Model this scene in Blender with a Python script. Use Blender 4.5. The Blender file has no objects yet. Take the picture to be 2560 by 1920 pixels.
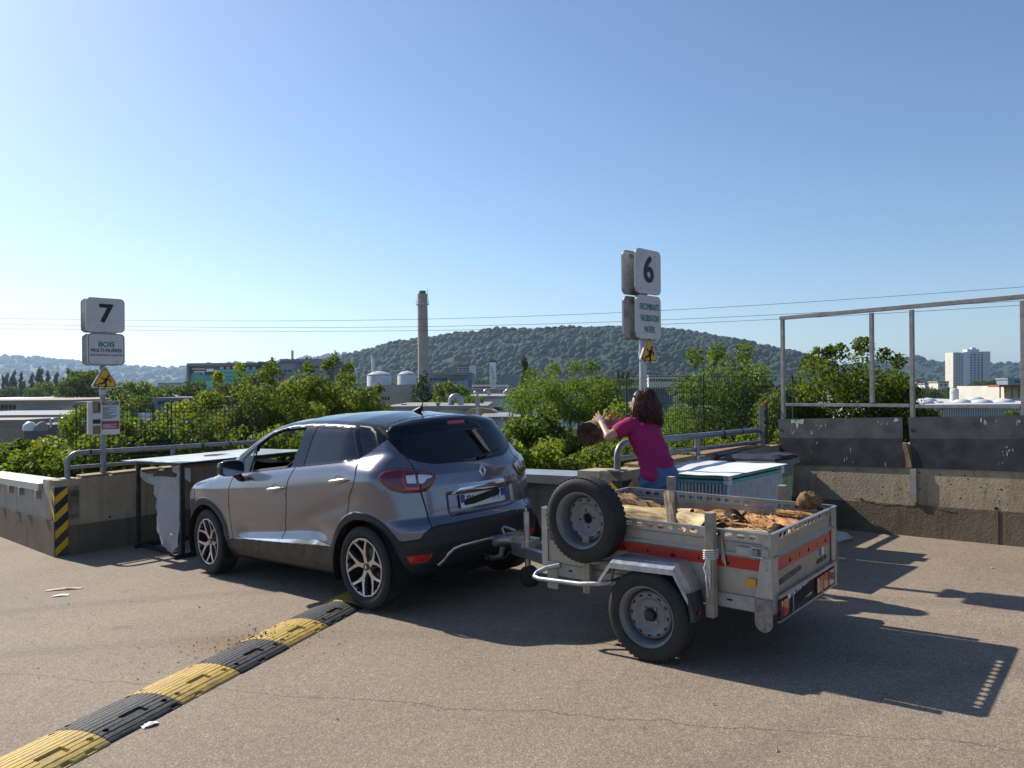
import bpy, bmesh, math, random
import numpy as np
from mathutils import Vector, Matrix, Euler
random.seed(7); rng = np.random.default_rng(7)
SC = bpy.context.scene
COL = SC.collection
R = math.radians
# ---------------------------------------------------------------- camera
cam_d = bpy.data.cameras.new('camera'); cam = bpy.data.objects.new('camera', cam_d); COL.objects.link(cam)
cam_d.sensor_width = 36.0; cam_d.lens = 36*1923/2560; cam_d.clip_start = .05; cam_d.clip_end = 60000
cam.matrix_world = Matrix.Translation((0, 0, 1.64)) @ Matrix.Rotation(math.pi/2+.0042, 4, 'X') @ Matrix.Rotation(-.0085, 4, 'Z')
SC.camera = cam
# ---------------------------------------------------------------- sky, sun, exposure
SUN_AZ, SUN_EL = R(-50), R(36)          # azimuth from +Y (view direction), negative = left
wd = bpy.data.worlds.new('World'); SC.world = wd; wd.use_nodes = True
_n = wd.node_tree.nodes; _bg = _n['Background']
_sky = _n.new('ShaderNodeTexSky'); _sky.sky_type = 'NISHITA'; _sky.sun_disc = False
_sky.sun_elevation = SUN_EL; _sky.sun_rotation = SUN_AZ
_sky.altitude = 300; _sky.air_density = 1.0; _sky.dust_density = .65; _sky.ozone_density = 4.2
wd.node_tree.links.new(_sky.outputs[0], _bg.inputs[0]); _bg.inputs[1].default_value = .099
_sl = bpy.data.lights.new('sun', 'SUN'); _sl.energy = 5.0; _sl.angle = R(.53); _sl.color = (1, .93, .82)
sun = bpy.data.objects.new('sun', _sl); COL.objects.link(sun)
_sd = Vector((math.sin(SUN_AZ)*math.cos(SUN_EL), math.cos(SUN_AZ)*math.cos(SUN_EL), math.sin(SUN_EL)))
sun.rotation_euler = (-_sd).to_track_quat('-Z', 'Y').to_euler(); sun.location = _sd*40
vs = SC.view_settings; vs.view_transform = 'Standard'; vs.look = 'None'; vs.exposure = .5; vs.gamma = 1
SC.cycles.use_denoising = True; SC.cycles.max_bounces = 8; SC.cycles.volume_bounces = 1
SC.cycles.transparent_max_bounces = 12; SC.cycles.sample_clamp_indirect = 8; SC.cycles.caustics_reflective = False; SC.cycles.caustics_refractive = False
# ---------------------------------------------------------------- helpers
def gz(x, y): return .043*x-.015*y                    # the yard falls gently to the left
GN = Vector((-.043, .015, 1)).normalized()
S2 = 2**-.5
U = Vector((S2, -S2, 0)); W = Vector((S2, S2, 0))     # long and short wall directions
MATS = {}
def mat(name, col=(.5, .5, .5), rough=.6, metal=0., var=0., vs=8., bump=0., bs=40., col2=None, spec=.5, coat=0., sub=0., emis=None, alpha=None, trans=0., ior=1.45, dirt=None, space='Object', aniso=False):
    """principled material with two octaves of colour variation, bump and optional dirt tint"""
    if name in MATS: return MATS[name]
    m = bpy.data.materials.new(name); m.use_nodes = True; MATS[name] = m
    N, L = m.node_tree.nodes, m.node_tree.links; b = N['Principled BSDF']
    b.inputs['Base Color'].default_value = (*col, 1); b.inputs['Roughness'].default_value = rough
    b.inputs['Metallic'].default_value = metal; b.inputs['Specular IOR Level'].default_value = spec
    b.inputs['Coat Weight'].default_value = coat; b.inputs['Coat Roughness'].default_value = .04
    b.inputs['Transmission Weight'].default_value = trans; b.inputs['IOR'].default_value = ior
    if sub: b.inputs['Subsurface Weight'].default_value = sub; b.inputs['Subsurface Radius'].default_value = (.01, .004, .002)
    if emis: b.inputs['Emission Color'].default_value = (*emis[:3], 1); b.inputs['Emission Strength'].default_value = emis[3]
    if alpha is not None: b.inputs['Alpha'].default_value = alpha
    tc = N.new('ShaderNodeTexCoord')
    def noise(scale, detail=5, rough_=.6):
        n = N.new('ShaderNodeTexNoise'); n.inputs['Scale'].default_value = scale; n.inputs['Detail'].default_value = detail; n.inputs['Roughness'].default_value = rough_
        L.new(tc.outputs[space], n.inputs['Vector']); return n
    out = None
    if var or col2:
        n1 = noise(vs); r = N.new('ShaderNodeValToRGB'); L.new(n1.outputs[0], r.inputs[0])
        c2 = col2 if col2 else tuple(max(0, c*(1-var)) for c in col)
        c1 = col if col2 else tuple(min(1, c*(1+var)) for c in col)
        r.color_ramp.elements[0].position = .32; r.color_ramp.elements[1].position = .68
        r.color_ramp.elements[0].color = (*c2, 1); r.color_ramp.elements[1].color = (*c1, 1)
        out = r.outputs[0]
        rr = N.new('ShaderNodeMapRange'); L.new(n1.outputs[0], rr.inputs[0]); rr.inputs[3].default_value = max(.02, rough-.12); rr.inputs[4].default_value = min(1, rough+.12)
        L.new(rr.outputs[0], b.inputs['Roughness'])
    if dirt:                                            # (colour, scale, amount)
        n2 = noise(dirt[1], 8, .7); mr = N.new('ShaderNodeMapRange'); L.new(n2.outputs[0], mr.inputs[0])
        mr.inputs[1].default_value = .48; mr.inputs[2].default_value = .72; mr.inputs[4].default_value = dirt[2]
        mx = N.new('ShaderNodeMix'); mx.data_type = 'RGBA'; L.new(mr.outputs[0], mx.inputs[0])
        if out: L.new(out, mx.inputs[6])
        else: mx.inputs[6].default_value = (*col, 1)
        mx.inputs[7].default_value = (*dirt[0], 1); out = mx.outputs[2]
    if out: L.new(out, b.inputs['Base Color'])
    if bump:
        n3 = noise(bs, 6, .65); bp = N.new('ShaderNodeBump'); bp.inputs['Strength'].default_value = bump; bp.inputs['Distance'].default_value = .01
        L.new(n3.outputs[0], bp.inputs['Height']); L.new(bp.outputs[0], b.inputs['Normal'])
    return m
class MB:
    """collects shapes into one mesh"""
    def __init__(s): s.v = []; s.f = []; s.sm = []
    def add(s, verts, faces, smooth=False):
        o = len(s.v); s.v += [tuple(p) for p in verts]; s.f += [tuple(i+o for i in f) for f in faces]; s.sm += [smooth]*len(faces); return s
    def box(s, c, d, m=None, bev=0.):
        x, y, z = d[0]/2, d[1]/2, d[2]/2; c = Vector(c); m = m or Matrix.Identity(3)
        if bev <= 0:
            P = [c+m @ Vector((a*x, b*y, e*z)) for a in (-1, 1) for b in (-1, 1) for e in (-1, 1)]
            return s.add(P, [(0, 1, 3, 2), (4, 6, 7, 5), (0, 4, 5, 1), (2, 3, 7, 6), (0, 2, 6, 4), (1, 5, 7, 3)])
        bm = bmesh.new(); bmesh.ops.create_cube(bm, size=1)
        for v in bm.verts: v.co = Vector((v.co.x*d[0], v.co.y*d[1], v.co.z*d[2]))
        bmesh.ops.bevel(bm, geom=list(bm.edges), offset=bev, segments=2, affect='EDGES', profile=.7)
        bm.verts.index_update(); P = [c+m @ v.co for v in bm.verts]; F = [[v.index for v in f.verts] for f in bm.faces]; bm.free()
        return s.add(P, F)
    def bar(s, a, b, w, h, up=(0, 0, 1), bev=0.):
        a = Vector(a); b = Vector(b); d = b-a; L = d.length; x = d.normalized(); y = Vector(up).cross(x)
        if y.length < 1e-5: y = Vector((0, 1, 0)).cross(x) if abs(x.y) < .9 else Vector((1, 0, 0)).cross(x)
        y.normalize(); z = x.cross(y); m = Matrix((x, y, z)).transposed()
        return s.box((a+b)/2, (L, w, h), m, bev)
    def tube(s, pts, r, n=10, cap=True, smooth=True, closed=False):
        P = [Vector(p) for p in pts]; k = len(P); rs = r if hasattr(r, '__len__') else [r]*k
        up = None; ring = []
        for i in range(k):
            t = (P[(i+1) % k]-P[i-1]) if closed else (P[min(i+1, k-1)]-P[max(i-1, 0)])
            t.normalize()
            if up is None:
                up = Vector((0, 0, 1)) if abs(t.z) < .9 else Vector((1, 0, 0))
            x = up.cross(t)
            if x.length < 1e-4: x = Vector((1, .3, .2)).cross(t)
            x.normalize(); y = t.cross(x); up = y
            ring.append([P[i]+(x*math.cos(2*math.pi*j/n)+y*math.sin(2*math.pi*j/n))*rs[i] for j in range(n)])
        V = [p for q in ring for p in q]; Fc = []
        for i in range(k if closed else k-1):
            i2 = (i+1) % k
            for j in range(n): Fc.append((i*n+j, i*n+(j+1) % n, i2*n+(j+1) % n, i2*n+j))
        s.add(V, Fc, smooth)
        if cap and not closed:
            s.add(ring[0], [tuple(reversed(range(n)))]); s.add(ring[-1], [tuple(range(n))])
        return s
    def cyl(s, a, b, r, n=16, r2=None, smooth=True, cap=True): return s.tube([a, b], [r, r if r2 is None else r2], n, cap, smooth)
    def lathe(s, prof, n=32, m=None, smooth=True, closed=False):
        """prof: (radius, height) list about local z, matrix m (4x4)"""
        m = m or Matrix.Identity(4); V = []; Fc = []; k = len(prof)
        for r, z in prof:
            for j in range(n):
                a = 2*math.pi*j/n; V.append(m @ Vector((r*math.cos(a), r*math.sin(a), z)))
        for i in range(k if closed else k-1):
            i2 = (i+1) % k
            for j in range(n): Fc.append((i*n+j, i*n+(j+1) % n, i2*n+(j+1) % n, i2*n+j))
        return s.add(V, Fc, smooth)
    def prism(s, poly, o, ax, ay, depth):
        """polygon (2d) in the frame o, ax, ay, extruded by the vector depth"""
        o = Vector(o); ax = Vector(ax); ay = Vector(ay); d = Vector(depth); n = len(poly)
        A_ = [o+ax*p[0]+ay*p[1] for p in poly]; V = A_+[p+d for p in A_]
        return s.add(V, [tuple(reversed(range(n))), tuple(range(n, 2*n))]+[(i, (i+1) % n, n+(i+1) % n, n+i) for i in range(n)])
    def mesh(s, name, m=None):
        me = bpy.data.meshes.new(name); me.from_pydata(s.v, [], s.f); 
        if m: me.materials.append(m if not isinstance(m, str) else MATS[m])
        me.polygons.foreach_set('use_smooth', s.sm); me.update(); return me
    def build(s, name, m=None, parent=None, fix=True, auto=None):
        me = s.mesh(name, m)
        if fix:
            bm = bmesh.new(); bm.from_mesh(me); bmesh.ops.recalc_face_normals(bm, faces=bm.faces); bm.to_mesh(me); bm.free()
        if auto: 
            me.polygons.foreach_set('use_smooth', [True]*len(me.polygons)); me.set_sharp_from_angle(angle=R(auto))
        return link(name, me, parent)
def link(name, me, parent=None):
    o = bpy.data.objects.new(name, me); COL.objects.link(o); o.parent = parent; return o
def npmesh(name, V, Fq, m=None, parent=None, smooth=True, mats=None, midx=None):
    """fast mesh from numpy arrays, quads or triangles"""
    me = bpy.data.meshes.new(name); V = np.asarray(V, np.float32); Fq = np.asarray(Fq, np.int32); k = Fq.shape[1]; n = len(Fq)
    me.vertices.add(len(V)); me.vertices.foreach_set('co', V.ravel())
    me.loops.add(n*k); me.loops.foreach_set('vertex_index', Fq.ravel())
    me.polygons.add(n); me.polygons.foreach_set('loop_start', np.arange(0, n*k, k, dtype=np.int32)); me.polygons.foreach_set('loop_total', np.full(n, k, np.int32))
    for mm in (mats or [m]):
        if mm: me.materials.append(MATS[mm] if isinstance(mm, str) else mm)
    if midx is not None: me.polygons.foreach_set('material_index', np.asarray(midx, np.int32))
    me.update(calc_edges=True); me.polygons.foreach_set('use_smooth', np.full(n, smooth)); me.validate()
    return link(name, me, parent)
def tag(o, label=None, cat=None, group=None, kind=None):
    if label: o['label'] = label
    if cat: o['category'] = cat
    if group: o['group'] = group
    if kind: o['kind'] = kind
    return o
def thing(name, label, cat, loc=(0, 0, 0), rz=0., group=None, m=None):
    o = bpy.data.objects.new(name, None); COL.objects.link(o); o.empty_display_size = .2
    if m is not None: o.matrix_world = m
    else: o.location = loc; o.rotation_euler = (0, 0, rz)
    return tag(o, label, cat, group)
def copy_tree(o, parent=None):
    c = o.copy(); COL.objects.link(c); c.parent = parent
    for ch in o.children: copy_tree(ch, c)
    return c
def frame(o, x, y=None, z=None):
    """4x4 from origin and axes"""
    x = Vector(x).normalized(); z = Vector(z or (0, 0, 1)); y = z.cross(x).normalized(); z = x.cross(y)
    m = Matrix((x, y, z)).transposed().to_4x4(); m.translation = Vector(o); return m
def text(body, size, mtl, parent, m, name='lettering', ext=.0008, bold=0., xs=1., align='CENTER'):
    """lettering as flat raised mesh; bold strokes are thickened by slightly shifted layers"""
    cu = bpy.data.curves.new(name, 'FONT'); cu.body = body; cu.size = size; cu.align_x = align; cu.align_y = 'CENTER'; cu.space_line = .95
    tmp = bpy.data.objects.new(name, cu); COL.objects.link(tmp); bpy.context.view_layer.update()
    me = bpy.data.meshes.new_from_object(tmp.evaluated_get(bpy.context.evaluated_depsgraph_get())); bpy.data.objects.remove(tmp)
    n = len(me.vertices); co = np.zeros(n*3, np.float32); me.vertices.foreach_get('co', co); co = co.reshape(-1, 3); F = [tuple(p.vertices) for p in me.polygons]; bpy.data.meshes.remove(me)
    sh = [(0, 0)] if bold <= 0 else [(0, 0), (bold, 0), (-bold, 0), (0, bold*.8), (0, -bold*.8), (bold*.7, bold*.6), (-bold*.7, -bold*.6), (bold*.7, -bold*.6), (-bold*.7, bold*.6)]
    b = MB(); M4 = m @ Matrix.Diagonal((xs, 1, 1, 1))
    for k, (dx, dy) in enumerate(sh): b.add([M4 @ Vector((float(v[0])+dx/xs, float(v[1])+dy, ext+k*.00006)) for v in co], F)
    return b.build(name, mtl, parent, fix=False)
def inpoly(px, py, poly):
    r = np.zeros(px.shape, bool); n = len(poly); j = n-1
    for i in range(n):
        xi, yi = poly[i]; xj, yj = poly[j]
        c = ((yi > py) != (yj > py)) & (px < (xj-xi)*(py-yi)/((yj-yi) if yj != yi else 1e-9)+xi)
        r ^= c; j = i
    return r
def dline(px, py, pts):
    """distance to a polyline"""
    d = np.full(px.shape, 1e9)
    for (ax, ay), (bx, by) in zip(pts[:-1], pts[1:]):
        vx, vy = bx-ax, by-ay; L2 = vx*vx+vy*vy+1e-12
        t = np.clip(((px-ax)*vx+(py-ay)*vy)/L2, 0, 1)
        d = np.minimum(d, np.hypot(px-ax-t*vx, py-ay-t*vy))
    return d
def rrect(w, h, r, n=6):
    """rounded rectangle outline centred on 0"""
    P = []
    for cx, cy, a0 in ((w/2-r, h/2-r, 0), (-w/2+r, h/2-r, 90), (-w/2+r, -h/2+r, 180), (w/2-r, -h/2+r, 270)):
        for i in range(n+1): a = R(a0+90*i/n); P.append((cx+r*math.cos(a), cy+r*math.sin(a)))
    return P
def vnoise(x, y, s=1., seed=0, oct_=4):
    """smooth value noise on arrays"""
    tot = np.zeros(np.broadcast(x, y).shape); amp = 1.; nrm = 0
    for o in range(oct_):
        g = np.random.default_rng(seed+o).random((64, 64)); u = np.asarray(x)/s; v = np.asarray(y)/s
        i = np.floor(u).astype(int); j = np.floor(v).astype(int); fu = u-i; fv = v-j; fu = fu*fu*(3-2*fu); fv = fv*fv*(3-2*fv)
        G = lambda a, b: g[a % 64, b % 64]
        tot = tot+amp*((G(i, j)*(1-fu)+G(i+1, j)*fu)*(1-fv)+(G(i, j+1)*(1-fu)+G(i+1, j+1)*fu)*fv); nrm += amp; amp *= .5; s = s/2
    return tot/nrm
X_, Y_, Z_ = Vector((1, 0, 0)), Vector((0, 1, 0)), Vector((0, 0, 1))
CAMZ = 1.64
_cm = cam.matrix_world.copy()
def at(u, v, Y):
    """world point that lies on picture column u, row v at distance Y: used to lay out the background"""
    d = _cm.to_3x3() @ Vector(((u-1280)/1923, -(v-960)/1923, -1)); d = d/d.y; return Vector((0, 0, CAMZ))+d*Y
# ---------------------------------------------------------------- shared materials
def concrete_mat(name, base, dark, run, rough=.86, bump=.4):
    """cast concrete: blotches, fine pores, and stains that run straight down"""
    m = bpy.data.materials.new(name); m.use_nodes = True; MATS[name] = m; N, L = m.node_tree.nodes, m.node_tree.links; b = N['Principled BSDF']; b.inputs['Roughness'].default_value = rough; b.inputs['Specular IOR Level'].default_value = .3
    tc = N.new('ShaderNodeTexCoord')
    def nz(scale, sc=(1, 1, 1), det=7, ro=.65):
        mp = N.new('ShaderNodeMapping'); mp.inputs['Scale'].default_value = sc; L.new(tc.outputs['Object'], mp.inputs['Vector']); n = N.new('ShaderNodeTexNoise'); n.inputs['Scale'].default_value = scale; n.inputs['Detail'].default_value = det; n.inputs['Roughness'].default_value = ro; L.new(mp.outputs[0], n.inputs['Vector']); return n.outputs[0]
    def mixc(f, a, c, lo, hi, amt):
        mr = N.new('ShaderNodeMapRange'); L.new(f, mr.inputs[0]); mr.inputs[1].default_value = lo; mr.inputs[2].default_value = hi; mr.inputs[4].default_value = amt
        x = N.new('ShaderNodeMix'); x.data_type = 'RGBA'; L.new(mr.outputs[0], x.inputs[0])
        if hasattr(a, 'is_output'): L.new(a, x.inputs[6])
        else: x.inputs[6].default_value = (*a, 1)
        x.inputs[7].default_value = (*c, 1); return x.outputs[2]
    c = mixc(nz(2.3), base, dark, .42, .68, .8); c = mixc(nz(9, (1, 1, .12)), c, run, .50, .70, .75); c = mixc(nz(34, (1, 1, .5), 5, .7), c, tuple(min(1, q*1.35) for q in base), .55, .75, .55); c = mixc(nz(150, (1, 1, 1), 3), c, dark, .60, .72, .6)
    L.new(c, b.inputs['Base Color']); bp = N.new('ShaderNodeBump'); bp.inputs['Strength'].default_value = bump; bp.inputs['Distance'].default_value = .012
    ad = N.new('ShaderNodeMath'); ad.operation = 'ADD'; L.new(nz(40), ad.inputs[0]); L.new(nz(7), ad.inputs[1]); L.new(ad.outputs[0], bp.inputs['Height']); L.new(bp.outputs[0], b.inputs['Normal'])
concrete_mat('concrete', (.40, .32, .22), (.27, .205, .135), (.18, .135, .085))
concrete_mat('concrete_light', (.40, .36, .295), (.30, .265, .21), (.21, .18, .14))
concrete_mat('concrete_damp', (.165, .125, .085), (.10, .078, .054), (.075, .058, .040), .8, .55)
mat('galv', (.40, .41, .42), .42, metal=.75, var=.16, vs=9, bump=.05, bs=60, dirt=((.25, .24, .22), 7, .5))
mat('galv_dull', (.33, .33, .32), .55, metal=.45, var=.18, vs=7, bump=.08, bs=50, dirt=((.20, .18, .15), 9, .6))
mat('galv_pipe', (.24, .25, .27), .45, metal=.5, var=.2, vs=12, bump=.05, bs=70, dirt=((.12, .11, .10), 9, .6))
mat('frame_steel', (.26, .245, .23), .5, metal=.4, var=.25, vs=14, dirt=((.28, .26, .24), 11, .5))
mat('sheet_coping', (.40, .42, .44), .38, metal=.65, var=.1, vs=4, bump=.06, bs=20, dirt=((.33, .33, .31), 6, .5))
mat('rubber_black', (.035, .035, .038), .7, var=.25, vs=20, bump=.15, bs=120, dirt=((.12, .11, .10), 10, .5))
mat('rubber_yellow', (.50, .34, .075), .68, var=.15, vs=14, bump=.15, bs=120, dirt=((.27, .20, .10), 9, .75))
mat('paint_yellow', (.72, .42, .02), .45, var=.1, vs=18, dirt=((.35, .22, .05), 14, .5))
mat('paint_black', (.018, .018, .02), .5, var=.2, vs=18, dirt=((.07, .065, .06), 14, .5))
mat('steel_plate', (.036, .038, .043), .5, metal=.3, var=.4, vs=5, bump=.1, bs=25, dirt=((.085, .08, .075), 4, .7))
mat('plate_scratch', (.30, .30, .29), .7, var=.3, vs=20)
mat('old_wood', (.25, .16, .09), .8, var=.3, vs=10, bump=.4, bs=40)
mat('grey_plank', (.33, .28, .21), .8, var=.22, vs=14, bump=.3, bs=60, dirt=((.2, .16, .11), 16, .6))
mat('rust', (.22, .09, .04), .85, var=.35, vs=10, bump=.4, bs=50)
mat('hole_dark', (.01, .01, .01), .9)
mat('ink', (.012, .012, .014), .5)
mat('paper_white', (.75, .74, .70), .8, var=.06, vs=9)
mat('cardboard', (.55, .42, .26), .85, var=.1, vs=9)
# ---------------------------------------------------------------- asphalt
def asphalt_mat():
    m = bpy.data.materials.new('asphalt'); m.use_nodes = True; MATS['asphalt'] = m
    N, L = m.node_tree.nodes, m.node_tree.links; b = N['Principled BSDF']; b.inputs['Roughness'].default_value = .88; b.inputs['Specular IOR Level'].default_value = .35
    tc = N.new('ShaderNodeTexCoord')
    def tex(t, sc, **k):
        n = N.new(t); n.inputs['Scale'].default_value = sc; L.new(tc.outputs['Object'], n.inputs['Vector'])
        for a, v in k.items(): n.inputs[a].default_value = v
        return n
    def mix(f, a, c, mode='MIX', fac=1.):
        x = N.new('ShaderNodeMix'); x.data_type = 'RGBA'; x.blend_type = mode
        if hasattr(f, 'is_output'): L.new(f, x.inputs[0])
        else: x.inputs[0].default_value = f
        for q, i in ((a, 6), (c, 7)):
            if hasattr(q, 'is_output'): L.new(q, x.inputs[i])
            else: x.inputs[i].default_value = (*q, 1)
        return x.outputs[2]
    def ramp(s, e):
        r = N.new('ShaderNodeValToRGB'); L.new(s, r.inputs[0]); cr = r.color_ramp
        cr.elements[0].position, cr.elements[0].color = e[0][0], (*e[0][1], 1); cr.elements[1].position, cr.elements[1].color = e[-1][0], (*e[-1][1], 1)
        for p, c in e[1:-1]: q = cr.elements.new(p); q.color = (*c, 1)
        return r.outputs[0]
    stones = tex('ShaderNodeTexVoronoi', 105); fine = tex('ShaderNodeTexNoise', 190, Detail=3); mid = tex('ShaderNodeTexNoise', 22, Detail=6, Roughness=.7); big = tex('ShaderNodeTexNoise', .55, Detail=7, Roughness=.62)
    chip = ramp(stones.outputs['Color'], [(.15, (.225, .178, .134)), (.5, (.29, .232, .177)), (.78, (.335, .270, .207)), (.95, (.44, .365, .29))])
    gap = N.new('ShaderNodeMapRange'); L.new(stones.outputs['Distance'], gap.inputs[0]); gap.inputs[1].default_value = .35; gap.inputs[2].default_value = .75; gap.inputs[4].default_value = .75
    c = mix(gap.outputs[0], chip, (.165, .130, .098))
    c = mix(.55, c, ramp(fine.outputs[0], [(.3, (.68, .68, .68)), (.7, (1.28, 1.27, 1.25))]), 'MULTIPLY')
    c = mix(.5, c, ramp(mid.outputs[0], [(.3, (.72, .72, .72)), (.7, (1.25, 1.24, 1.22))]), 'MULTIPLY')
    c = mix(.8, c, ramp(big.outputs[0], [(.30, (.78, .77, .76)), (.55, (1, 1, 1)), (.75, (1.2, 1.17, 1.12))]), 'MULTIPLY')
    # damp/oil blots
    blot = tex('ShaderNodeTexNoise', 2.6, Detail=4, Roughness=.5); bm_ = N.new('ShaderNodeMapRange'); L.new(blot.outputs[0], bm_.inputs[0]); bm_.inputs[1].default_value = .66; bm_.inputs[2].default_value = .78; bm_.inputs[4].default_value = .45
    c = mix(bm_.outputs[0], c, (.06, .055, .05))
    # long cracks: thin wobbling lines
    def crack(px, py, ang, wob, seed):
        mp = N.new('ShaderNodeMapping'); mp.vector_type = 'TEXTURE'; L.new(tc.outputs['Object'], mp.inputs['Vector']); mp.inputs['Location'].default_value = (px, py, 0); mp.inputs['Rotation'].default_value = (0, 0, ang)
        nz = N.new('ShaderNodeTexNoise'); nz.inputs['Scale'].default_value = 1.6; nz.inputs['Detail'].default_value = 9; nz.inputs['Roughness'].default_value = .65; L.new(mp.outputs[0], nz.inputs['Vector'])
        sx = N.new('ShaderNodeSeparateXYZ'); L.new(mp.outputs[0], sx.inputs[0])
        a = N.new('ShaderNodeMath'); a.operation = 'MULTIPLY_ADD'; L.new(nz.outputs[0], a.inputs[0]); a.inputs[1].default_value = wob; L.new(sx.outputs['Y'], a.inputs[2])
        s = N.new('ShaderNodeMath'); s.operation = 'SUBTRACT'; L.new(a.outputs[0], s.inputs[0]); s.inputs[1].default_value = wob/2
        ab = N.new('ShaderNodeMath'); ab.operation = 'ABSOLUTE'; L.new(s.outputs[0], ab.inputs[0])
        mr = N.new('ShaderNodeMapRange'); L.new(ab.outputs[0], mr.inputs[0]); mr.inputs[1].default_value = .002; mr.inputs[2].default_value = .008; mr.inputs[3].default_value = .55; mr.inputs[4].default_value = 0
        return mr.outputs[0]
    for a in ((-1.2, 4.42, -.30, .30, 1),):
        c = mix(crack(*a), c, (.035, .03, .026))
    # brown earth spilt over the speed bump
    mp = N.new('ShaderNodeMapping'); mp.vector_type = 'TEXTURE'; L.new(tc.outputs['Object'], mp.inputs['Vector']); mp.inputs['Location'].default_value = (-1.95, 5.45, 0); mp.inputs['Rotation'].default_value = (0, 0, -.45); mp.inputs['Scale'].default_value = (.85, .42, 1)
    ln = N.new('ShaderNodeVectorMath'); ln.operation = 'LENGTH'; L.new(mp.outputs[0], ln.inputs[0])
    en = tex('ShaderNodeTexNoise', 28, Detail=8, Roughness=.8); ea = N.new('ShaderNodeMath'); ea.operation = 'MULTIPLY_ADD'; L.new(en.outputs[0], ea.inputs[0]); ea.inputs[1].default_value = 1.5; L.new(ln.outputs['Value'], ea.inputs[2])
    er = N.new('ShaderNodeMapRange'); L.new(ea.outputs[0], er.inputs[0]); er.inputs[1].default_value = .75; er.inputs[2].default_value = 1.55; er.inputs[3].default_value = .85; er.inputs[4].default_value = 0
    c = mix(er.outputs[0], c, (.20, .115, .045))
    # faded wheel tracks sweeping past the trailer
    for (px, py, rad, w_) in ((-2.2, -3.6, 9.2, .16), (-2.2, -3.6, 10.6, .16), (4.6, -1.5, 6.1, .13)):
        mp = N.new('ShaderNodeMapping'); mp.vector_type = 'TEXTURE'; L.new(tc.outputs['Object'], mp.inputs['Vector']); mp.inputs['Location'].default_value = (px, py, 0)
        sx = N.new('ShaderNodeSeparateXYZ'); L.new(mp.outputs[0], sx.inputs[0]); cx = N.new('ShaderNodeCombineXYZ'); L.new(sx.outputs[0], cx.inputs[0]); L.new(sx.outputs[1], cx.inputs[1])
        ln2 = N.new('ShaderNodeVectorMath'); ln2.operation = 'LENGTH'; L.new(cx.outputs[0], ln2.inputs[0]); sb = N.new('ShaderNodeMath'); sb.operation = 'SUBTRACT'; L.new(ln2.outputs['Value'], sb.inputs[0]); sb.inputs[1].default_value = rad
        ab = N.new('ShaderNodeMath'); ab.operation = 'ABSOLUTE'; L.new(sb.outputs[0], ab.inputs[0]); mr = N.new('ShaderNodeMapRange'); L.new(ab.outputs[0], mr.inputs[0]); mr.inputs[1].default_value = w_*.3; mr.inputs[2].default_value = w_; mr.inputs[3].default_value = .35; mr.inputs[4].default_value = 0
        mn = N.new('ShaderNodeMath'); mn.operation = 'MULTIPLY'; L.new(mr.outputs[0], mn.inputs[0]); L.new(big.outputs[0], mn.inputs[1]); c = mix(mn.outputs[0], c, (.085, .072, .06))
    L.new(c, b.inputs['Base Color'])
    h = mix(.6, stones.outputs['Distance'], fine.outputs[0], 'MIX'); h = mix(.35, h, mid.outputs[0])
    bp = N.new('ShaderNodeBump'); bp.inputs['Strength'].default_value = .62; bp.inputs['Distance'].default_value = .008; bp.invert = True
    L.new(h, bp.inputs['Height']); L.new(bp.outputs[0], b.inputs['Normal'])
    return m
asphalt_mat()
# ---------------------------------------------------------------- plan of the saw-toothed quay
PA = Vector((-5.57, 9.36, 0)); PB = PA+W*2.94; PC = Vector((.99, 6.96, 0)); PD = PC+W*3.08
W3 = Vector((math.cos(R(40.5)), math.sin(R(40.5)), 0)); U3 = Vector((W3.y, -W3.x, 0))       # the right wall stands slightly askew
def on(p, h=0.): return Vector((p[0], p[1], gz(p[0], p[1])+h))
_yp = [PA-U*14, PA, PB, PC, PD, PD+U3*16, Vector((16, -16, 0)), Vector((-20, -16, 0)), Vector((-26, 6, 0))]
yard = MB().add([on(p) for p in _yp], [tuple(reversed(range(len(_yp))))]).build('yard', 'asphalt', fix=False); yard['kind'] = 'structure'
mat('meadow', (.075, .085, .035), .95, var=.35, vs=.02, dirt=((.14, .13, .10), .05, .8))
_d = MB(); _d.lathe([(12, -6), (200, -6), (1500, -6.5), (14000, -8)], 96); land = _d.build('ground', 'meadow', fix=False); land['kind'] = 'structure'
# ---------------------------------------------------------------- walls
def wall(name, label, p, d, n_in, L, h, parts, th=.28):
    """retaining wall: face through p along d, body goes towards n_in; parts: (h0,h1,material,proud)"""
    t = thing(name, label, 'wall', on(p)); o = on(p)
    for k, (nm, h0, h1, m, pr) in enumerate(parts):
        b = MB(); q0 = p; q1 = p+d*L; N_ = max(2, int(L*4)) if k else 1
        V = []; Fc = []
        for i in range(N_+1):
            q = q0.lerp(q1, i/N_)
            for a, hh in ((-n_in*pr, h0), (-n_in*pr, h1), (n_in*th, h1), (n_in*th, h0)):
                z = Vector((0, 0, 0)) if k == 0 else Vector((0, 0, 0))
                e = (.012*math.sin(i*1.7+k)+.008*math.sin(i*4.1)) if (k == 0 and hh == h1 and False) else 0
                V.append(on(q+a, hh+e)-o)
        for i in range(N_):
            for j in range(4): Fc.append((i*4+j, i*4+(j+1) % 4, i*4+4+(j+1) % 4, i*4+4+j))
        Fc += [(0, 1, 2, 3), tuple(N_*4+j for j in (3, 2, 1, 0))]
        b.add(V, Fc).build(nm, m, t)
    return t
wl1 = wall('quay_wall', 'long pale quay wall with grey sheet coping at the left edge', PA-U*9, U, W, 9, .93,
           [('footing', -4, .43, 'concrete_damp', .012), ('wall_body', .43, .845, 'concrete_light', 0)])
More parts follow.
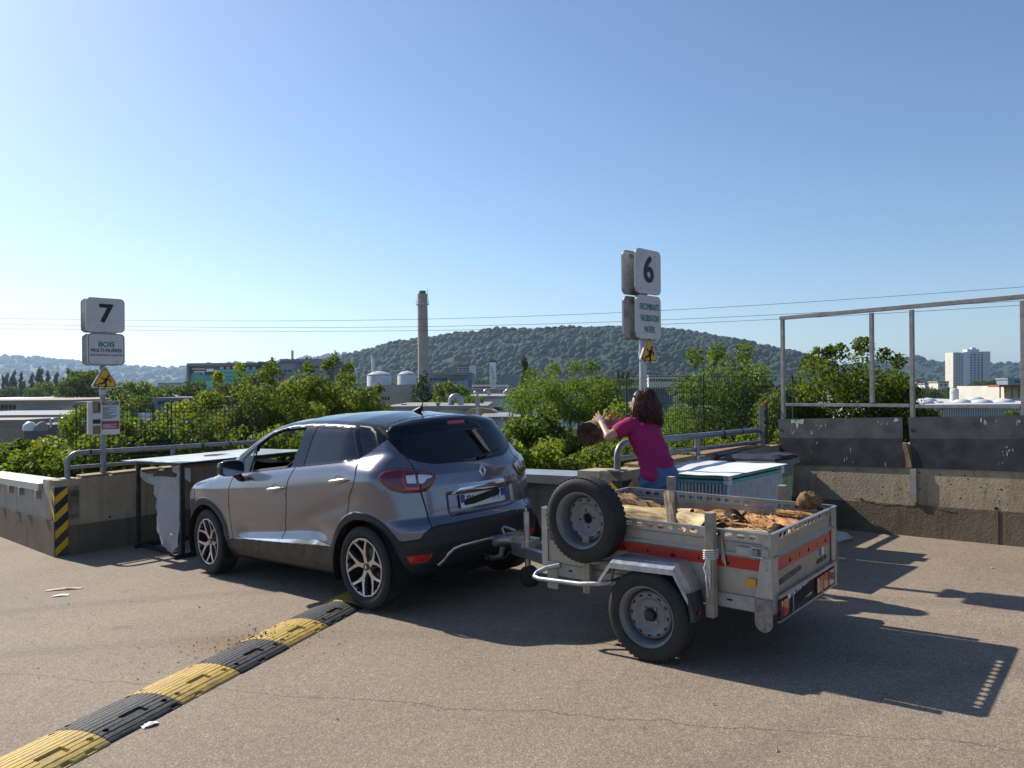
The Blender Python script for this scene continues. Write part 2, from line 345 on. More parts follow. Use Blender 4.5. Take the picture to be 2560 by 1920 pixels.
ws1 = wall('short_wall', 'brown concrete wall under the left guard rail, behind the wrapped trolley', PA, W, -U, 2.94, .93,
           [('footing', -4, .36, 'concrete_damp', .006), ('wall_body', .36, .93, 'concrete', 0)], .26)
wl2 = wall('quay_wall', 'concrete quay wall with metal coping seen between car and trailer', PB, U, W, 6.34, .93,
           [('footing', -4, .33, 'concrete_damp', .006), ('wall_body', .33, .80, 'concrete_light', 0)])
ws2 = wall('short_wall', 'short concrete wall below the guard rail behind the woman', PC, W, -U, 3.08, .93,
           [('footing', -4, .36, 'concrete_damp', .006), ('wall_body', .36, .93, 'concrete', 0)], .26)
wl3 = wall('quay_wall', 'weathered concrete wall under the black steel plates on the right', PD, U3, W3, 9, .95,
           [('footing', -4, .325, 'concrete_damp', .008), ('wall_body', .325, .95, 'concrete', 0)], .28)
# bare end blocks of the long walls above coping level
for wt, p0 in ((wl1, PA), (wl2, PC)):
    o = wt.location
    V = []
    for s in (-.53, -.004):
        q = p0+U*s
        for a, hh in ((Vector(), .80), (Vector(), .925), (W*.26, .925), (W*.26, .80)): V.append(on(q+a, hh)-o)
    MB().add(V, [(0, 1, 2, 3), (7, 6, 5, 4), (0, 4, 5, 1), (1, 5, 6, 2), (2, 6, 7, 3), (3, 7, 4, 0)]).build('end_block', 'concrete_light', wt)
# sheet metal copings in lengths, with brackets below
def coping(wt, p0, s0, s1, joint):
    o = wt.location; s = s0
    while s < s1-.01:
        e = min(s+joint, s1); V = []
        for a in (s+.004, e-.004):
            q = p0+U*a
            for d, hh in ((-.05, .79), (-.05, .875), (.34, .88), (.34, .79)): V.append(on(q+W*d, hh)-o)
        MB().add(V, [(0, 1, 2, 3), (7, 6, 5, 4), (0, 4, 5, 1), (1, 5, 6, 2), (2, 6, 7, 3), (3, 7, 4, 0)]).build('coping_sheet', 'sheet_coping', wt)
        q = p0+U*(e-.12); MB().box(on(q-W*.02, .735)-o, (.07, .07, .105), frame((0, 0, 0), U).to_3x3()).build('bracket', 'galv_dull', wt)
        q = p0+U*(s+.45); MB().box(on(q-W*.02, .735)-o, (.07, .07, .105), frame((0, 0, 0), U).to_3x3()).build('bracket', 'galv_dull', wt)
        s = e
coping(wl1, PA, -9, -.54, 1.41)
coping(wl2, PB, 0, 5.80, 1.45)
# hazard angle plates on the two corners
def hazard(wt, p, h0, h1, wl, wr, n):
    o = wt.location; t = .006
    for d, wd_, nn in ((-U, wl, -W), (W, wr, U)):
        q = [p+nn*t, p+nn*t+d*wd_]; V = []
        for c in q:
            for hh in (h0, h1): V.append(on(c, hh)-o)
        for c in q:
            for hh in (h0, h1): V.append(on(c-nn*t*.8, hh)-o)
        MB().add(V, [(0, 1, 3, 2), (4, 6, 7, 5), (0, 4, 5, 1), (2, 3, 7, 6), (1, 5, 7, 3), (0, 2, 6, 4)]).build('corner_plate', 'paint_black', wt)
        step = (h1-h0)/n
        for i in range(n):
            b0 = h0+step*i; hgt = step*.46; rise = step*.62; V = []
            pts = [(0, b0), (0, b0+hgt), (wd_, min(b0+hgt+rise, h1)), (wd_, min(b0+rise, h1))]
            for zz in (.0015, .0005):
                for a, hh in pts: V.append(on(p+nn*(t+zz)+d*a, hh)-o)
            MB().add(V, [(0, 1, 2, 3), (0, 4, 5, 1), (1, 5, 6, 2), (2, 6, 7, 3), (3, 7, 4, 0)]).build('chevron', 'paint_yellow', wt)
hazard(wl1, PA, .005, .845, .12, .14, 4)
hazard(wl2, PC, .005, .845, .13, .15, 4)
# planks and flashing lying on the short walls
for wt, p0, rg in ((ws1, PA, [(.30, .62), (.66, 1.25), (1.3, 2.9)]), (ws2, PC, [(.35, 1.3), (1.5, 2.7)])):
    o = wt.location
    for i, (a, b_) in enumerate(rg):
        c0 = p0+W*a-U*.13; c1 = p0+W*b_-U*.13
        MB().bar(on(c0, .948)-o, on(c1, .950+.004*i)-o, .22, .026).build('capping_plank', 'old_wood', wt)
# tie holes and the vertical construction joint of the right wall
o = wl3.location
for s, hh in ((.98, .345), (2.28, .345), (.32, .36), (3.5, .34)):
    q = PD+U3*s; MB().cyl(on(q-W3*.004, hh)-o, on(q+W3*.01, hh)-o, .016, 12).build('tie_hole', 'hole_dark', wl3)
for s in (2.30, 4.6):
    MB().bar(on(PD+U3*s-W3*.0095, 0)-o, on(PD+U3*s-W3*.0095, .325)-o, .006, .006).build('construction_joint', 'hole_dark', wl3)
for i in range(60):                                     # pitted surface: small blow holes
    s = random.uniform(.25, 3.6); hh = random.uniform(.37, .69); r = random.choice((.004, .005, .007, .009))
    q = PD+U3*s; MB().cyl(on(q-W3*.0015, hh)-o, on(q+W3*.01, hh)-o, r, 7).build('blow_hole', 'hole_dark', wl3)
o = ws1.location
for s, hh in ((.62, .40), (1.25, .40)):
    q = PA+W*s; MB().cyl(on(q+U*.006, hh)-o, on(q-U*.01, hh)-o, .014, 12).build('tie_hole', 'hole_dark' if s < 1 else 'paper_white', ws1)
# ragged dark crack between the two pours of the right wall
b = MB(); o = wl3.location; s = .9
while s < 1.9:
    e = s+random.uniform(.03, .08); hh = .325+.02*math.sin(s*9)-.02*(s > 1.4); th = random.uniform(.003, .012)
    b.bar(on(PD+U3*s-W3*.0085, hh)-o, on(PD+U3*e-W3*.0085, hh+random.uniform(-.012, .012))-o, th*.5, th, up=(0, 0, 1)); s = e-.005
b.build('crack', 'concrete_damp', wl3)
# ---------------------------------------------------------------- black steel plates hung on the right wall
def hung_plate(s0, s1, label, skew, seed):
    t = thing('steel_plate', label, 'steel plate', on(PD+U3*s0), group='black steel plates on the right wall'); o = t.location; rnd = random.Random(seed)
    prof = [(-.016, .71), (-.022, 1.015), (.012, 1.235)]
    V = []
    for i, (d, hh) in enumerate(prof):
        for s in (s0+skew*(1-i/2), s1+skew*(1-i/2)*.5): V.append(on(PD+U3*s+W3*d, hh)-o)
    for i, (d, hh) in enumerate(prof):
        for s in (s0+skew*(1-i/2), s1+skew*(1-i/2)*.5): V.append(on(PD+U3*s+W3*(d+.006), hh)-o)
    MB().add(V, [(0, 1, 3, 2), (2, 3, 5, 4), (6, 8, 9, 7), (8, 10, 11, 9), (4, 5, 11, 10), (0, 6, 7, 1), (0, 2, 8, 6), (2, 4, 10, 8), (1, 7, 9, 3), (3, 9, 11, 5)]).build('sheet', 'steel_plate', t)
    def pt(s, hh):                                      # point on the face
        for (d0, a), (d1, c) in zip(prof[:-1], prof[1:]):
            if hh <= c or c == prof[-1][1]:
                k = (hh-a)/(c-a); return on(PD+U3*s+W3*(d0+(d1-d0)*k-.0022), hh)-o
    b = MB()                                            # patches of worn paint
    def splat(s, hh, rx, rz, n=11):
        ph = [rnd.uniform(.45, 1.25) for _ in range(n)]; P = [pt(s+math.cos(2*math.pi*i/n)*rx*ph[i], min(1.232, max(.712, hh+math.sin(2*math.pi*i/n)*rz*ph[i]))) for i in range(n)]
        b.add(P+[pt(s, min(1.232, max(.72, hh)))], [(i, (i+1) % n, n) for i in range(n)])
    L_ = s1-s0
    for _ in range(17):
        s = s0+L_*rnd.uniform(.12, .93); hh = rnd.uniform(.73, 1.22)
        if abs(hh-1.015) < .035: continue
        for _k in range(rnd.choice((1, 2, 3))): splat(s+rnd.gauss(0, .02), min(max(hh+rnd.gauss(0, .015), .73), 1.2) if abs(hh-1.015) > .06 else hh, rnd.uniform(.002, .009), rnd.uniform(.006, .030), 9)
    if seed == 3:
        for i in range(5): splat(s0+.20+i*.028, 1.205-.006*(i % 2), .028, .03)
        splat(s0+.25, 1.16, .018, .035); splat(s1-.06, 1.21, .03, .02)
    b.build('worn_patch', 'plate_scratch', t)['kind'] = 'stuff'
    for s in (s0+.055,): MB().add([pt(s+a, 1.10+c) for a, c in ((-.02, .015), (.005, .02), (.025, 0), (.02, -.02), (-.012, -.012))], [(0, 1, 2, 3, 4)]).build('torn_hole', 'hole_dark', t)
hung_plate(-.02, 1.41, 'left black steel plate with a flaked white patch at its top edge', .06, 3)
hung_plate(1.465, 4.2, 'longer black steel plate reaching out of frame at right', .06, 4)
_t = thing('bracket_post', 'rusty flat bracket below the gap between the steel plates', 'bracket', on(PD+U3*1.53)); o = _t.location
MB().bar(on(PD+U3*1.53-W3*.020, .36)-o, on(PD+U3*1.53-W3*.020, .705)-o, .03, .06, up=U3).build('flat_bar', 'galv_dull', _t)
MB().bar(on(PD+U3*1.50-W3*.022, .715)-o, on(PD+U3*1.445-W3*.022, .97)-o, .03, .045, up=U3).build('strut', 'old_wood', _t)
# ---------------------------------------------------------------- steel frame above the right wall
_t = thing('tube_barrier', 'open rectangular steel tube barrier standing on the right wall', 'barrier', (*(PD+W3*.1)[:2], 0)); o = _t.location
P0 = PD+W3*.10
zt, zm = 2.44, 1.405
def fp(s, z): return Vector(((P0+U3*s)[0], (P0+U3*s)[1], z))-o
for s, z0 in ((0, .9), (1.06, zm+.028), (1.48, .9), (2.49, .9), (3.95, .9)):
    MB().bar(fp(s, z0), fp(s, zt-.022), .040, .040, up=W3, bev=.004).build('post', 'frame_steel', _t)
MB().bar(fp(-.03, zt), fp(5.2, zt+.04), .044, .044, bev=.004).build('top_bar', 'frame_steel', _t)
for a, b_ in ((.026, 1.454), (1.506, 2.464), (2.516, 3.924)): MB().bar(fp(a, zm), fp(b_, zm+.006), .036, .036, bev=.004).build('middle_bar', 'frame_steel', _t)
# ---------------------------------------------------------------- guard rails
def arc(c, a, b, r, n=6):
    """quarter bend from direction a to direction b about corner c"""
    return [c+a*(-r)*(1-math.sin(t)) + b*r*(1-math.cos(t)) for t in [math.pi/2*i/n for i in range(n+1)]]
def rail(name, label, p, s0, s1, ztop, zmid, posts):
    t = thing(name, label, 'guard rail', (*(p+W*s0)[:2], gz(*(p+W*s0)[:2])+.93), group='tubular guard rails'); o = t.location; off = -U*.10
    def at(s, z): q = p+W*s+off; return Vector((q[0], q[1], z))-o
    zb = lambda s: on(p+W*s+off, .93)[2]
    Z = Vector((0, 0, 1)); path = [at(s0, zb(s0))]
    path += arc(at(s0, ztop), Z, W, .13)+arc(at(s1, ztop), W, -Z, .13)+[at(s1, zb(s1))]
    MB().tube(path, .031, 14).build('top_tube', 'galv_pipe', t)
    MB().tube([at(s0, zmid), at(s1, zmid)], .022, 12).build('middle_tube', 'galv_pipe', t)
    for s in posts: MB().tube([at(s, zb(s)), at(s, ztop-.02)], .029, 12).build('post', 'galv_pipe', t)
    for s in list(posts)+[s0, s1]: MB().box(at(s, zb(s)+.006), (.15, .12, .012), frame((0, 0, 0), W).to_3x3()).build('foot_plate', 'galv_dull', t)
    for s in (s0+.26, s1-.5, s1-.9):
        q = at(s, ztop); MB().tube([q-W*.012, q+W*.012], .034, 14).build('cable_tie', 'paint_black', t)
rail('guard_rail', 'tubular guard rail with rounded end behind the left sign pole', PA, .165, 2.75, .865, .69, (1.45,))
rail('guard_rail', 'tubular guard rail behind the woman and the wheelie bin', PC, .06, 2.85, 1.115, .975, (1.43,))
# ---------------------------------------------------------------- rubber speed bump, one object per segment
def make_bump():
    t = thing('speed_bump', 'yellow and black rubber speed bump running up to the car rear wheel', 'speed bump', on(Vector((-1.224, 6.257, 0))))
    d = Vector((.328, .945, 0)).normalized(); c = Vector((-d.y, d.x, 0)); o = t.location        # c: towards the left edge
    Wd, Ht, Ln = .43, .052, .50
    nu, nv = 132, 64
    uu = np.linspace(0, 1, nu); vv = np.linspace(0, 1, nv)
    def height(u, v, seed):
        prof = Ht*np.sin(np.pi*np.clip(u, 0, 1))**.62
        g = np.abs(((u-.06)/.88*11.) % 1-.5); gr = (g > .43) & (u > .06) & (u < .94)
        h = prof-.0055*gr
        pk = (u > .19) & (u < .34) & (v > .34) & (v < .62)                      # reflector pocket
        ph = .022+.11*np.clip(u-.19, 0, 1)
        ph = np.where(u > .345, ph+.5*(u-.345)*0, ph)
        h = np.where(pk, np.minimum(h, ph), h)
        for cu, cv in ((.20, .10), (.20, .90), (.80, .10), (.80, .90)):
            rr = np.hypot((u-cu)*Wd, (v-cv)*Ln); h = np.where(rr < .014, h-.022, np.where(rr < .020, np.maximum(h, prof+.001), h))
        rs = np.random.default_rng(seed)
        for _ in range(3):                                                       # chipped edges
            cu, cv = rs.choice([.97, .95, .02]), rs.random(); rr = np.hypot((u-cu)*Wd, (v-cv)*Ln*.6); h = np.where(rr < .018, np.minimum(h, .004), h)
        h = h+.0012*(vnoise(u*Wd, v*Ln, .02, seed)-.5)*2
        return np.maximum(h, .0005)
    for k in range(-1, 7):
        # k=-1 lies under the tyre; v runs away from the car
        Um, Vm = np.meshgrid(uu, vv, indexing='ij')
        H = height(Um, Vm, 50+k)
        edge = np.minimum(Vm, 1-Vm)*Ln; H = H-.004*np.clip(1-edge/.006, 0, 1)
        s0 = k*Ln; off = .006*math.sin(k*2.3)
        org = np.array(Vector((-1.224, 6.257, 0)))
        X = org[0]-d.x*(s0+.002+Vm*(Ln-.004))+c.x*(Um*Wd+off); Y = org[1]-d.y*(s0+.002+Vm*(Ln-.004))+c.y*(Um*Wd+off)
        Z = gz(X, Y)+H+.002
        top = np.stack([X, Y, Z], -1).reshape(-1, 3)-np.array(o)
        bot = np.stack([X, Y, gz(X, Y)+.0008], -1).reshape(-1, 3)-np.array(o)
        idx = np.arange(nu*nv).reshape(nu, nv)
        q = np.stack([idx[:-1, :-1], idx[:-1, 1:], idx[1:, 1:], idx[1:, :-1]], -1).reshape(-1, 4)
        n0 = nu*nv; skirts = []
        for line in (idx[0], idx[-1], idx[:, 0], idx[:, -1]):
            skirts.append(np.stack([line[:-1], line[1:], line[1:]+n0, line[:-1]+n0], -1))
        Fq = np.concatenate([q]+skirts)
        seg = npmesh('segment', np.concatenate([top, bot]), Fq, 'rubber_yellow' if k % 2 else 'rubber_black', t, smooth=False)
        seg['label'] = 'yellow ribbed rubber segment' if k % 2 else 'black ribbed rubber segment'
make_bump()
# crumbs of earth on and around the bump
mat('soil', (.17, .095, .04), .95, var=.4, vs=60)
b = MB(); rs = random.Random(5)
for i in range(420):
    a, r_ = rs.uniform(0, 6.28), abs(rs.gauss(0, .34)); p = Vector((-1.86+r_*math.cos(a)*1.1, 5.48+r_*math.sin(a)*.8, 0)); s = rs.uniform(.003, .010)*(1 if rs.random() < .96 else 1.9)
    dd = Vector((.328, .945, 0)).normalized(); cc = Vector((-dd.y, dd.x, 0)); u_ = (p-Vector((-1.224, 6.257, 0))).dot(cc)/.43
    hh = .052*math.sin(math.pi*u_)**.62 if 0 < u_ < 1 else 0
    q = on(p, hh+s*.3); k = [q+Vector((rs.uniform(-s, s), rs.uniform(-s, s), rs.uniform(-s*.6, s))) for _ in range(4)]
    b.add(k, [(0, 1, 2), (0, 3, 1), (1, 3, 2), (2, 3, 0)])
tag(b.build('spilt_earth', 'soil', fix=False), 'brown crumbs of earth spilt over the speed bump', 'earth', kind='stuff')
# stones and scraps on the asphalt
mat('pebble', (.30, .28, .25), .85, var=.3, vs=50)
b = MB(); rs = random.Random(9)
for i in range(700):
    x, y = rs.uniform(-5.5, 4.5), rs.uniform(2.2, 9.5)
    if y > 3.79-x-.2 and x < -4: continue
    if x+y > 7.7 and x < .9: continue
    s = rs.uniform(.003, .009)*(1 if rs.random() < .97 else 2.0); q = on((x, y), s*.4)
    k = [q+Vector((rs.uniform(-s, s), rs.uniform(-s, s), rs.uniform(-s*.5, s))) for _ in range(5)]
    b.add(k, [(0, 1, 2), (0, 3, 1), (1, 3, 2), (2, 3, 0), (0, 1, 4), (1, 2, 4)])
tag(b.build('loose_stones', 'pebble', fix=False), 'small loose stones scattered over the asphalt', 'stones', kind='stuff')
def scrap(x, y, w, h, rot, m, label, seed):
    rs = np.random.default_rng(seed); n = 9; g = np.linspace(-.5, .5, n); X, Y = np.meshgrid(g, g, indexing='ij')
    k = (1+.35*rs.standard_normal((n, 1))*(np.abs(X) > .3)); Xs = X*w*(1+.25*vnoise(Y*10, X*3, 2, seed)); Ys = Y*h*k.clip(.5, 1.3); Zs = .006+.022*vnoise(X*9+9, Y*9+9, 2.2, seed)*(1-2*np.abs(X))
    V = np.stack([Xs*math.cos(rot)-Ys*math.sin(rot), Xs*math.sin(rot)+Ys*math.cos(rot), Zs+.043*(Xs*math.cos(rot)-Ys*math.sin(rot))], -1).reshape(-1, 3); idx = np.arange(n*n).reshape(n, n)
    q = np.stack([idx[:-1, :-1], idx[:-1, 1:], idx[1:, 1:], idx[1:, :-1]], -1).reshape(-1, 4)
    V2 = np.concatenate([V, V-[0, 0, .0015]]); q2 = np.concatenate([q, q[:, ::-1]+n*n])
    ob = npmesh('paper_scrap', V2, q2, m); ob.location = on((x, y)); tag(ob, label, 'scrap')
scrap(-4.40, 7.53, .30, .05, .1, 'cardboard', 'torn tan strip of card lying on the asphalt at left', 1)
scrap(-4.27, 7.26, .13, .05, .2, 'paper_white', 'small white paper scrap beside the torn card', 2)
scrap(-1.94, 4.10, .075, .045, .8, 'paper_white', 'crumpled white paper scrap against the speed bump', 3)
# ---------------------------------------------------------------- sign poles
mat('sign_white', (.55, .53, .53), .5, var=.05, vs=6, dirt=((.40, .38, .36), 9, .5))
mat('sign_edge', (.30, .30, .30), .45, metal=.5)
mat('sign_back', (.62, .62, .60), .6, metal=.0, var=.15, vs=7, dirt=((.2, .19, .17), 8, .6))
mat('sign_green', (.02, .17, .12), .5)
mat('sign_darkgreen', (.02, .075, .075), .5)
mat('sign_yellow', (.66, .36, .015), .45, var=.06, vs=10)
mat('sign_brown', (.19, .135, .085), .6)
mat('sign_red', (.22, .045, .06), .6)
mat('sign_grey', (.45, .47, .50), .6)
def pan_sign(t, c, w, h, ax, nrm, back, name='sign_panel', rim=None):
    """pan-shaped sheet sign: flat face with rounded corners and a folded rim; nrm points out of the face"""
    o = t.location; c = Vector(c); P = rrect(w, h, .055); n = len(P); dp = .022; b = MB()
    F0 = [c+ax*x+Z_*y-o for x, y in P]; F1 = [p-nrm*dp for p in F0]; I0 = [c+ax*x*.985+Z_*y*.985-nrm*.003-o for x, y in P]; I1 = [p-nrm*(dp-.003) for p in I0]
    b.add(F0+F1+I0+I1, [(n+i, n+(i+1) % n, (i+1) % n, i) for i in range(n)]+[(3*n+i, 2*n+i, 2*n+(i+1) % n, 3*n+(i+1) % n) for i in range(n)]+[(n+i, 3*n+i, 3*n+(i+1) % n, n+(i+1) % n) for i in range(n)]).build('sign_rim', 'sign_edge', t)
    f = MB().add([p+nrm*.0004 for p in F0], [tuple(range(n))]).build(name, 'sign_white', t, fix=False)
    MB().add([p for p in I0], [tuple(reversed(range(n)))]).build('sign_back', 'sign_back', t, fix=False)
    if rim:
        Q = rrect(w*.97, h*.97, .05); k = .965; q0 = [c+ax*x+Z_*y+nrm*.0012-o for x, y in Q]; q1 = [c+ax*x*k+Z_*y*k+nrm*.0012-o for x, y in Q]; m = len(Q)
        MB().add(q0+q1, [(i, (i+1) % m, m+(i+1) % m, m+i) for i in range(m)]).build('sign_border', rim, t, fix=False)
    for zz in (h/2-.045, -h/2+.045): MB().box(c-nrm*.02+Z_*zz-o, (.16, .03, .025), frame((0, 0, 0), ax).to_3x3()).build('clip_rail', 'galv_dull', t)
    for xx in (-w*.28, w*.28):
        for zz in (h/2-.05, -h/2+.05):
            q = c+ax*xx+Z_*zz+nrm*.001-o; MB().cyl(q, q+nrm*.003, .005, 8).build('screw', 'galv_pipe', t)
    return f
def tm(t, c, ax, nrm): return frame(Vector(c)-t.location+nrm*.0022, ax, None, Z_) if False else Matrix(((ax.x, 0, nrm.x, (c-t.location).x+nrm.x*.0016), (ax.y, 0, nrm.y, (c-t.location).y+nrm.y*.0016), (0, 1, 0, (c-t.location).z), (0, 0, 0, 1)))
def fall_man(t, c, ax, nrm, s, m='ink'):
    """pictogram: figure falling off an edge"""
    o = t.location; P = lambda x, y: c+ax*x*s+Z_*y*s+nrm*.003-o
    def seg(pts, r): b = MB(); b.tube([P(*p) for p in pts], r*s, 8); b.build('pictogram', m, t)
    b = MB(); q = P(.17, .26); b.cyl(q, q+nrm*.003, .065*s, 16); b.build('pictogram', m, t)
    seg([(.12, .15), (-.02, -.08)], .075); seg([(.11, .16), (-.10, .10), (-.19, .20)], .030); seg([(.14, .14), (.27, .05), (.27, -.08)], .030)
    seg([(.0, -.06), (-.15, -.13), (-.30, -.15)], .042); seg([(.0, -.07), (.06, -.22), (.0, -.36)], .042)
    seg([(-.50, -.20), (-.33, -.20), (-.33, -.38)], .022)
def tri_sign(t, c, ax, nrm, s):
    o = t.location
    def outl(k, off):
        P = []; R_ = .62*k
        for i in range(3):
            a = math.pi/2+i*2*math.pi/3; cx, cy = math.cos(a)*(R_-.10), math.sin(a)*(R_-.10)
            for j in range(7): b_ = a-math.pi/3+2*math.pi/3*j/6; P.append(c+ax*(cx+.10*math.cos(b_))*s+Z_*(cy+.10*math.sin(b_))*s+nrm*off-o)
        return P
    P = outl(1.12, 0); Q = [p-nrm*.02 for p in P]; n = len(P)
    MB().add(P+Q, [tuple(range(n)), tuple(reversed(range(n, 2*n)))]+[(n+i, n+(i+1) % n, (i+1) % n, i) for i in range(n)]).build('warning_plate', 'sign_white', t)
    MB().add(outl(.96, .001), [tuple(range(n))]).build('warning_border', 'ink', t, fix=False); MB().add(outl(.86, .0018), [tuple(range(n))]).build('warning_face', 'sign_yellow', t, fix=False)
    fall_man(t, c-Z_*.05*s+nrm*.001, ax, nrm, s*.95)
NR = U                                                    # the signs face down the bays
# pole 7
p7 = PA+W*.575-U*.10; z7 = on(p7, .93)[2]
s7 = thing('sign_pole', 'sign pole with the number 7 panel above the left guard rail', 'sign', (p7.x, p7.y, z7), group='numbered bay signs'); o = s7.location
MB().tube([Vector((0, 0, 0)), Vector((0, 0, 2.80-z7))], .034, 14).build('pole', 'galv_pipe', s7)
ax = W
def sp(p, along, z, out): q = p+ax*along+NR*out; return Vector((q.x, q.y, z))
c1 = sp(p7, .01, 2.600, .10); pan_sign(s7, c1, .455, .435, ax, NR, True); text('7', .32, 'ink', s7, tm(s7, c1+Z_*.01, ax, NR), 'numeral', .0008, .012, 1.05)
pan_sign(s7, sp(p7, .01, 2.600, -.125), .455, .435, -ax, -NR, True)
c2 = sp(p7, .015, 2.165, .10); pan_sign(s7, c2, .44, .405, ax, NR, True, rim='sign_darkgreen')
pan_sign(s7, sp(p7, .015, 2.165, -.125), .44, .405, -ax, -NR, True)
text('BOIS', .088, 'sign_green', s7, tm(s7, c2+Z_*.06, ax, NR), 'lettering', .0006, .003, 1.05)
text('MULTI-FILIÈRES', .058, 'sign_darkgreen', s7, tm(s7, c2-Z_*.015, ax, NR), 'lettering', .0006, .0018, .95)
text('SAUF PALETTES ET CAGETTES', .030, 'sign_darkgreen', s7, tm(s7, c2-Z_*.075, ax, NR), 'lettering', .0006, .0010, .96)
tri_sign(s7, sp(p7, .01, 1.775, .055), ax, NR, .25)
# information board on the pole
ib = sp(p7, .02, 1.295, .055); bw, bh = .33, .43; MB().box(ib-NR*.01-o, (bw, .014, bh), frame((0, 0, 0), ax).to_3x3(), .003).build('info_board', 'sign_white', s7)
MB().box(ib-ax*(bw/2+.02)-NR*.03-o, (.045, .05, bh*.95), frame((0, 0, 0), ax).to_3x3()).build('board_frame', 'sign_white', s7)
def patch(x0, x1, y0, y1, m, nm='printed_field', off=.0): MB().prism([(x0*bw, y0*bh), (x1*bw, y0*bh), (x1*bw, y1*bh), (x0*bw, y1*bh)], ib-NR*(.0025-off)-o, ax, Z_, NR*.0006).build(nm, m, s7)
patch(-.16, .47, .37, .49, 'sign_brown'); patch(-.47, -.19, .14, .49, 'sign_brown'); patch(-.44, -.30, .22, .40, 'old_wood', off=.001); patch(-.27, -.22, .2, .42, 'wall_dark' if 'wall_dark' in MATS else 'ink', off=.001)
patch(-.47, -.19, -.17, -.04, 'ink'); patch(-.47, -.19, -.48, -.22, 'sign_brown'); patch(-.16, .48, -.345, -.10, 'sign_red'); patch(-.16, .48, -.095, .36, 'sign_grey')
text('MULTI REP\nBOIS', .024, 'sign_white', s7, tm(s7, ib+ax*.045+Z_*.186, ax, NR), 'lettering', .0004, .0006, 1.1)
for i, (y, l_) in enumerate(((.31, .85), (.27, .4), (.235, .85), (.20, .3), (.165, .85), (.13, .62), (.09, .42), (.055, .9), (.02, .8), (-.01, .6), (-.20, .85), (-.235, .5), (-.265, .9), (-.30, .8))):
    patch(-.12, -.12+.58*l_, y-.008, y+.008, 'ink' if y > -.1 else 'sign_grey', 'text_line', .001)
MB().lathe([(.042, -.03), (.042, .03)], 16, Matrix.Translation(Vector((p7.x, p7.y, 1.62))-o)).build('pole_clamp', 'galv', s7)
# pole 6
p6 = PC+W*.56-U*.16; z6 = on(p6, .93)[2]
s6 = thing('sign_pole', 'sign pole with the number 6 panel rising behind the woman', 'sign', (p6.x, p6.y, z6), group='numbered bay signs'); o = s6.location
MB().tube([Vector((0, 0, 0)), Vector((0, 0, 2.93-z6))], .036, 14).build('pole', 'galv', s6)
c1 = sp(p6, -.035, 2.735, .10); pan_sign(s6, c1, .41, .425, ax, NR, True); text('6', .345, 'ink', s6, tm(s6, c1+Z_*.01, ax, NR), 'numeral', .0008, .012, 1.0)
pan_sign(s6, sp(p6, -.035, 2.735, -.07), .41, .425, -ax, -NR, True)
c2 = sp(p6, -.035, 2.30, .10); pan_sign(s6, c2, .40, .415, ax, NR, True); pan_sign(s6, sp(p6, -.035, 2.30, -.07), .40, .415, -ax, -NR, True)
for i, (w_, xs_) in enumerate((('ENCOMBRANTS', .50), ('VALORISATION', .48), ('MATIÈRE', .50))): text(w_, .088, 'sign_green', s6, tm(s6, c2+Z_*(.095-.108*i)+ax*.01, ax, NR), 'lettering', .0006, .0011, xs_)
tri_sign(s6, sp(p6, .03, 1.965, .055), ax, NR, .235)
MB().lathe([(.044, -.03), (.044, .03)], 16, Matrix.Translation(Vector((p6.x, p6.y, 1.95))-o)).build('pole_clamp', 'galv', s6)
# ---------------------------------------------------------------- car shape (local: x rearward from front axle, y right, z up)
def _ip(x, pts):
    xs = [p[0] for p in pts]; ys = [p[1] for p in pts]
    return np.interp(x, xs, ys)
def _smooth_tab(pts, n=400, it=40):
    xs = np.linspace(pts[0][0], pts[-1][0], n); ys = _ip(xs, pts)
    for _ in range(it):
        ys[1:-1] = .25*ys[:-2]+.5*ys[1:-1]+.25*ys[2:]
    return xs, ys
def sst(a, b, x):
    t = np.clip((x-a)/(b-a), 0, 1); return t*t*(3-2*t)
_WZ = _smooth_tab([(.10,.74),(.24,.79),(.31,.842),(.42,.862),(.52,.858),(.62,.862),(.78,.872),(.92,.872),(1.0,.860),(1.06,.838),(1.10,.808),(1.2,.772),(1.35,.718),(1.47,.665),(1.56,.615),(1.75,.50)], it=25)
_WX = _smooth_tab([(-1.0,.66),(-.85,.74),(-.7,.845),(-.5,.935),(-.25,.985),(0,1.0),(.6,1.0),(2.5,1.0),(2.75,.985),(2.95,.945),(3.1,.895),(3.25,.82),(3.4,.72)], it=30)
_TZ = _smooth_tab([(-1.0,.66),(-.87,.80),(-.75,.885),(-.5,.955),(-.2,1.005),(.05,1.045),(.14,1.075),(.5,1.30),(.8,1.452),(1.0,1.52),(1.2,1.553),(1.5,1.568),(1.9,1.567),(2.3,1.55),(2.6,1.518),(2.85,1.478),(3.0,1.44),(3.2,1.38),(3.5,1.25)], it=14)
_RX = _smooth_tab([(.05,2.85),(.22,3.02),(.30,3.14),(.40,3.20),(.50,3.228),(.62,3.228),(.66,3.212),(.71,3.165),(.95,3.138),(1.04,3.115),(1.09,3.075),(1.13,3.04),(1.40,2.885),(1.46,2.86),(1.6,2.80)], it=8)
_FX = _smooth_tab([(.05,-.62),(.2,-.76),(.3,-.83),(.5,-.866),(.7,-.86),(.8,-.83),(.95,-.72),(1.1,-.6),(1.6,-.2)], it=20)
_BELT = _smooth_tab([(-1,.97),(.2,.99),(.66,1.03),(1.52,1.1),(2.46,1.166),(2.8,1.20),(3.4,1.22)], it=20)
def smax(a, b, k):
    h = np.maximum(k-np.abs(a-b), 0)/k
    return np.maximum(a, b)+h*h*k*.25
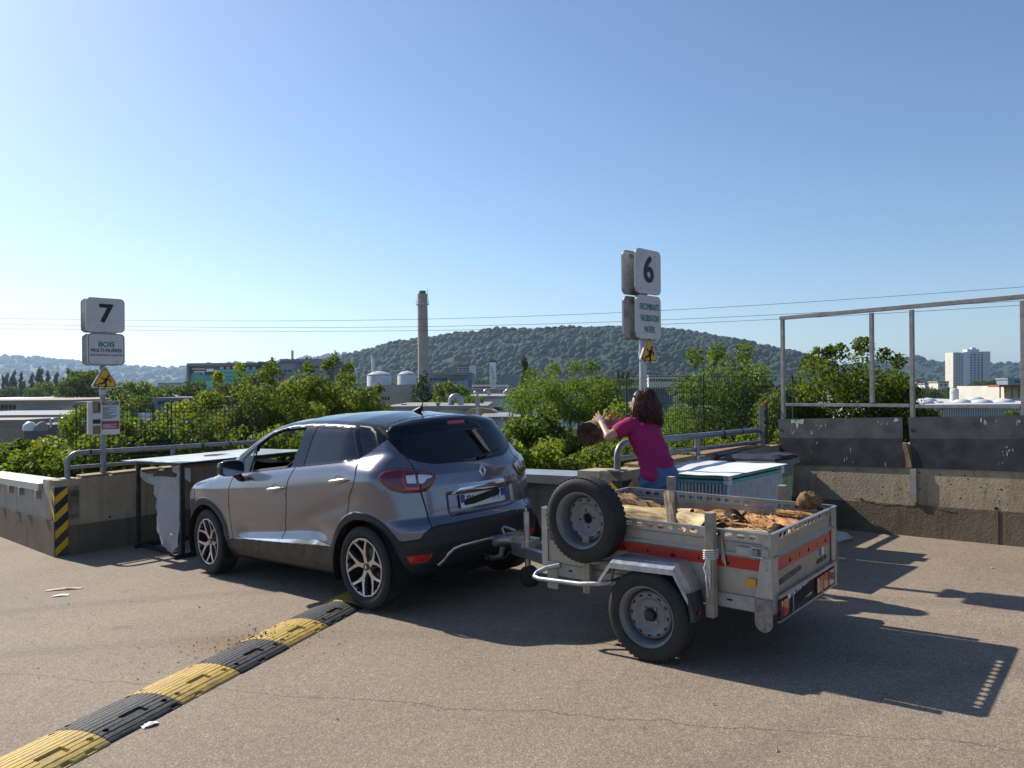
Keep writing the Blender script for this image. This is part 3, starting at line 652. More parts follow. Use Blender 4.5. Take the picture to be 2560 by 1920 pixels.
def car_W(x, z):
    sh = np.interp(x, *_BELT)-1.085
    zz = z-sh*sst(.72, 1.06, z)
    w = np.interp(zz, *_WZ)*np.interp(x, *_WX)
    # rear haunch swells over the wheel, tucks in behind lamps
    w = w+.022*np.exp(-((x-2.72)/.34)**2-((z-.98)/.17)**2)
    # front wing bulge
    w = w+.014*np.exp(-((x-.02)/.36)**2-((z-.80)/.16)**2)
    # scoop in the lower doors, rising to the rear
    zc = .47+.085*np.clip(x-.55, 0, 1.3)
    w = w-.030*np.exp(-((z-zc)/.065)**2)*sst(.5, .8, x)*(1-sst(1.95, 2.3, x))
    # diagonal swage of the rear door running up to the haunch
    zs = .62+.26*(x-1.5)
    w = w-.014*np.exp(-((z-zs+.03)/.06)**2)*sst(1.3, 1.9, x)*(1-sst(2.45, 2.7, x))
    w = w-.095*sst(1.06, 1.25, z)*sst(2.25, 2.85, x)
    return w
def car_f(x, y, z):
    ay = np.abs(y)
    side = ay-car_W(x, z)
    top = (z-(np.interp(x, *_TZ)-(.165*(.55+.45*sst(.1, .9, x))+.05*sst(2.2, 2.8, x))*ay**2))*.9
    rear = (x-(np.interp(z, *_RX)-.215*(ay/.80)**2.6))*.95
    front = ((np.interp(z, *_FX)+.30*(ay/.80)**2.4)-x)*.9
    bot = .20-z+.10*sst(2.7, 3.3, x)
    f = smax(side, top, .085)
    f = smax(f, rear, .085)
    f = smax(f, front, .12)
    return smax(f, bot, .05)
# ---------------------------------------------------------------- car materials
mat('car_paint', (.160, .156, .192), .27, metal=.70, coat=1.)
mat('car_black', (.006, .008, .016), .06, spec=.38)
mat('car_plastic', (.020, .021, .024), .55, var=.15, vs=30, bump=.04, bs=200)
mat('car_sill', (.075, .058, .045), .8, var=.3, vs=9, dirt=((.15, .11, .075), 12, .8))
mat('chrome', (.72, .74, .77), .08, metal=1.)
mat('satin_alu', (.48, .46, .43), .36, metal=.95, var=.05, vs=40)
mat('trim_strip', (.10, .09, .08), .5)
mat('alloy', (.52, .51, .51), .30, metal=.9, var=.06, vs=30, dirt=((.26, .23, .20), 30, .35))
mat('alloy_black', (.015, .015, .016), .35, coat=.5)
mat('tyre', (.022, .021, .020), .78, var=.25, vs=25, bump=.12, bs=150, dirt=((.05, .043, .037), 8, .5))
mat('lamp_red', (.55, .008, .015), .10, coat=1., spec=.7)
mat('lamp_red_dark', (.13, .004, .012), .10, coat=1., spec=.7)
mat('lamp_white', (.62, .64, .68), .12, coat=1., metal=.2)
mat('reflector_red', (.48, .012, .012), .25, coat=.8, bump=.2, bs=300)
mat('interior', (.018, .018, .020), .8, var=.2, vs=20)
mat('dash_top', (.05, .05, .048), .6)
mat('seat_cloth', (.022, .022, .024), .9, var=.2, vs=40)
mat('gap', (.004, .004, .005), .9)
mat('plate_white', (.72, .72, .70), .35, var=.04, vs=30)
mat('plate_blue', (.03, .07, .38), .35)
mat('ink', (.012, .012, .014), .5)
mat('redaction_black', (.014, .014, .013), .75)
def glass_mat(name, tint, refl=.06):
    m = bpy.data.materials.new(name); m.use_nodes = True; MATS[name] = m
    N, L = m.node_tree.nodes, m.node_tree.links; N.remove(N['Principled BSDF'])
    t = N.new('ShaderNodeBsdfTransparent'); t.inputs[0].default_value = (*tint, 1); g = N.new('ShaderNodeBsdfGlossy'); g.inputs['Roughness'].default_value = .03
    lw = N.new('ShaderNodeLayerWeight'); lw.inputs[0].default_value = .5; pw = N.new('ShaderNodeMath'); pw.operation = 'POWER'; L.new(lw.outputs['Facing'], pw.inputs[0]); pw.inputs[1].default_value = 4.5; f = N.new('ShaderNodeMath'); f.operation = 'MULTIPLY_ADD'; L.new(pw.outputs[0], f.inputs[0]); f.inputs[1].default_value = .9; f.inputs[2].default_value = refl; mx = N.new('ShaderNodeMixShader'); L.new(f.outputs[0], mx.inputs[0]); L.new(t.outputs[0], mx.inputs[1]); L.new(g.outputs[0], mx.inputs[2]); L.new(mx.outputs[0], N['Material Output'].inputs[0])
glass_mat('glass_clear', (.72, .80, .76)); glass_mat('glass_privacy', (.016, .019, .026), .075); glass_mat('glass_shield', (.78, .84, .80))
# ---------------------------------------------------------------- car outline polygons (side: x,z   rear: y,z   lamp: x-|y|,z)
G_FRONT = [(.545, 1.0), (.509, .887), (.49, .735), (.486, .58), (.513, .431), (.535, .34)]
G_MID = [(1.629, 1.10), (1.567, .991), (1.54, .888), (1.535, .785), (1.512, .685), (1.43, .545), (1.40, .466), (1.395, .34)]
G_REAR = [(2.53, 1.176), (2.588, 1.063), (2.555, .971), (2.475, .879), (2.442, .753), (2.44, .70)]
TWO = [(.40, 1.0), (.56, 1.028), (.687, 1.036), (1.552, 1.103), (1.741, 1.115), (2.475, 1.168), (2.524, 1.186), (2.666, 1.286), (2.73, 1.322), (2.76, 1.345), (2.9, 1.42), (3.4, 1.7)]
P_FWIN = [(.805, 1.056), (.825, 1.300), (.989, 1.388), (1.216, 1.450), (1.614, 1.458), (1.552, 1.112)]
P_TRI = [(.62, 1.172), (.790, 1.280), (.778, 1.060), (.690, 1.050)]
P_RWIN = [(1.784, 1.455), (2.352, 1.434), (2.492, 1.20), (2.468, 1.180), (1.741, 1.128)]
P_QWIN = [(2.395, 1.436), (2.512, 1.421), (2.575, 1.386), (2.652, 1.290), (2.532, 1.204)]
TRIM = [(.579, 1.165), (.83, 1.326), (1.041, 1.424), (1.343, 1.469), (1.685, 1.476), (1.987, 1.47), (2.349, 1.45)]
TRIM2 = [(2.40, 1.450), (2.519, 1.434), (2.594, 1.394), (2.672, 1.29)]
P_RGLASS = [(0, 1.106), (.125, 1.108), (.40, 1.114), (.518, 1.142), (.586, 1.172), (.622, 1.212), (.600, 1.29), (.566, 1.356), (.3, 1.372), (0, 1.378)]
G_GATE = [(.617, 1.45), (.655, 1.345), (.632, 1.235), (.60, 1.18), (.588, 1.13), (.59, 1.074), (.591, .906), (.562, .735), (.576, .64)]
P_LAMP = [(1.972, 1.063), (2.055, 1.105), (2.211, 1.116), (2.383, 1.095), (2.513, 1.068), (2.612, 1.037), (2.624, 1.004), (2.568, .947), (2.506, .915), (2.445, .908), (2.266, .914), (2.122, .946), (2.029, 1.004)]
P_LW1 = [(2.289, 1.046), (2.392, 1.048), (2.400, .984), (2.304, .989)]
P_LW2 = [(2.420, 1.048), (2.581, 1.034), (2.57, 1.02), (2.515, 1.01), (2.476, .979), (2.428, .980)]
P_REFL = [(.752, .440), (.576, .440), (.612, .380), (.722, .376)]
WB = 2.606; HUB = .33
def zcut(ay): return np.interp(ay, [0, .5, .576, .64, .668, .804, .92], [.662, .655, .645, .604, .566, .557, .552])
def car_grids(rs):
    """ray-projected grids over the implicit body; rs: resolution per face"""
    X0, X1, YM, Z0, Z1 = -.95, 3.35, .95, .15, 1.64; out = []
    def grid(kind, res):
        if kind in 'LR':
            a = np.linspace(X0, X1, int((X1-X0)/res)); c = np.linspace(Z0, Z1, int((Z1-Z0)/res)); A_, C_ = np.meshgrid(a, c, indexing='ij'); P = np.stack([A_, np.full_like(A_, -YM if kind == 'L' else YM), C_], -1)
        elif kind in 'TB':
            a = np.linspace(X0, X1, int((X1-X0)/res)); c = np.linspace(-YM, YM, int(2*YM/res)); A_, C_ = np.meshgrid(a, c, indexing='ij'); P = np.stack([A_, C_, np.full_like(A_, Z1 if kind == 'T' else Z0)], -1)
        else:
            a = np.linspace(-YM, YM, int(2*YM/res)); c = np.linspace(Z0, Z1, int((Z1-Z0)/res)); A_, C_ = np.meshgrid(a, c, indexing='ij'); P = np.stack([np.full_like(A_, X1 if kind == 'K' else X0), A_, C_], -1)
        sh = A_.shape; P = P.reshape(-1, 3); Q = np.stack([np.clip(P[:, 0], -.15, 2.35), np.clip(P[:, 1], -.12, .12), np.full(len(P), .66)], -1)
        D = P-Q; lo = np.zeros(len(P)); hi = np.full(len(P), 1.05)
        for _ in range(34):
            md = (lo+hi)/2; p = Q+D*md[:, None]; ins = car_f(p[:, 0], p[:, 1], p[:, 2]) < 0; lo = np.where(ins, md, lo); hi = np.where(ins, hi, md)
        p = Q+D*lo[:, None]; idx = np.arange(len(p)).reshape(sh)
        F = np.stack([idx[:-1, :-1], idx[1:, :-1], idx[1:, 1:], idx[:-1, 1:]], -1).reshape(-1, 4)
        if kind in 'RTFB': pass
        e = 2e-3; fx = lambda i: car_f(*(p+e*np.eye(3)[i]).T)-car_f(*(p-e*np.eye(3)[i]).T)
        n = np.stack([fx(0), fx(1), fx(2)], -1); n /= np.linalg.norm(n, axis=1)[:, None]+1e-12
        # orient faces outward
        f0 = np.cross(p[F[:, 1]]-p[F[:, 0]], p[F[:, 2]]-p[F[:, 0]]); fl = (f0*n[F[:, 0]]).sum(1) < 0; F[fl] = F[fl][:, ::-1]
        return p, n, F
    for k, res in rs.items(): out.append((k, *grid(k, res)))
    return out
CLS = ['body', 'hole', 'cladding', 'sill', 'bumper', 'roof', 'glass_front', 'glass_tri', 'glass_rear', 'glass_quarter', 'trim', 'door_front', 'door_rear', 'tail_lamp', 'lamp_white', 'rear_glass', 'spoiler', 'tailgate', 'windscreen', 'bonnet', 'reflector', 'gap', 'headlamp', 'brake_lamp', 'lamp_line']
CI = {c: i for i, c in enumerate(CLS)}
def classify(p):
    x, y, z = p[:, 0], p[:, 1], p[:, 2]; ay = np.abs(y); s = x-ay; c = np.zeros(len(p), int)
    two = np.interp(x, [q[0] for q in TWO], [q[1] for q in TWO])
    sidez = (ay > .46)
    rearz = x > np.interp(z, [.3, 1.1, 1.3, 1.45, 1.6], [2.9, 2.80, 2.70, 2.60, 2.55])
    gx = lambda G: np.interp(z, [q[1] for q in G][::-1], [q[0] for q in G][::-1])
    # doors
    d = sidez & (z < two) & (z > .30) & ~rearz
    c[d & (x > gx(G_FRONT)) & (x < gx(G_MID))] = CI['door_front']
    c[d & (x >= gx(G_MID)) & (x < gx(G_REAR))] = CI['door_rear']
    # bonnet and windscreen (top surfaces)
    wsx = .12+.42*(ay/.75)**2.2; rfx = 1.0-.16*(ay/.6)**2
    top = (x < 1.2) & (ay < .78) & (z > .8)
    c[top & (x < wsx) & (x > -.70+.25*(ay/.6)**2) & (ay < .66)] = CI['bonnet']
    apil = np.interp(x, [.1, .5, 1.0], [.70, .655, .545])
    # black upper body
    up = (z > two) & (x > wsx-.02) & ~(rearz & (ay < 2)) & (x > .30)
    up |= (x > wsx) & (x < 2.9) & (z > 1.12) & (ay < .62) & ~rearz
    c[up] = CI['roof']
    c[(x > wsx) & (x < rfx) & (ay < apil) & (z > 1.03)] = CI['windscreen']
    # rear
    gy = np.interp(z, [q[1] for q in G_GATE][::-1], [q[0] for q in G_GATE][::-1])
    gate = rearz & (ay < gy) & (z > zcut(ay)) & (z < 1.452)
    c[gate] = CI['tailgate']
    c[rearz & (z > 1.20) & (ay < gy) & (z < 1.5)] = CI['roof']
    c[rearz & (ay >= gy) & (z > np.interp(x, [q[0] for q in TWO], [q[1] for q in TWO]))] = CI['roof']
    c[rearz & inpoly(ay, z, [(-.01, 1.106)]+P_RGLASS[1:-1]+[(-.01, 1.378)])] = CI['rear_glass']
    sp = rearz & (z > np.interp(ay, [0, .3, .566, .6], [1.378, 1.372, 1.356, 1.33])) & (ay < gy) & (z < 1.475) & (x > 2.70); c[sp] = CI['spoiler']
    c[rearz & (ay < .10) & (z > 1.418) & (z < 1.437)] = CI['brake_lamp']
    # windows
    for k, P in (('glass_front', P_FWIN), ('glass_tri', P_TRI), ('glass_rear', P_RWIN), ('glass_quarter', P_QWIN)): c[sidez & (z > 1.02) & inpoly(x, z, P)] = CI[k]
    c[sidez & (z > 1.12) & ((dline(x, z, TRIM) < .0065) | (dline(x, z, TRIM2) < .005))] = CI['trim']
    # lamps
    lz = (x > 2.6) & (z > .85) & (z < 1.2)
    c[lz & inpoly(s, z, P_LAMP)] = CI['tail_lamp']
    c[lz & inpoly(s, z, P_LAMP) & (dline(s, z, [(2.27, 1.075), (2.255, 1.02), (2.29, .955), (2.42, .942)]) < .008)] = CI['lamp_line']
    c[lz & (inpoly(s, z, P_LW1) | inpoly(s, z, P_LW2))] = CI['lamp_white']
    hl = (x < -.25) & (x > -.85) & (ay > .42) & (z > .70+.10*(x+.85)) & (z < .80+.16*(x+.85)); c[hl] = CI['headlamp']
    # lower plastics
    c[(x > 2.85) & (z < zcut(ay))] = CI['bumper']; c[(x < -.35) & (z < .50)] = CI['bumper']
    sill = (x > .3) & (x < 2.3) & (z < np.interp(x, [.4, 1.39, 2.2], [.398, .433, .463])); c[sill & (ay > .4)] = CI['sill']
    c[z < .235] = CI['cladding']
    for cx in (0., WB):
        r = np.hypot(x-cx, z-HUB); ro = .452 if cx == 0 else .446
        m = (r < ro) & (ay > .45); c[m] = CI['cladding']
        skirt = (ay > .45) & (z < HUB+.03) & (np.abs(x-cx) < ro+.05*np.clip((HUB-z)/.15, 0, 1)); c[skirt] = CI['cladding']
        c[(r < .385) & (ay > .45)] = CI['hole']
    c[(x > 2.95) & inpoly(ay, z, P_REFL)] = CI['reflector']
    return c
def gaps(p):
    """distance to the nearest panel gap"""
    x, y, z = p[:, 0], p[:, 1], p[:, 2]; ay = np.abs(y); d = np.full(len(p), 1e3); sd = (ay > .5) & (z < 1.19) & (z > .28)
    for G in (G_FRONT, G_MID, G_REAR): d = np.where(sd & (x < 2.75), np.minimum(d, dline(x, z, G)), d)
    rz = (x > 2.55)
    d = np.where(rz, np.minimum(d, dline(ay, z, G_GATE)), d)
    # joint roof / spoiler
    jx = 2.66+.04*(ay/.5)**2*0
    d = np.where((z > 1.40) & (ay < .60), np.minimum(d, np.abs(x-(2.655-.03*(ay/.5)**2))), d)
    d = np.where((z > 1.40) & (x > 2.4) & (ay >= .53) & (x < 2.75), np.minimum(d, dline(x, z, [(2.635, 1.46), (2.68, 1.43), (2.75, 1.36)])+.001), d)
    # bonnet
    d = np.where((x < .5) & (z > .8) & (ay > .4), np.minimum(d, dline(x, ay, [(-.5, .60), (-.2, .66), (.3, .70)])), d)
    return d
def displace(p, n, c):
    x, y, z = p[:, 0], p[:, 1], p[:, 2]; ay = np.abs(y); h = np.zeros(len(p)); g = gaps(p)
    h -= .009*np.clip(1-g/.0075, 0, 1)**1.2
    for cx, ro in ((0., .452), (WB, .446)):
        r = np.hypot(x-cx, z-HUB); m = (ay > .45) & (z > .2); h = np.where(m, h+.013*sst(ro+.004, ro-.008, r)*1., h)
    gl = np.isin(c, [CI[k] for k in ('glass_front', 'glass_tri', 'glass_rear', 'glass_quarter')]); h = np.where(gl, -.006, h)
    h = np.where(c == CI['trim'], h+.003, h)
    h = np.where(c == CI['sill'], h+.006*sst(.46, .40, z), h)
    h = np.where(c == CI['rear_glass'], h-.003, h)
    h = np.where(c == CI['spoiler'], h+.016*sst(1.375, 1.43, z), h)
    h = np.where((c == CI['roof']) & (x > 2.66) & (z > 1.41) & (ay < .6), h+.012*sst(2.67, 2.80, x), h)
    lm = np.isin(c, [CI['tail_lamp'], CI['lamp_white'], CI['lamp_line']]); s = x-ay; e = dline(s, z, P_LAMP+[P_LAMP[0]]); h = np.where(lm, h+.010*sst(0, .03, e), h)
    # recess for the number plate
    rp = (x > 3.) & (z > .66) & (z < .96); k = sst(.40, .36, ay)*sst(.69, .73, z)*sst(.895, .862, z); h = np.where(rp, h-.022*k, h)
    # bumper shelf
    h = np.where((c == CI['bumper']) & (x > 2.8), h+.012*sst(zcut(ay), zcut(ay)-.02, z)*sst(.30, .36, z), h)
    return p+n*h[:, None], g
CAR_M = Matrix(((.73989867, .67102753, -.04766576, -2.53326166), (-.67098564, .74122028, .01925555, 8.5135829), (.04825183, .01773588, .99867773, -.22764428), (0, 0, 0, 1)))
car = thing('car', 'grey crossover car with black roof parked beside the wall, trailer hitched behind', 'car', m=CAR_M)
def build_car():
    parts = {}
    res = {'L': .0065, 'K': .0065, 'T': .014, 'R': .014, 'F': .018, 'B': .03}
    for kind, p, n, F in car_grids(res):
        cv = classify(p); q, g = displace(p, n, cv)
        fc = classify(p[F].mean(1)); gm = gaps(p[F].mean(1)) < (.0042 if kind in 'LK' else .006)
        solid = ~np.isin(fc, [CI['hole'], CI['cladding'], CI['sill'], CI['bumper'], CI['glass_front'], CI['glass_tri'], CI['glass_rear'], CI['glass_quarter'], CI['rear_glass'], CI['lamp_white'], CI['trim'], CI['windscreen']])
        fc[gm & solid] = CI['gap']
        # vertex normals of the displaced surface
        fn = np.cross(q[F[:, 2]]-q[F[:, 0]], q[F[:, 3]]-q[F[:, 1]]); vn = np.zeros_like(q)
        for i in range(4): np.add.at(vn, F[:, i], fn)
        vn /= np.linalg.norm(vn, axis=1)[:, None]+1e-12
        edge = np.zeros(len(p), bool)
        smooth_n = np.where((np.abs(q-p).sum(1) < 1e-5)[:, None], n, vn)
        left = p[F].mean(1)[:, 1] < 0
        for k in np.unique(fc):
            nm = CLS[k]
            if nm == 'hole' : continue
            quad = nm in ('body', 'bumper', 'cladding', 'lamp_white', 'lamp_line', 'sill', 'trim')
            fr_ = p[F].mean(1)[:, 0] < 1.3
            for sd in ((10, 11, 12, 13) if quad else (0, 1) if nm in ('door_front', 'door_rear', 'glass_front', 'glass_tri', 'glass_rear', 'glass_quarter', 'tail_lamp', 'headlamp', 'reflector') else (2,)):
                if nm == 'glass_front' and sd == 0: continue                     # driver's window is wound down
                m = (fc == k) & ((left if sd == 0 else ~left) if sd < 2 else True)
                if sd >= 10: m &= (left if sd % 2 == 0 else ~left)
                if sd >= 10 and nm in ('body', 'bumper', 'cladding'): m &= (fr_ if sd < 12 else ~fr_)
                if sd >= 12 and nm not in ('body', 'bumper', 'cladding'): continue
                if nm == 'bumper' and sd >= 10: m = (fc == k) & (fr_ if sd < 12 else ~fr_)
                if nm == 'bumper' and sd % 2: continue
                if m.any():
                    parts.setdefault((nm, sd), []).append((q, smooth_n, F[m]))
    M_ = {'body': 'car_paint', 'cladding': 'car_plastic', 'sill': 'car_sill', 'bumper': 'car_plastic', 'roof': 'car_black', 'glass_front': 'glass_clear', 'glass_tri': 'glass_clear', 'glass_rear': 'glass_privacy', 'glass_quarter': 'glass_privacy', 'trim': 'trim_strip', 'door_front': 'car_paint', 'door_rear': 'car_paint', 'tail_lamp': 'lamp_red_dark', 'lamp_white': 'lamp_white', 'rear_glass': 'glass_privacy', 'spoiler': 'car_black', 'tailgate': 'car_paint', 'windscreen': 'glass_shield', 'bonnet': 'car_paint', 'reflector': 'reflector_red', 'gap': 'gap', 'headlamp': 'lamp_white', 'brake_lamp': 'lamp_red', 'lamp_line': 'lamp_red'}
    NM = {'body': 'body_shell', 'cladding': 'arch_cladding', 'sill': 'side_sill', 'bumper': 'bumper', 'glass_front': 'window', 'glass_tri': 'window', 'glass_rear': 'window', 'glass_quarter': 'window', 'trim': 'window_trim', 'door_front': 'door', 'door_rear': 'door', 'lamp_white': 'lamp_lens', 'rear_glass': 'rear_window', 'gap': 'panel_gap', 'lamp_line': 'lamp_ring', 'brake_lamp': 'brake_light', 'tail_lamp': 'tail_light', 'headlamp': 'headlight'}
    made = {}
    for (nm, sd), lst in parts.items():
        Vs, Ns, Fs = [], [], []; o = 0
        for q, vn, F in lst:
            u_, inv = np.unique(F, return_inverse=True); Vs.append(q[u_]); Ns.append(vn[u_]); Fs.append(inv.reshape(-1, 4)+o); o += len(u_)
        par = car
        ob = npmesh(NM.get(nm, nm), np.concatenate(Vs), np.concatenate(Fs), M_[nm], par)
        try: ob.data.normals_split_custom_set_from_vertices(np.concatenate(Ns).astype(np.float32))
        except Exception as ex: print('normals', ex)
        made[(nm, sd)] = ob
    for k, lb in ((('roof', 2), 'glossy black roof and pillars'), (('sill', 10), 'dusty brown sill'), (('rear_glass', 2), 'dark tinted rear window')): made[k]['label'] = lb
    made[('gap', 2)]['kind'] = 'stuff'
    # dark lining inside the shell
    Vs, Fs = [], []; o = 0
    for kind, p, n, F in car_grids({'L': .03, 'R': .03, 'T': .03, 'K': .03, 'F': .04}):
        fc = classify(p[F].mean(1)); keep = ~np.isin(fc, [CI[k] for k in ('hole', 'glass_front', 'glass_tri', 'glass_rear', 'glass_quarter', 'windscreen', 'rear_glass')]) & (p[F].mean(1)[:, 2] > .36)
        Fk = F[keep]; Vs.append(p-n*.030); Fs.append(Fk+o); o += len(p)
    V = np.concatenate(Vs); Fk = np.concatenate(Fs); u_, inv = np.unique(Fk, return_inverse=True)
    npmesh('inner_lining', V[u_], inv.reshape(-1, 4), 'interior', car)
    return made
CARP = build_car()
def on_car(xz, side=-1, out=0.):
    """point on the flank at side-view x,z"""
    x, z = xz; y = float(car_W(np.array([x]), np.array([z]))[0]); return Vector((x, side*(y+out), z))
def on_rear(y, z, out=0.):
    lo, hi = 2.4, 3.4
    for _ in range(40):
        m = (lo+hi)/2
        if car_f(np.array([m]), np.array([y]), np.array([z]))[0] < 0: lo = m
        else: hi = m
    return Vector((lo+out, y, z))
# ---- wheel arch liners
for cx in (0., WB):
    for sd in (-1, 1):
        b = MB(); n = 28; V = []; Fc = []
        for i in range(n+1):
            a = math.pi*(-.12+1.24*i/n); 
            for yy in (.50, .874): V.append((cx+.392*math.cos(a), sd*yy, HUB+.392*math.sin(a)))
        for i in range(n): Fc.append((2*i, 2*i+1, 2*i+3, 2*i+2))
        c0 = len(V); V.append((cx, sd*.50, HUB))
        for i in range(n): Fc.append((2*i, 2*i+2, c0))
        b.add(V, Fc).build('arch_liner', 'gap', car, fix=False)
# ---- wheels
def make_wheel(cy, cx, rot, steer=0.):
    sd = -1 if cy < 0 else 1
    w = thing('wheel', None, None); w.parent = car
    w.matrix_local = Matrix.Translation((cx, cy, HUB)) @ Matrix.Rotation(steer, 4, 'Z') @ Matrix.Rotation(R(90) if sd < 0 else R(-90), 4, 'X')   # local z points outward
    t = MB(); prof = [(.236, .080), (.240, .094), (.262, .105), (.292, .106), (.312, .098), (.322, .086), (.3245, .070)]
    for a in (.050, .012, -.030, -.066): prof += [(.3255, a+.008), (.3255, a), (.317, a-.001), (.317, a-.008), (.3255, a-.009)]
    prof += [(.3245, -.078), (.321, -.088), (.310, -.099), (.290, -.106), (.262, -.105), (.236, -.09)]
    t.lathe(prof, 72)
    for i in range(60):                                   # shoulder blocks
        a = 2*math.pi*i/60; m = Matrix.Rotation(a, 3, 'Z')
        for zz in (.078, -.078): t.box(m @ Vector((.3215, 0, zz)), (.010, .022, .022), m)
    t.build('tyre', 'tyre', w)
    rb = MB(); rb.lathe([(.236, .092), (.233, .098), (.226, .098), (.224, .086), (.216, .02), (.20, -.06), (.2, -.09), (.236, -.09)], 64)
    rb.lathe([(.0, .0), (.12, .005), (.205, -.02)], 48)
    rim = rb.build('rim', 'alloy_black', w)
    lip = MB().lathe([(.2335, .097), (.232, .101), (.222, .101), (.2215, .093)], 64); lip.build('rim_edge', 'alloy', w)
    sp = MB()
    def poly3(pts, z0, z1):
        n = len(pts); V = [(x, y, z0+(z1-z0)*0) for x, y in pts]
        def zf(x, y): r = math.hypot(x, y); return z1+.030*min(1, r/.22)**2-.022
        sp.add([(x, y, zf(x, y)) for x, y in pts]+[(x*.99, y*.99, zf(x, y)-.03) for x, y in pts], [tuple(range(n))]+[(i, n+i, n+(i+1) % n, (i+1) % n) for i in range(n)])
    for k in range(5):
        a = R(rot)+2*math.pi*k/5; ca, sa = math.cos(a), math.sin(a); T = lambda r, d: (r*ca-d*sa, r*sa+d*ca)
        poly3([T(.03, -.020), T(.108, -.017), T(.128, 0), T(.108, .017), T(.03, .020)], 0, .09)
        for sg in (-1, 1):
            e = []
            inner = [(.095, .0), (.128, .0), (.165, .030), (.200, .0605), (.2225, .073)]; outer = [(.218, .098), (.208, .100), (.185, .074), (.150, .045), (.095, .018)]
            pts = [T(r, sg*d) for r, d in inner]+[T(r, sg*d) for r, d in outer]
            poly3(pts if sg > 0 else pts[::-1], 0, .0895)
            gapa = [(.2215, .073), (.2222, .016), (.2125, .016), (.2085, .060)]
            pts = [T(r, sg*d) for r, d in gapa]; poly3(pts if sg < 0 else pts[::-1], 0, .089)
    sp.cyl((0, 0, .03), (0, 0, .070), .040, 24); sp.build('spoke', 'alloy', w)
    cp = MB().cyl((0, 0, .06), (0, 0, .077), .029, 24); cp.build('hub_cap', 'alloy_black', w)
    MB().prism([(0, .017), (.010, 0), (0, -.017), (-.010, 0)], (0, 0, .077), (1, 0, 0), (0, 1, 0), (0, 0, .001)).build('emblem', 'chrome', w)
    for k in range(5): a = R(rot+36)+2*math.pi*k/5; MB().cyl((.052*math.cos(a), .052*math.sin(a), .0), (.052*math.cos(a), .052*math.sin(a), .048), .010, 8).build('wheel_nut', 'galv_dull', w)
make_wheel(-.765, 0, 60, R(-2)); make_wheel(.765, 0, 10, R(-2)); make_wheel(-.758, WB, 28); make_wheel(.758, WB, 50)
# ---- chrome strips low on the doors
def strip(pts, w0, out, name, m, par=None):
    V = []; Fc = []
    for i, (x, z0, z1) in enumerate(pts):
        for zz, oo in ((z0, .0), (z0+.004, out), (z1-.003, out), (z1, .0)): V.append(on_car((x, zz), -1, oo+.006))
    for i in range(len(pts)-1):
        for j in range(3): Fc.append((i*4+j, i*4+j+1, i*4+5+j, i*4+4+j))
    MB().add(V, Fc).build(name, m, par or car)
def lerp_pts(a, b, n): return [tuple(a[k]+(b[k]-a[k])*i/n for k in range(3)) for i in range(n+1)]
strip(lerp_pts((.60, .413, .417), (1.385, .436, .467), 14), 0, .012, 'chrome_strip', 'chrome')
strip(lerp_pts((1.39, .436, .467), (1.98, .463, .507), 10)+lerp_pts((2.0, .464, .505), (2.17, .466, .470), 4), 0, .012, 'chrome_strip', 'chrome')
# ---- door handles in their cups
for (x0, z0), (x1, z1), par in (((1.247, .905), (1.491, .929), ('door_front', 0)), ((2.228, 1.005), (2.485, 1.031), ('door_rear', 0))):
    cx, cz = (x0+x1)/2-.01, (z0+z1)/2
    b = MB(); n = 20; V = [on_car((cx+.055*math.cos(a), cz+.038*math.sin(a)+.004), -1, .0015) for a in [2*math.pi*i/n for i in range(n)]]
    b.add(V+[on_car((cx, cz), -1, -.012)], [(i, (i+1) % n, n) for i in range(n)]).build('handle_cup', 'gap', CARP[par], fix=False)
    pts = []; rs_ = []
    for i in range(13):
        k = i/12; x = x0+(x1-x0)*k; z = z0+(z1-z0)*k; pts.append(on_car((x, z), -1, .012+.022*math.sin(math.pi*min(1, max(0, k)))**.5)); rs_.append(.007+.009*math.sin(math.pi*k)**.4)
    MB().tube(pts, rs_, 12).build('handle', 'satin_alu', CARP[par])
    p = on_car((x0+(x1-x0)*.86, z0+(z1-z0)*.86), -1, .045); MB().cyl(p, p+Vector((0, -.006, 0)), .006, 10).build('lock', 'ink', CARP[par])
# ---- door mirror
def make_mirror(sd):
    b = MB(); c = Vector((.735, sd*.965, 1.105)); n = 18; V = []; Fc = []
    prof = [(-.115, .25), (-.10, .62), (-.06, .90), (0, 1.0), (.045, .98), (.062, .90)]       # along x (front .. glass)
    for dx, k in prof:
        for i in range(n):
            a = 2*math.pi*i/n; ca, sa = math.cos(a), math.sin(a); e = 2/3.2
            V.append(c+Vector((dx, .118*k*math.copysign(abs(ca)**e, ca)*1.0, .078*k*math.copysign(abs(sa)**e, sa)-.012*(1-k))))
    for i in range(len(prof)-1):
        for j in range(n): Fc.append((i*n+j, i*n+(j+1) % n, (i+1)*n+(j+1) % n, (i+1)*n+j))
    Fc.append(tuple(range(n))); b.add(V, Fc, True); m = b.build('door_mirror', 'car_black', car)
    MB().add([V[(len(prof)-1)*n+j]-Vector((.006, 0, 0)) for j in range(n)], [tuple(range(n))]).build('mirror_glass', 'chrome', m)
    s = MB(); s.tube([c+Vector((-.01, -sd*.06, -.06)), c+Vector((-.02, -sd*.10, -.10)), Vector((.73, sd*.855, .985))], [.04, .034, .030], 12); s.build('mirror_stalk', 'car_plastic', m)
make_mirror(-1); make_mirror(1)
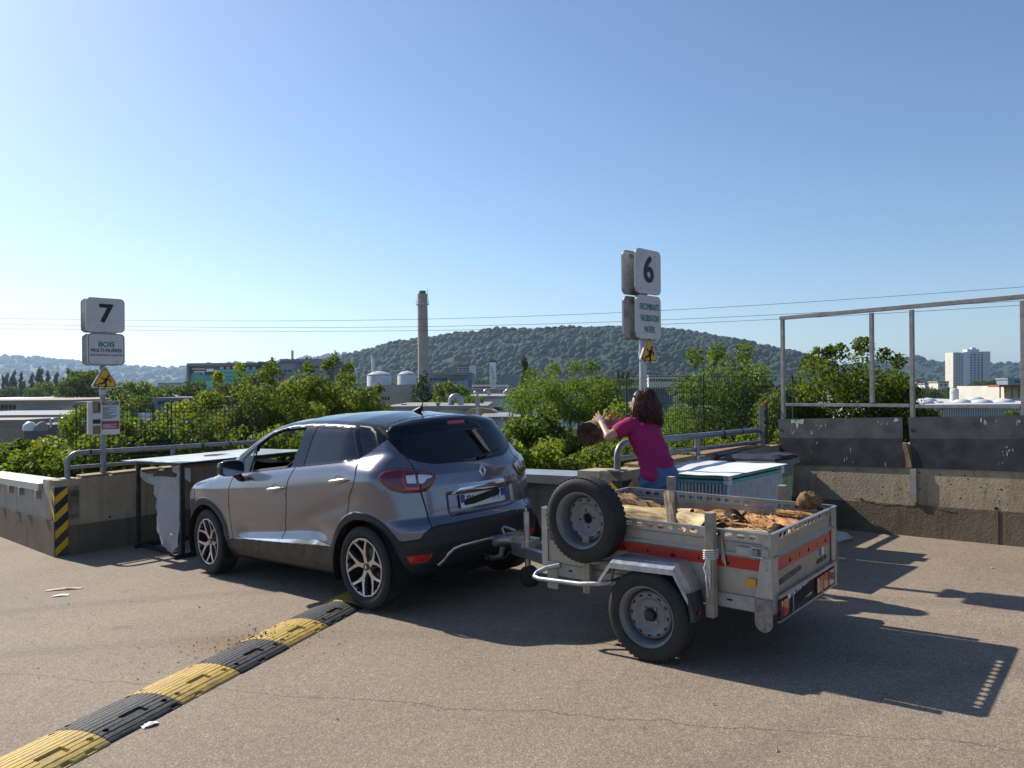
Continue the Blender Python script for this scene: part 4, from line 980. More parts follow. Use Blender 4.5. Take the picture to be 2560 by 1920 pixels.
# ---- roof fin aerial
b = MB(); P = []
for i in range(9):
    k = i/8; b_ = .045*(1-k)**1.2+.004
    P.append((2.36+.06*k, 0, 1.545+.085*k))
b.tube([(2.33, 0, 1.535), (2.38, 0, 1.552), (2.42, 0, 1.572), (2.435, 0, 1.60)], [.030, .028, .016, .006], 12)
b.tube([(2.43, 0, 1.585), (2.52, 0, 1.80)], [.005, .0022], 8); b.build('aerial', 'car_plastic', car)
# ---- rear: plate, chrome bar, emblem, lamps edge, skid trim
def rear_poly(pts, out, th, name, m, par=None):
    V = [on_rear(y, z, out) for y, z in pts]; n = len(V); D = Vector((th, 0, 0))
    return MB().add(V+[v+D for v in V], [tuple(reversed(range(n))), tuple(range(n, 2*n))]+[(i, (i+1) % n, n+(i+1) % n, n+i) for i in range(n)]).build(name, m, par or car)
xp = on_rear(0, .80).x-.016
plate = MB(); plate.prism(rrect(.52, .11, .008), (xp, -.005, .800), (0, 1, 0), (-.10, 0, 1), (.006, 0, 0)); plate = plate.build('number_plate', 'plate_white', car)
pm = Matrix(((0, 0, 1, xp+.0065), (1, 0, 0, -.005), (0, 1, 0, .800), (0, 0, 0, 1)))
for yy in (-.236, .236): MB().box((xp+.0068, yy-.005, .800), (.0014, .044, .106)).build('blue_band', 'plate_blue', plate)
text('EV', .098, 'ink', plate, pm @ Matrix.Translation((-.155, .0, .001)), 'lettering', .0005, .0016, .72)
text('FH', .098, 'ink', plate, pm @ Matrix.Translation((.150, .0, .001)), 'lettering', .0005, .0016, .72)
text('25', .045, 'plate_white', plate, pm @ Matrix.Translation((.236, -.024, .0016)), 'lettering', .0005, .001, .8)
text('F', .045, 'plate_white', plate, pm @ Matrix.Translation((-.236, -.028, .0016)), 'lettering', .0005, .001, .8)
tp = MB(); a0, a1 = Vector((xp+.009, -.20, .783)), Vector((xp+.009, .165, .832)); d_ = (a1-a0).normalized(); n_ = Vector((0, -d_.z, d_.y)); ol = []  # added black stroke redacting the middle characters, not real tape
for i in range(9): t = math.pi/2+math.pi*i/8; ol.append(a0+(d_*math.cos(t)+n_*math.sin(t))*.030)
for i in range(9): t = -math.pi/2+math.pi*i/8; ol.append(a1+(d_*math.cos(t)+n_*math.sin(t))*.030)
tp.add(ol+[v+Vector((.0006, 0, 0)) for v in ol], [tuple(range(18)), tuple(reversed(range(18, 36)))]+[(i, (i+1) % 18, 18+(i+1) % 18, 18+i) for i in range(18)]).build('black_strip', 'redaction_black', plate)
V = []; Fc = []; n = 24
for i in range(n+1):
    y = -.345+.63*i/n+.0; e = min(1, (y+.345)/.075, (.285-y)/.02); zb = .872; zt_ = zb+.066*max(.02, min(1, e))
    for zz, oo in ((zb, .004), (zb+.005, .026), (zt_-.012, .022), (zt_, .003)): V.append(on_rear(y, zz, oo))
for i in range(n):
    for j in range(3): Fc.append((i*4+j, i*4+4+j, i*4+5+j, i*4+1+j))
MB().add(V, Fc, True).build('chrome_bar', 'chrome', car)
# diamond emblem: outer rhomb with a folded inner opening
ex = on_rear(0, 1.022).x; b = MB(); c = Vector((ex, .02, 1.022)); oz, oy = .056, .043; iz, iy = .030, .018
out = [Vector((0, 0, oz)), Vector((0, oy, 0)), Vector((0, 0, -oz)), Vector((0, -oy, 0))]; inn = [Vector((0, .006, iz)), Vector((0, iy, -.004)), Vector((0, -.006, -iz)), Vector((0, -iy, .004))]
sl = Vector((-.30, 0, 1)).normalized()
def tilt(v, h): return c+Vector((-.22*v.z+h, v.y, v.z))
V = [tilt(v, .004) for v in out]+[tilt((v+w)/2, .024) for v, w in zip(out, inn)]+[tilt(v, .008) for v in inn]
Fc = [(i, (i+1) % 4, 4+(i+1) % 4, 4+i) for i in range(4)]+[(4+i, 4+(i+1) % 4, 8+(i+1) % 4, 8+i) for i in range(4)]
b.add(V, Fc).build('emblem', 'chrome', car)
# rear wiper
q0, q1, q2 = on_rear(-.02+.20, 1.122, .014), on_rear(.22, 1.155, .018), on_rear(.40, 1.185, .014)
MB().tube([on_rear(.06, 1.128, .008), on_rear(.14, 1.142, .014), q2], [.013, .010, .005], 8).build('wiper', 'car_plastic', car)
# bright skid trim under the bumper and tow bar
def skid(pts, r, m, nm, out): MB().tube([on_rear(y, z, out) for y, z in pts], r, 12).build(nm, m, car)
sk = [(-.50, .335), (-.47, .37), (-.44, .42), (-.40, .452), (-.33, .466), (-.2, .472), (0, .475), (.2, .472), (.33, .466), (.40, .452), (.44, .42), (.47, .37), (.50, .335)]
skid(sk, .024, 'satin_alu', 'skid_trim', -.004); skid([(y*.86, z-.055) for y, z in sk[1:-1]], .022, 'satin_alu', 'skid_trim', -.03)
tb = MB(); tb.tube([(2.9, .03, .30), (3.22, .03, .30), (3.28, .03, .33), (3.30, .03, .40)], .022, 12); tb.build('tow_bar', 'galv_dull', car)
# exhaust pan below
MB().box((2.6, 0, .27), (1.0, 1.0, .10)).build('underbody', 'gap', car)
# ---- cabin
b = MB(); b.box((.62, 0, .86), (.62, 1.36, .30), None, .06); b.build('dashboard', 'interior', car)
b = MB(); b.box((.55, 0, 1.02), (.44, 1.34, .03), None, .012); b.build('dashboard_top', 'dash_top', car)
b = MB(); sc_ = Vector((.98, -.37, .98)); ax = Matrix.Rotation(R(-62), 3, 'Y')
ring = [sc_+ax @ Vector((.185*math.cos(t), .185*math.sin(t), 0)) for t in [2*math.pi*i/36 for i in range(36)]]; b.tube(ring, .016, 10, closed=True)
for t in (0, 2.1, 4.2): b.tube([sc_-ax @ Vector((0, 0, .02)), sc_+ax @ Vector((.185*math.cos(t+1.57), .185*math.sin(t+1.57), 0))], .014, 8)
b.cyl(sc_-ax @ Vector((0, 0, .05)), sc_+ax @ Vector((0, 0, .0)), .055, 16); b.build('steering_wheel', 'interior', car)
def seat(x, y, w):
    s = MB(); s.box((x, y, .60), (.52, w, .16), None, .05); m_ = Matrix.Rotation(R(14), 3, 'Y'); s.box(Vector((x+.30, y, .88)), (.14, w, .62), m_, .05); s.box(Vector((x+.39, y, 1.27)), (.09, .25, .17), m_, .04); s.build('seat', 'seat_cloth', car)
seat(1.38, -.37, .50); seat(1.38, .37, .50)
s = MB(); s.box((2.15, 0, .62), (.5, 1.25, .16), None, .05); s.box((2.45, 0, .92), (.14, 1.25, .58), Matrix.Rotation(R(16), 3, 'Y'), .05); s.build('rear_bench', 'seat_cloth', car)
MB().box((1.5, 0, .40), (2.4, 1.4, .05)).build('cabin_floor', 'interior', car)
# ---------------------------------------------------------------- trailer (local: x forward, y left, z up; origin rear left corner)
mat('galv_sheet', (.37, .345, .30), .48, metal=.55, var=.12, vs=5, bump=.04, bs=30, dirt=((.24, .21, .17), 6, .55))
mat('galv_fender', (.36, .38, .41), .42, metal=.6, var=.22, vs=22, bump=.06, bs=24, dirt=((.50, .49, .46), 14, .45))
mat('trailer_red', (.42, .022, .016), .38, var=.08, vs=12, coat=.25)
mat('steel_rim', (.20, .21, .22), .5, metal=.45, var=.12, vs=14, dirt=((.17, .15, .13), 9, .5))
mat('dirt_crust', (.28, .24, .20), .95, var=.4, vs=25, bump=.9, bs=45)
mat('rope', (.62, .60, .55), .9, var=.1, vs=40)
mat('amber', (.75, .27, .01), .25, coat=.6)
TR_M = Matrix(((-.76995631, -.63801449, -.00943837, 1.461), (.63809583, -.76985816, -.01295574, 4.376), (.001, -.01599795, .99987152, -.0045), (0, 0, 0, 1)))
tr = thing('trailer', 'galvanised box trailer with red stripe, loaded with firewood, hitched to the car', 'trailer', m=TR_M)
LX, WY = 1.61, 1.16

def slotted(o, d, L, n, skip=()):
    """perforated top rail: oval slots between two strips"""
    o = Vector(o); zb, lo, hi, zt_ = .739, .753, .779, .794; out = d.cross(Z_)
    t = MB(); th = out*-.003
    t.prism([(0, zb), (L, zb), (L, lo), (0, lo)], o, d, Z_, th); t.prism([(0, hi), (L, hi), (L, zt_), (0, zt_)], o, d, Z_, th)
    cs = [.058+(L-.116)*(i+.5)/n for i in range(n)]; hw = min(.026, (L-.116)/n*.36); c = .011; xa = -9
    ed = [0]
    for i, q in enumerate(cs):
        if i in skip: continue
        ed += [q-hw, q+hw]
    ed.append(L)
    for a, b in zip(ed[0::2], ed[1::2]):
        ca = 0 if a == 0 else c; cb = 0 if b == L else c
        t.prism([(a-ca, lo), (b+cb, lo), (b, lo+c), (b, hi-c), (b+cb, hi), (a-ca, hi), (a, hi-c), (a, lo+c)], o, d, Z_, th)
    t.prism([(0, 0), (L, 0), (L, .004), (0, .004)], o+Z_*.794, d, out, Z_*.005) if False else t.box(o+d*L/2+Z_*.797-out*.009, (abs(d.x)*L+abs(out.x)*.024+1e-4, abs(d.y)*L+abs(out.y)*.024+1e-4, .006))
    return t
for nm, o, d, L, n, sk in (('slotted_rail', (0, 0, 0), X_, LX, 20, (4, 12)), ('slotted_rail', (LX, -WY, 0), -X_, LX, 20, (3, 4, 13)), ('slotted_rail', (LX, 0, 0), -Y_, WY, 13, ()), ('slotted_rail', (0, -WY, 0), Y_, WY, 15, (2,))):
    slotted(o, d, L, n, sk).build(nm, 'galv', tr)
def panel(pts, name, m, d0, par=None):
    """sheet wall: profile (out, z) swept along"""
    return None
def swept(prof, a, b, out, name, m, par=tr, th=.004):
    """sheet following profile (offset out, height) between a and b"""
    a = Vector(a); b = Vector(b); out = Vector(out); V = []; k = len(prof)
    for e in (a, b):
        V += [e+out*p+Z_*z for p, z in prof]+[e+out*(p-th)+Z_*z for p, z in prof]
    Fc = []
    for i in range(k-1):
        Fc += [(i, i+1, 2*k+i+1, 2*k+i), (k+i, 3*k+i, 3*k+i+1, k+i+1)]
    for s in (0, 2*k): Fc += [(s+i, s+k+i, s+k+i+1, s+i+1) for i in range(k-1)]
    Fc += [(0, 2*k, 3*k, k), (k-1, 2*k-1, 4*k-1, 3*k-1)]
    return MB().add(V, Fc).build(name, m, par)
SIDE = [(0, .425), (0, .572), (0, .642), (.007, .652), (.007, .668), (0, .678), (0, .728), (.006, .735), (.006, .739)]
sideL = swept(SIDE, (.03, 0, 0), (LX, 0, 0), Y_, 'side_panel', 'galv_sheet'); sideR = swept(SIDE, (.03, -WY, 0), (LX, -WY, 0), -Y_, 'side_panel', 'galv_sheet')
swept(SIDE, (LX, -WY, 0), (LX, 0, 0), X_, 'front_panel', 'galv_sheet')
gate = swept([(.004, .425), (.0, .44), (0, .57), (0, .640), (.010, .655), (.010, .668), (0, .680), (0, .739)], (0, -WY, 0), (0, 0, 0), -X_, 'tailgate', 'galv_sheet')
MB().box((LX/2, -WY/2, .42), (LX-.01, WY-.01, .012)).build('floor', 'old_wood', tr)
# red stripes with dark crescents and drops
MB().prism([(.055, .577), (1.56, .577), (1.56, .641), (.045, .641)], (0, .0012, 0), X_, Z_, Y_*.0008).build('red_stripe', 'trailer_red', sideL)
MB().prism([(-.118, .565), (-1.145, .565), (-1.145, .634), (-.118, .634)], (-.0012, 0, 0), Y_, Z_, -X_*.0008).build('red_stripe', 'trailer_red', gate)
def crescent(o, ax, nrm, par, s=1.):
    P = [(math.cos(a)*.019*s, math.sin(a)*.018*s) for a in [math.pi+math.pi*i/12 for i in range(13)]]+[(math.cos(a)*.011*s, math.sin(a)*.006*s+.002) for a in [2*math.pi-math.pi*i/8 for i in range(9)]]
    MB().prism([(x, y) for x, y in P], o, ax, Z_, nrm*.0006).build('crescent_mark', 'hole_dark', par)
    MB().prism([(-.0035*s, -.008), (.0035*s, -.008), (.0015, .020*s), (-.0015, .020*s)], Vector(o)+nrm*.0001, ax, Z_, nrm*.0007).build('crescent_mark', 'hole_dark', par)
def drop(o, ax, nrm, par): MB().prism([(0, .016), (-.007, -.006), (-.004, -.013), (.004, -.013), (.007, -.006)], o, ax, Z_, nrm*.0006).build('drop_mark', 'hole_dark', par)
for x in (.258, .609, .96, 1.31): crescent((x, .0022, .606), X_, Y_, sideL)
for x in (.435, .785, 1.13): drop((x, .0022, .607), X_, Y_, sideL)
for y in (-.308, -.634, -.964): crescent((-.0022, y, .598), Y_, -X_, gate, .9)
for y in (-.471, -.80): drop((-.0022, y, .598), Y_, -X_, gate)
# corner posts
for y, s in ((.004, 1), (-WY-.004, -1)):
    b = MB(); b.prism([(-.004, .80), (.030, .797), (.045, .69), (.066, .57), (.084, .43), (.084, .34), (-.017, .34), (-.017, .425)], (0, y-.001*s, 0), X_, Z_, Y_*s*.006)
    b.prism([(0, .335), (-.105*s, .335), (-.105*s, .797), (0, .800)], (-.004, y+.004*s, 0), Y_, Z_, -X_*.006); b.build('corner_post', 'galv', tr)
    rv = MB()
    for x, z in ((.012, .775), (.012, .725), (.016, .635), (.018, .59)): rv.lathe([(.007, 0), (.006, .003), (0, .0045)], 10, Matrix.Translation((x, y+.005*s, z)) @ Matrix.Rotation(R(-90*s), 4, 'X'))
    rv.build('rivet', 'galv', tr)
    f = MB().box((LX-.012, y, .60), (.05, .01, .40)); f.build('corner_post', 'galv', tr)
for y in (-.012, -WY+.012): MB().box((.82, y, .382), (1.50, .045, .084), None, .004).build('chassis_beam', 'galv_dull', tr)
for x in (.24, .75, 1.38):
    MB().box((x, .0108, .388), (.032, .0012, .011)).build('beam_slot', 'hole_dark', tr)
MB().box((.05, -WY/2, .385), (.05, WY-.06, .07)).build('cross_beam', 'galv_dull', tr); MB().box((1.5, -WY/2, .385), (.05, WY-.06, .07)).build('cross_beam', 'galv_dull', tr)
MB().cyl((.70, .05, .255), (.70, -WY-.05, .255), .035, 14).build('axle', 'galv_dull', tr)
# front chassis hangers
MB().prism([(1.575, .43), (1.488, .43), (1.484, .25), (1.50, .245), (1.575, .247)], (0, .010, 0), X_, Z_, Y_*.006).build('front_hanger', 'galv_dull', tr)
# latch on the left side
l = MB(); l.box((.145, .010, .686), (.095, .014, .044), None, .004); l.prism(rrect(.066, .024, .012), (.148, .0175, .686), X_, Z_, Y_*.003); lt = l.build('latch', 'galv', tr)
MB().box((.082, .014, .686), (.038, .018, .036), None, .003).build('latch_hook', 'galv_pipe', lt)
MB().tube([(.100, .022, .712), (.012, .022, .716), (.006, .022, .708), (.006, .022, .666), (.012, .022, .658), (.100, .022, .662)], .0035, 8).build('latch_loop', 'galv', lt)
# amber side lamp, rounded dirty end plates, lamp board
MB().box((.106, .010, .511), (.056, .016, .040), None, .004).build('side_marker', 'amber', tr)
for y in (.016, -WY-.024):
    P = [(-.018, .425), (-.018, .29)]+[(.033-.051*math.cos(a), .29-.051*math.sin(a)) for a in [math.pi*i/10 for i in range(1, 10)]]+[(.084, .29), (.084, .425)]
    MB().prism(P, (0, y, 0), X_, Z_, Y_*.008).build('end_plate', 'dirt_crust', tr)
lb = MB(); lb.box((-.010, -.59, .352), (.010, 1.0, .135)); lb = lb.build('lamp_board', 'car_plastic', tr)
for z, h in ((.285, .012), (.426, .02)): MB().box((-.020, -.59, z), (.016, 1.04, h)).build('board_rail', 'galv', lb)
for y, w in ((-.810, .014), (-.288, .010)): MB().box((-.022, y, .345), (.012, w, .11)).build('board_strap', 'galv', lb)
MB().box((-.018, -1.082, .35), (.022, .055, .15)).build('board_post', 'galv', lb)
for y, w, m in ((-.162, .085, 'reflector_red'), (-.10, .03, 'lamp_red_dark'), (-.735, .06, 'lamp_red_dark'), (-.785, .030, 'reflector_red'), (-.870, .10, 'reflector_red'), (-.985, .10, 'lamp_red_dark')):
    MB().box((-.022, y, .352), (.018, w, .100), None, .004).build('lamp_lens', m, lb)
np_ = MB().box((-.0185, -.42, .370), (.004, .41, .09)).build('number_plate', 'plate_white', lb)
mt = Matrix(((0, 0, -1, -.0207), (-1, 0, 0, -.42), (0, 1, 0, .372), (0, 0, 0, 1)))
text('H-711-F', .085, 'ink', np_, mt @ Matrix.Translation((-.055, .004, .0005)), 'lettering', .0004, .0015, .74)
tp = MB(); a0, a1 = Vector((-.0215, -.26, .345)), Vector((-.0215, -.62, .375)); d_ = (a1-a0).normalized(); n_ = Vector((0, -d_.z, d_.y)); ol = []  # added redaction stroke over the trailer plate, not real tape
for i in range(9): t = math.pi/2+math.pi*i/8; ol.append(a0+(d_*math.cos(t)+n_*math.sin(t))*.038)
for i in range(9): t = -math.pi/2+math.pi*i/8; ol.append(a1+(d_*math.cos(t)+n_*math.sin(t))*.038)
tp.add(ol+[v-X_*.0006 for v in ol], [tuple(range(18)), tuple(reversed(range(18, 36)))]+[(i, (i+1) % 18, 18+(i+1) % 18, 18+i) for i in range(18)]).build('black_strip', 'redaction_black', np_)
# badges on the tailgate
mat('badge', (.035, .028, .032), .45, var=.3, vs=50)
mat('badge_text', (.20, .18, .19), .5)
bd = MB().prism([(-.137, .478), (-.137, .513), (-.480, .528), (-.497, .52), (-.497, .498)], (-.0012, 0, 0), Y_, Z_, -X_*.001).build('badge', 'badge', gate)
gm = lambda y, z, rot=0: Matrix(((0, 0, -1, -.0024), (-1, 0, 0, y), (0, 1, 0, z), (0, 0, 0, 1))) @ Matrix.Rotation(rot, 4, 'Z')
text('TRIGANO CAMP', .036, 'badge_text', bd, gm(-.315, .506, R(2.4)), 'lettering', .0002, .0004, 1.05)
text('ARMOR 190', .040, 'ink', gate, gm(-.880, .485, R(1)) @ Matrix.Shear('XY', 4, (.25, 0)) if False else gm(-.880, .485, R(1)), 'lettering', .0002, .002, .95)
MB().box((-.0015, -.858, .538), (.001, .03, .05)).build('sticker', 'plate_blue', gate)['label'] = 'small faded sticker'
MB().box((-.0015, -.905, .538), (.001, .035, .05)).build('sticker', 'plate_white', gate)
# faceted mudguards with flap
for sgn in (1, -1):
    oy = 0 if sgn > 0 else -WY
    P = [(1.034, .443), (.945, .566), (.508, .584), (.412, .425)]
    V = []; Fc = []
    nrm = lambda y, dz: [(x, oy+sgn*y, z+dz) for x, z in P]
    rows = [nrm(.004, 0), nrm(.135, .004), nrm(.200, -.022), nrm(.203, -.055), nrm(.198, -.055), nrm(.193, -.026), nrm(.132, -.004), nrm(.004, -.008)]
    for rw in rows: V += rw
    for i in range(len(rows)-1):
        for j in range(3): Fc.append((i*4+j, i*4+j+1, i*4+5+j, i*4+4+j))
    MB().add(V, Fc).build('mudguard', 'galv_fender', tr)
    fl = MB().prism([(.425, .43), (.402, .43), (.375, .275), (.40, .265)], (0, oy+sgn*.05, 0), X_, Z_, Y_*sgn*.145).build('mud_flap', 'rubber_black', tr)
    MB().prism([(0, .018), (-.018, 0), (0, -.018), (.018, 0)], (.372, oy+sgn*.14, .315), Y_, Vector((-.14, 0, 1)), -X_*.004).build('reflector', 'reflector_red', fl)
    MB().tube([(.99, oy+sgn*.1, .49), (.99, oy+sgn*.1, .40), (.99, oy, .40)], .010, 8).build('mudguard_stay', 'galv_dull', tr)
# timber stakes
for x, y, z0, z1, lb_ in ((.332, .055, .282, .898, 1), (1.204, .055, .28, .66, 0), (1.26, -WY-.055, .30, .905, 0), (.375, -WY-.055, .30, .903, 0)):
    st = MB().box((x, y, (z0+z1)/2), (.052, .055, z1-z0), None, .003).build('timber_stake', 'grey_plank', tr)
    if lb_:
        rp = MB(); pts = []
        for i in range(5): zz = .63+.012*i; rp.tube([(x-.030, y-.032, zz), (x-.032, y+.034, zz+.004), (x+.032, y+.034, zz-.003), (x+.030, y-.03, zz)], .004, 6)
        for dx, l0, l1 in ((-.006, .63, .455), (.006, .64, .40), (0, .62, .49), (.012, .625, .52)): rp.tube([(x+dx, y+.033, l0), (x+dx*2+.004, y+.036, (l0+l1)/2), (x+dx, y+.035, l1)], .0042, 6)
        rp.build('cord', 'rope', st)
        MB().prism([(-.002, .79), (-.030, .60), (-.030, .58), (-.002, .62)], (x-.045, .012, 0), X_, Z_, Y_*.004).build('stake_bracket', 'galv', tr)
# step bar at the front left
MB().tube([(1.47, .01, .415), (1.55, .06, .395), (1.595, .11, .365), (1.585, .15, .348), (1.53, .165, .345), (1.2, .165, .362), (1.05, .15, .385), (.98, .12, .40)], .016, 12).build('step_bar', 'galv', tr)
# draw bars, coupling head, jockey post
for a, b_ in (((1.15, -.10, .345), (2.34, -.545, .318)), ((1.15, -WY+.10, .345), (2.34, -.615, .318))): MB().bar(a, b_, .055, .085, bev=.005).build('drawbar', 'galv', tr)
c = MB(); c.box((2.24, -.56, .395), (.26, .08, .062), None, .006); c.box((2.40, -.545, .392), (.12, .066, .060), None, .01); c.tube([(2.36, -.545, .385), (2.44, -.53, .38), (2.50, -.52, .365), (2.53, -.515, .34)], [.035, .042, .045, .036], 14); c.build('coupling_head', 'galv', tr)
MB().tube([(2.43, -.535, .42), (2.46, -.54, .465), (2.44, -.545, .485), (2.38, -.55, .475), (2.33, -.555, .462)], .011, 8).build('coupling_handle', 'galv', tr)
j = MB(); j.cyl((2.135, -.47, .21), (2.145, -.47, .645), .024, 14); j.cyl((2.145, -.47, .64), (2.147, -.47, .675), .010, 8); j.tube([(2.147, -.47, .675), (2.22, -.47, .668), (2.245, -.47, .655)], .009, 8); jp = j.build('jockey_post', 'galv', tr)
MB().box((2.15, -.50, .385), (.075, .10, .065), None, .006).build('jockey_clamp', 'galv', jp)
MB().lathe([(0, -.03), (.06, -.03), (.085, -.022), (.085, .022), (.06, .03), (0, .03)], 24, Matrix.Translation((2.12, -.47, .14)) @ Matrix.Rotation(R(90), 4, 'X')).build('jockey_wheel', 'tyre', jp)
b = MB(); b.tube([(2.3, -.53, .36), (2.4, -.50, .24), (2.5, -.45, .22), (2.6, -.40, .30)], .009, 8); b.build('light_cable', 'car_plastic', tr)
# steel wheels
def steel_wheel(name, m, spare=False):
    w = thing(name, None, None); w.parent = tr; w.matrix_local = m
    t = MB(); prof = [(.184, .055), (.190, .067), (.215, .076), (.245, .076), (.263, .068), (.273, .056), (.2785, .042)]
    for a in (.030, .003, -.022): prof += [(.2805, a+.006), (.2805, a), (.273, a-.001), (.273, a-.007), (.2805, a-.008)]
    prof += [(.2785, -.042), (.273, -.056), (.262, -.068), (.245, -.076), (.215, -.076), (.19, -.067), (.184, -.055)]; t.lathe(prof, 64)
    for i in range(52):
        a = 2*math.pi*i/52; q = Matrix.Rotation(a, 3, 'Z')
        for zz in (.049, -.049): t.box(q @ Vector((.2745, 0, zz)), (.010, .019, .017), q)
    t.build('tyre', 'tyre', w)
    dz = .018 if not spare else -.012
    r = MB(); r.lathe([(.180, .066), (.187, .068), (.186, .060), (.180, .056), (.172, .052), (.165, .030), (.158, .012), (.150, -.03), (.150, -.05), (.172, -.055), (.186, -.062)], 56)
    r.lathe([(.151, dz-.022), (.146, dz-.004), (.128, dz+.002), (.112, dz), (.104, dz-.004), (.094, dz-.016), (.082, dz-.018), (.062, dz-.010), (.048, dz-.012), (.034, dz-.014), (.033, dz-.03)], 56)
    rim = r.build('rim', 'steel_rim', w)
    for i in range(12):
        a = 2*math.pi*i/12+.1; q = Matrix.Rotation(a, 4, 'Z') @ Matrix.Translation((.124, 0, dz+.0022))
        pts = [(x*1., y) for x, y in rrect(.011, .026, .005, 3)]
        MB().add([q @ Vector((x, y, .0004)) for x, y in pts], [tuple(range(len(pts)))]).build('vent_slot', 'hole_dark', rim, fix=False)
    for i in range(4):
        a = math.pi/2*i+.45; c_ = Vector((.055*math.cos(a), .055*math.sin(a), dz-.012))
        if spare: MB().cyl(c_, c_+Z_*.003, .007, 10).build('bolt_hole', 'hole_dark', rim)
        else: MB().cyl(c_, c_+Z_*.012, .0085, 6, smooth=False).build('wheel_bolt', 'galv_dull', rim)
    if spare: MB().cyl((0, 0, dz-.05), (0, 0, dz-.035), .034, 24).build('hub_hole', 'hole_dark', rim)
    else: MB().lathe([(.036, dz-.012), (.036, dz+.006), (.030, dz+.016), (.016, dz+.019), (0, dz+.02)], 24).build('hub_cap', 'car_plastic', rim)
rl = Matrix.Rotation(R(-90), 4, 'X')
steel_wheel('wheel', Matrix.Translation((.6976, .124, .246)) @ rl @ Matrix.Rotation(.4, 4, 'Z')); steel_wheel('wheel', Matrix.Translation((.6976, -WY-.124, .246)) @ Matrix.Rotation(R(90), 4, 'X'))
steel_wheel('spare_wheel', Matrix.Translation((1.204, .080, .772)) @ rl @ Matrix.Rotation(1.3, 4, 'Z'), True)
MB().tube([(1.28, .02, .50), (1.20, .10, .495), (1.12, .10, .50), (1.06, .02, .50)], .012, 8).build('spare_carrier', 'galv_dull', tr)
# ---------------------------------------------------------------- firewood in the trailer
mat('root_brown', (.22, .12, .05), .95, var=.45, vs=30, bump=1., bs=70)
def wood_fibre(name, cols, stretch=.12, scale=26, bump=.8, ring=False):
    """wood with grain along the object's own z axis; ring=True gives growth rings on a sawn end"""
    m = bpy.data.materials.new(name); m.use_nodes = True; MATS[name] = m; N, L = m.node_tree.nodes, m.node_tree.links; b = N['Principled BSDF']; b.inputs['Roughness'].default_value = .88; b.inputs['Specular IOR Level'].default_value = .25
    tc = N.new('ShaderNodeTexCoord'); mp = N.new('ShaderNodeMapping'); mp.inputs['Scale'].default_value = (1, 1, 1 if ring else stretch); L.new(tc.outputs['Object'], mp.inputs['Vector'])
    n1 = N.new('ShaderNodeTexNoise'); n1.inputs['Scale'].default_value = scale; n1.inputs['Detail'].default_value = 8; n1.inputs['Roughness'].default_value = .72; n1.inputs['Distortion'].default_value = .5; L.new(mp.outputs[0], n1.inputs['Vector'])
    src = n1.outputs[0]
    if ring:
        w = N.new('ShaderNodeTexWave'); w.wave_type = 'RINGS'; w.rings_direction = 'Z'; w.inputs['Scale'].default_value = 17; w.inputs['Distortion'].default_value = 9; w.inputs['Detail'].default_value = 4; w.inputs['Detail Scale'].default_value = 2; L.new(tc.outputs['Object'], w.inputs['Vector'])
        mx = N.new('ShaderNodeMix'); mx.inputs[0].default_value = .16; L.new(n1.outputs[0], mx.inputs[2]); L.new(w.outputs['Fac'], mx.inputs[3]); src = mx.outputs[0]
    r = N.new('ShaderNodeValToRGB'); L.new(src, r.inputs[0]); cr = r.color_ramp
    for i, (p, c) in enumerate(cols):
        e = cr.elements[i] if i < 2 else cr.elements.new(p); e.position = p; e.color = (*c, 1)
    n2 = N.new('ShaderNodeTexNoise'); n2.inputs['Scale'].default_value = 7; n2.inputs['Detail'].default_value = 5; L.new(tc.outputs['Object'], n2.inputs['Vector']); mr = N.new('ShaderNodeMapRange'); L.new(n2.outputs[0], mr.inputs[0]); mr.inputs[1].default_value = .35; mr.inputs[2].default_value = .7; mr.inputs[3].default_value = .65; mr.inputs[4].default_value = 1.25
    mu = N.new('ShaderNodeVectorMath'); mu.operation = 'SCALE'; L.new(r.outputs[0], mu.inputs[0]); L.new(mr.outputs[0], mu.inputs['Scale']); L.new(mu.outputs[0], b.inputs['Base Color'])
    bp = N.new('ShaderNodeBump'); bp.inputs['Strength'].default_value = bump; bp.inputs['Distance'].default_value = .012; L.new(src, bp.inputs['Height']); L.new(bp.outputs[0], b.inputs['Normal'])
wood_fibre('wood_cream', [(.32, (.20, .12, .05)), (.46, (.52, .38, .20)), (.62, (.68, .54, .33)), (.8, (.75, .62, .42))])
wood_fibre('wood_orange', [(.28, (.16, .06, .02)), (.43, (.42, .19, .065)), (.58, (.58, .33, .14)), (.76, (.72, .52, .29))], .25, 30, 1.)
wood_fibre('bark_brown', [(.32, (.05, .025, .012)), (.48, (.22, .13, .065)), (.62, (.36, .25, .14)), (.8, (.52, .40, .26))], .3, 34, 1.)
wood_fibre('wood_side', [(.32, (.10, .06, .03)), (.48, (.30, .20, .11)), (.65, (.48, .35, .21)), (.8, (.60, .47, .31))], .2, 30, .9)
wood_fibre('wood_grey', [(.32, (.05, .038, .028)), (.48, (.16, .12, .085)), (.65, (.26, .21, .16)), (.8, (.36, .31, .25))], .06, 40, .8)
wood_fibre('wood_dark', [(.3, (.018, .010, .007)), (.5, (.065, .035, .022)), (.8, (.13, .075, .045))], 1, 30, .7, True)
wood_fibre('wood_sawn', [(.3, (.025, .014, .009)), (.5, (.085, .050, .030)), (.8, (.17, .105, .065))], 1, 24, .6, True)
def T3(p): return TR_M @ Vector(p)
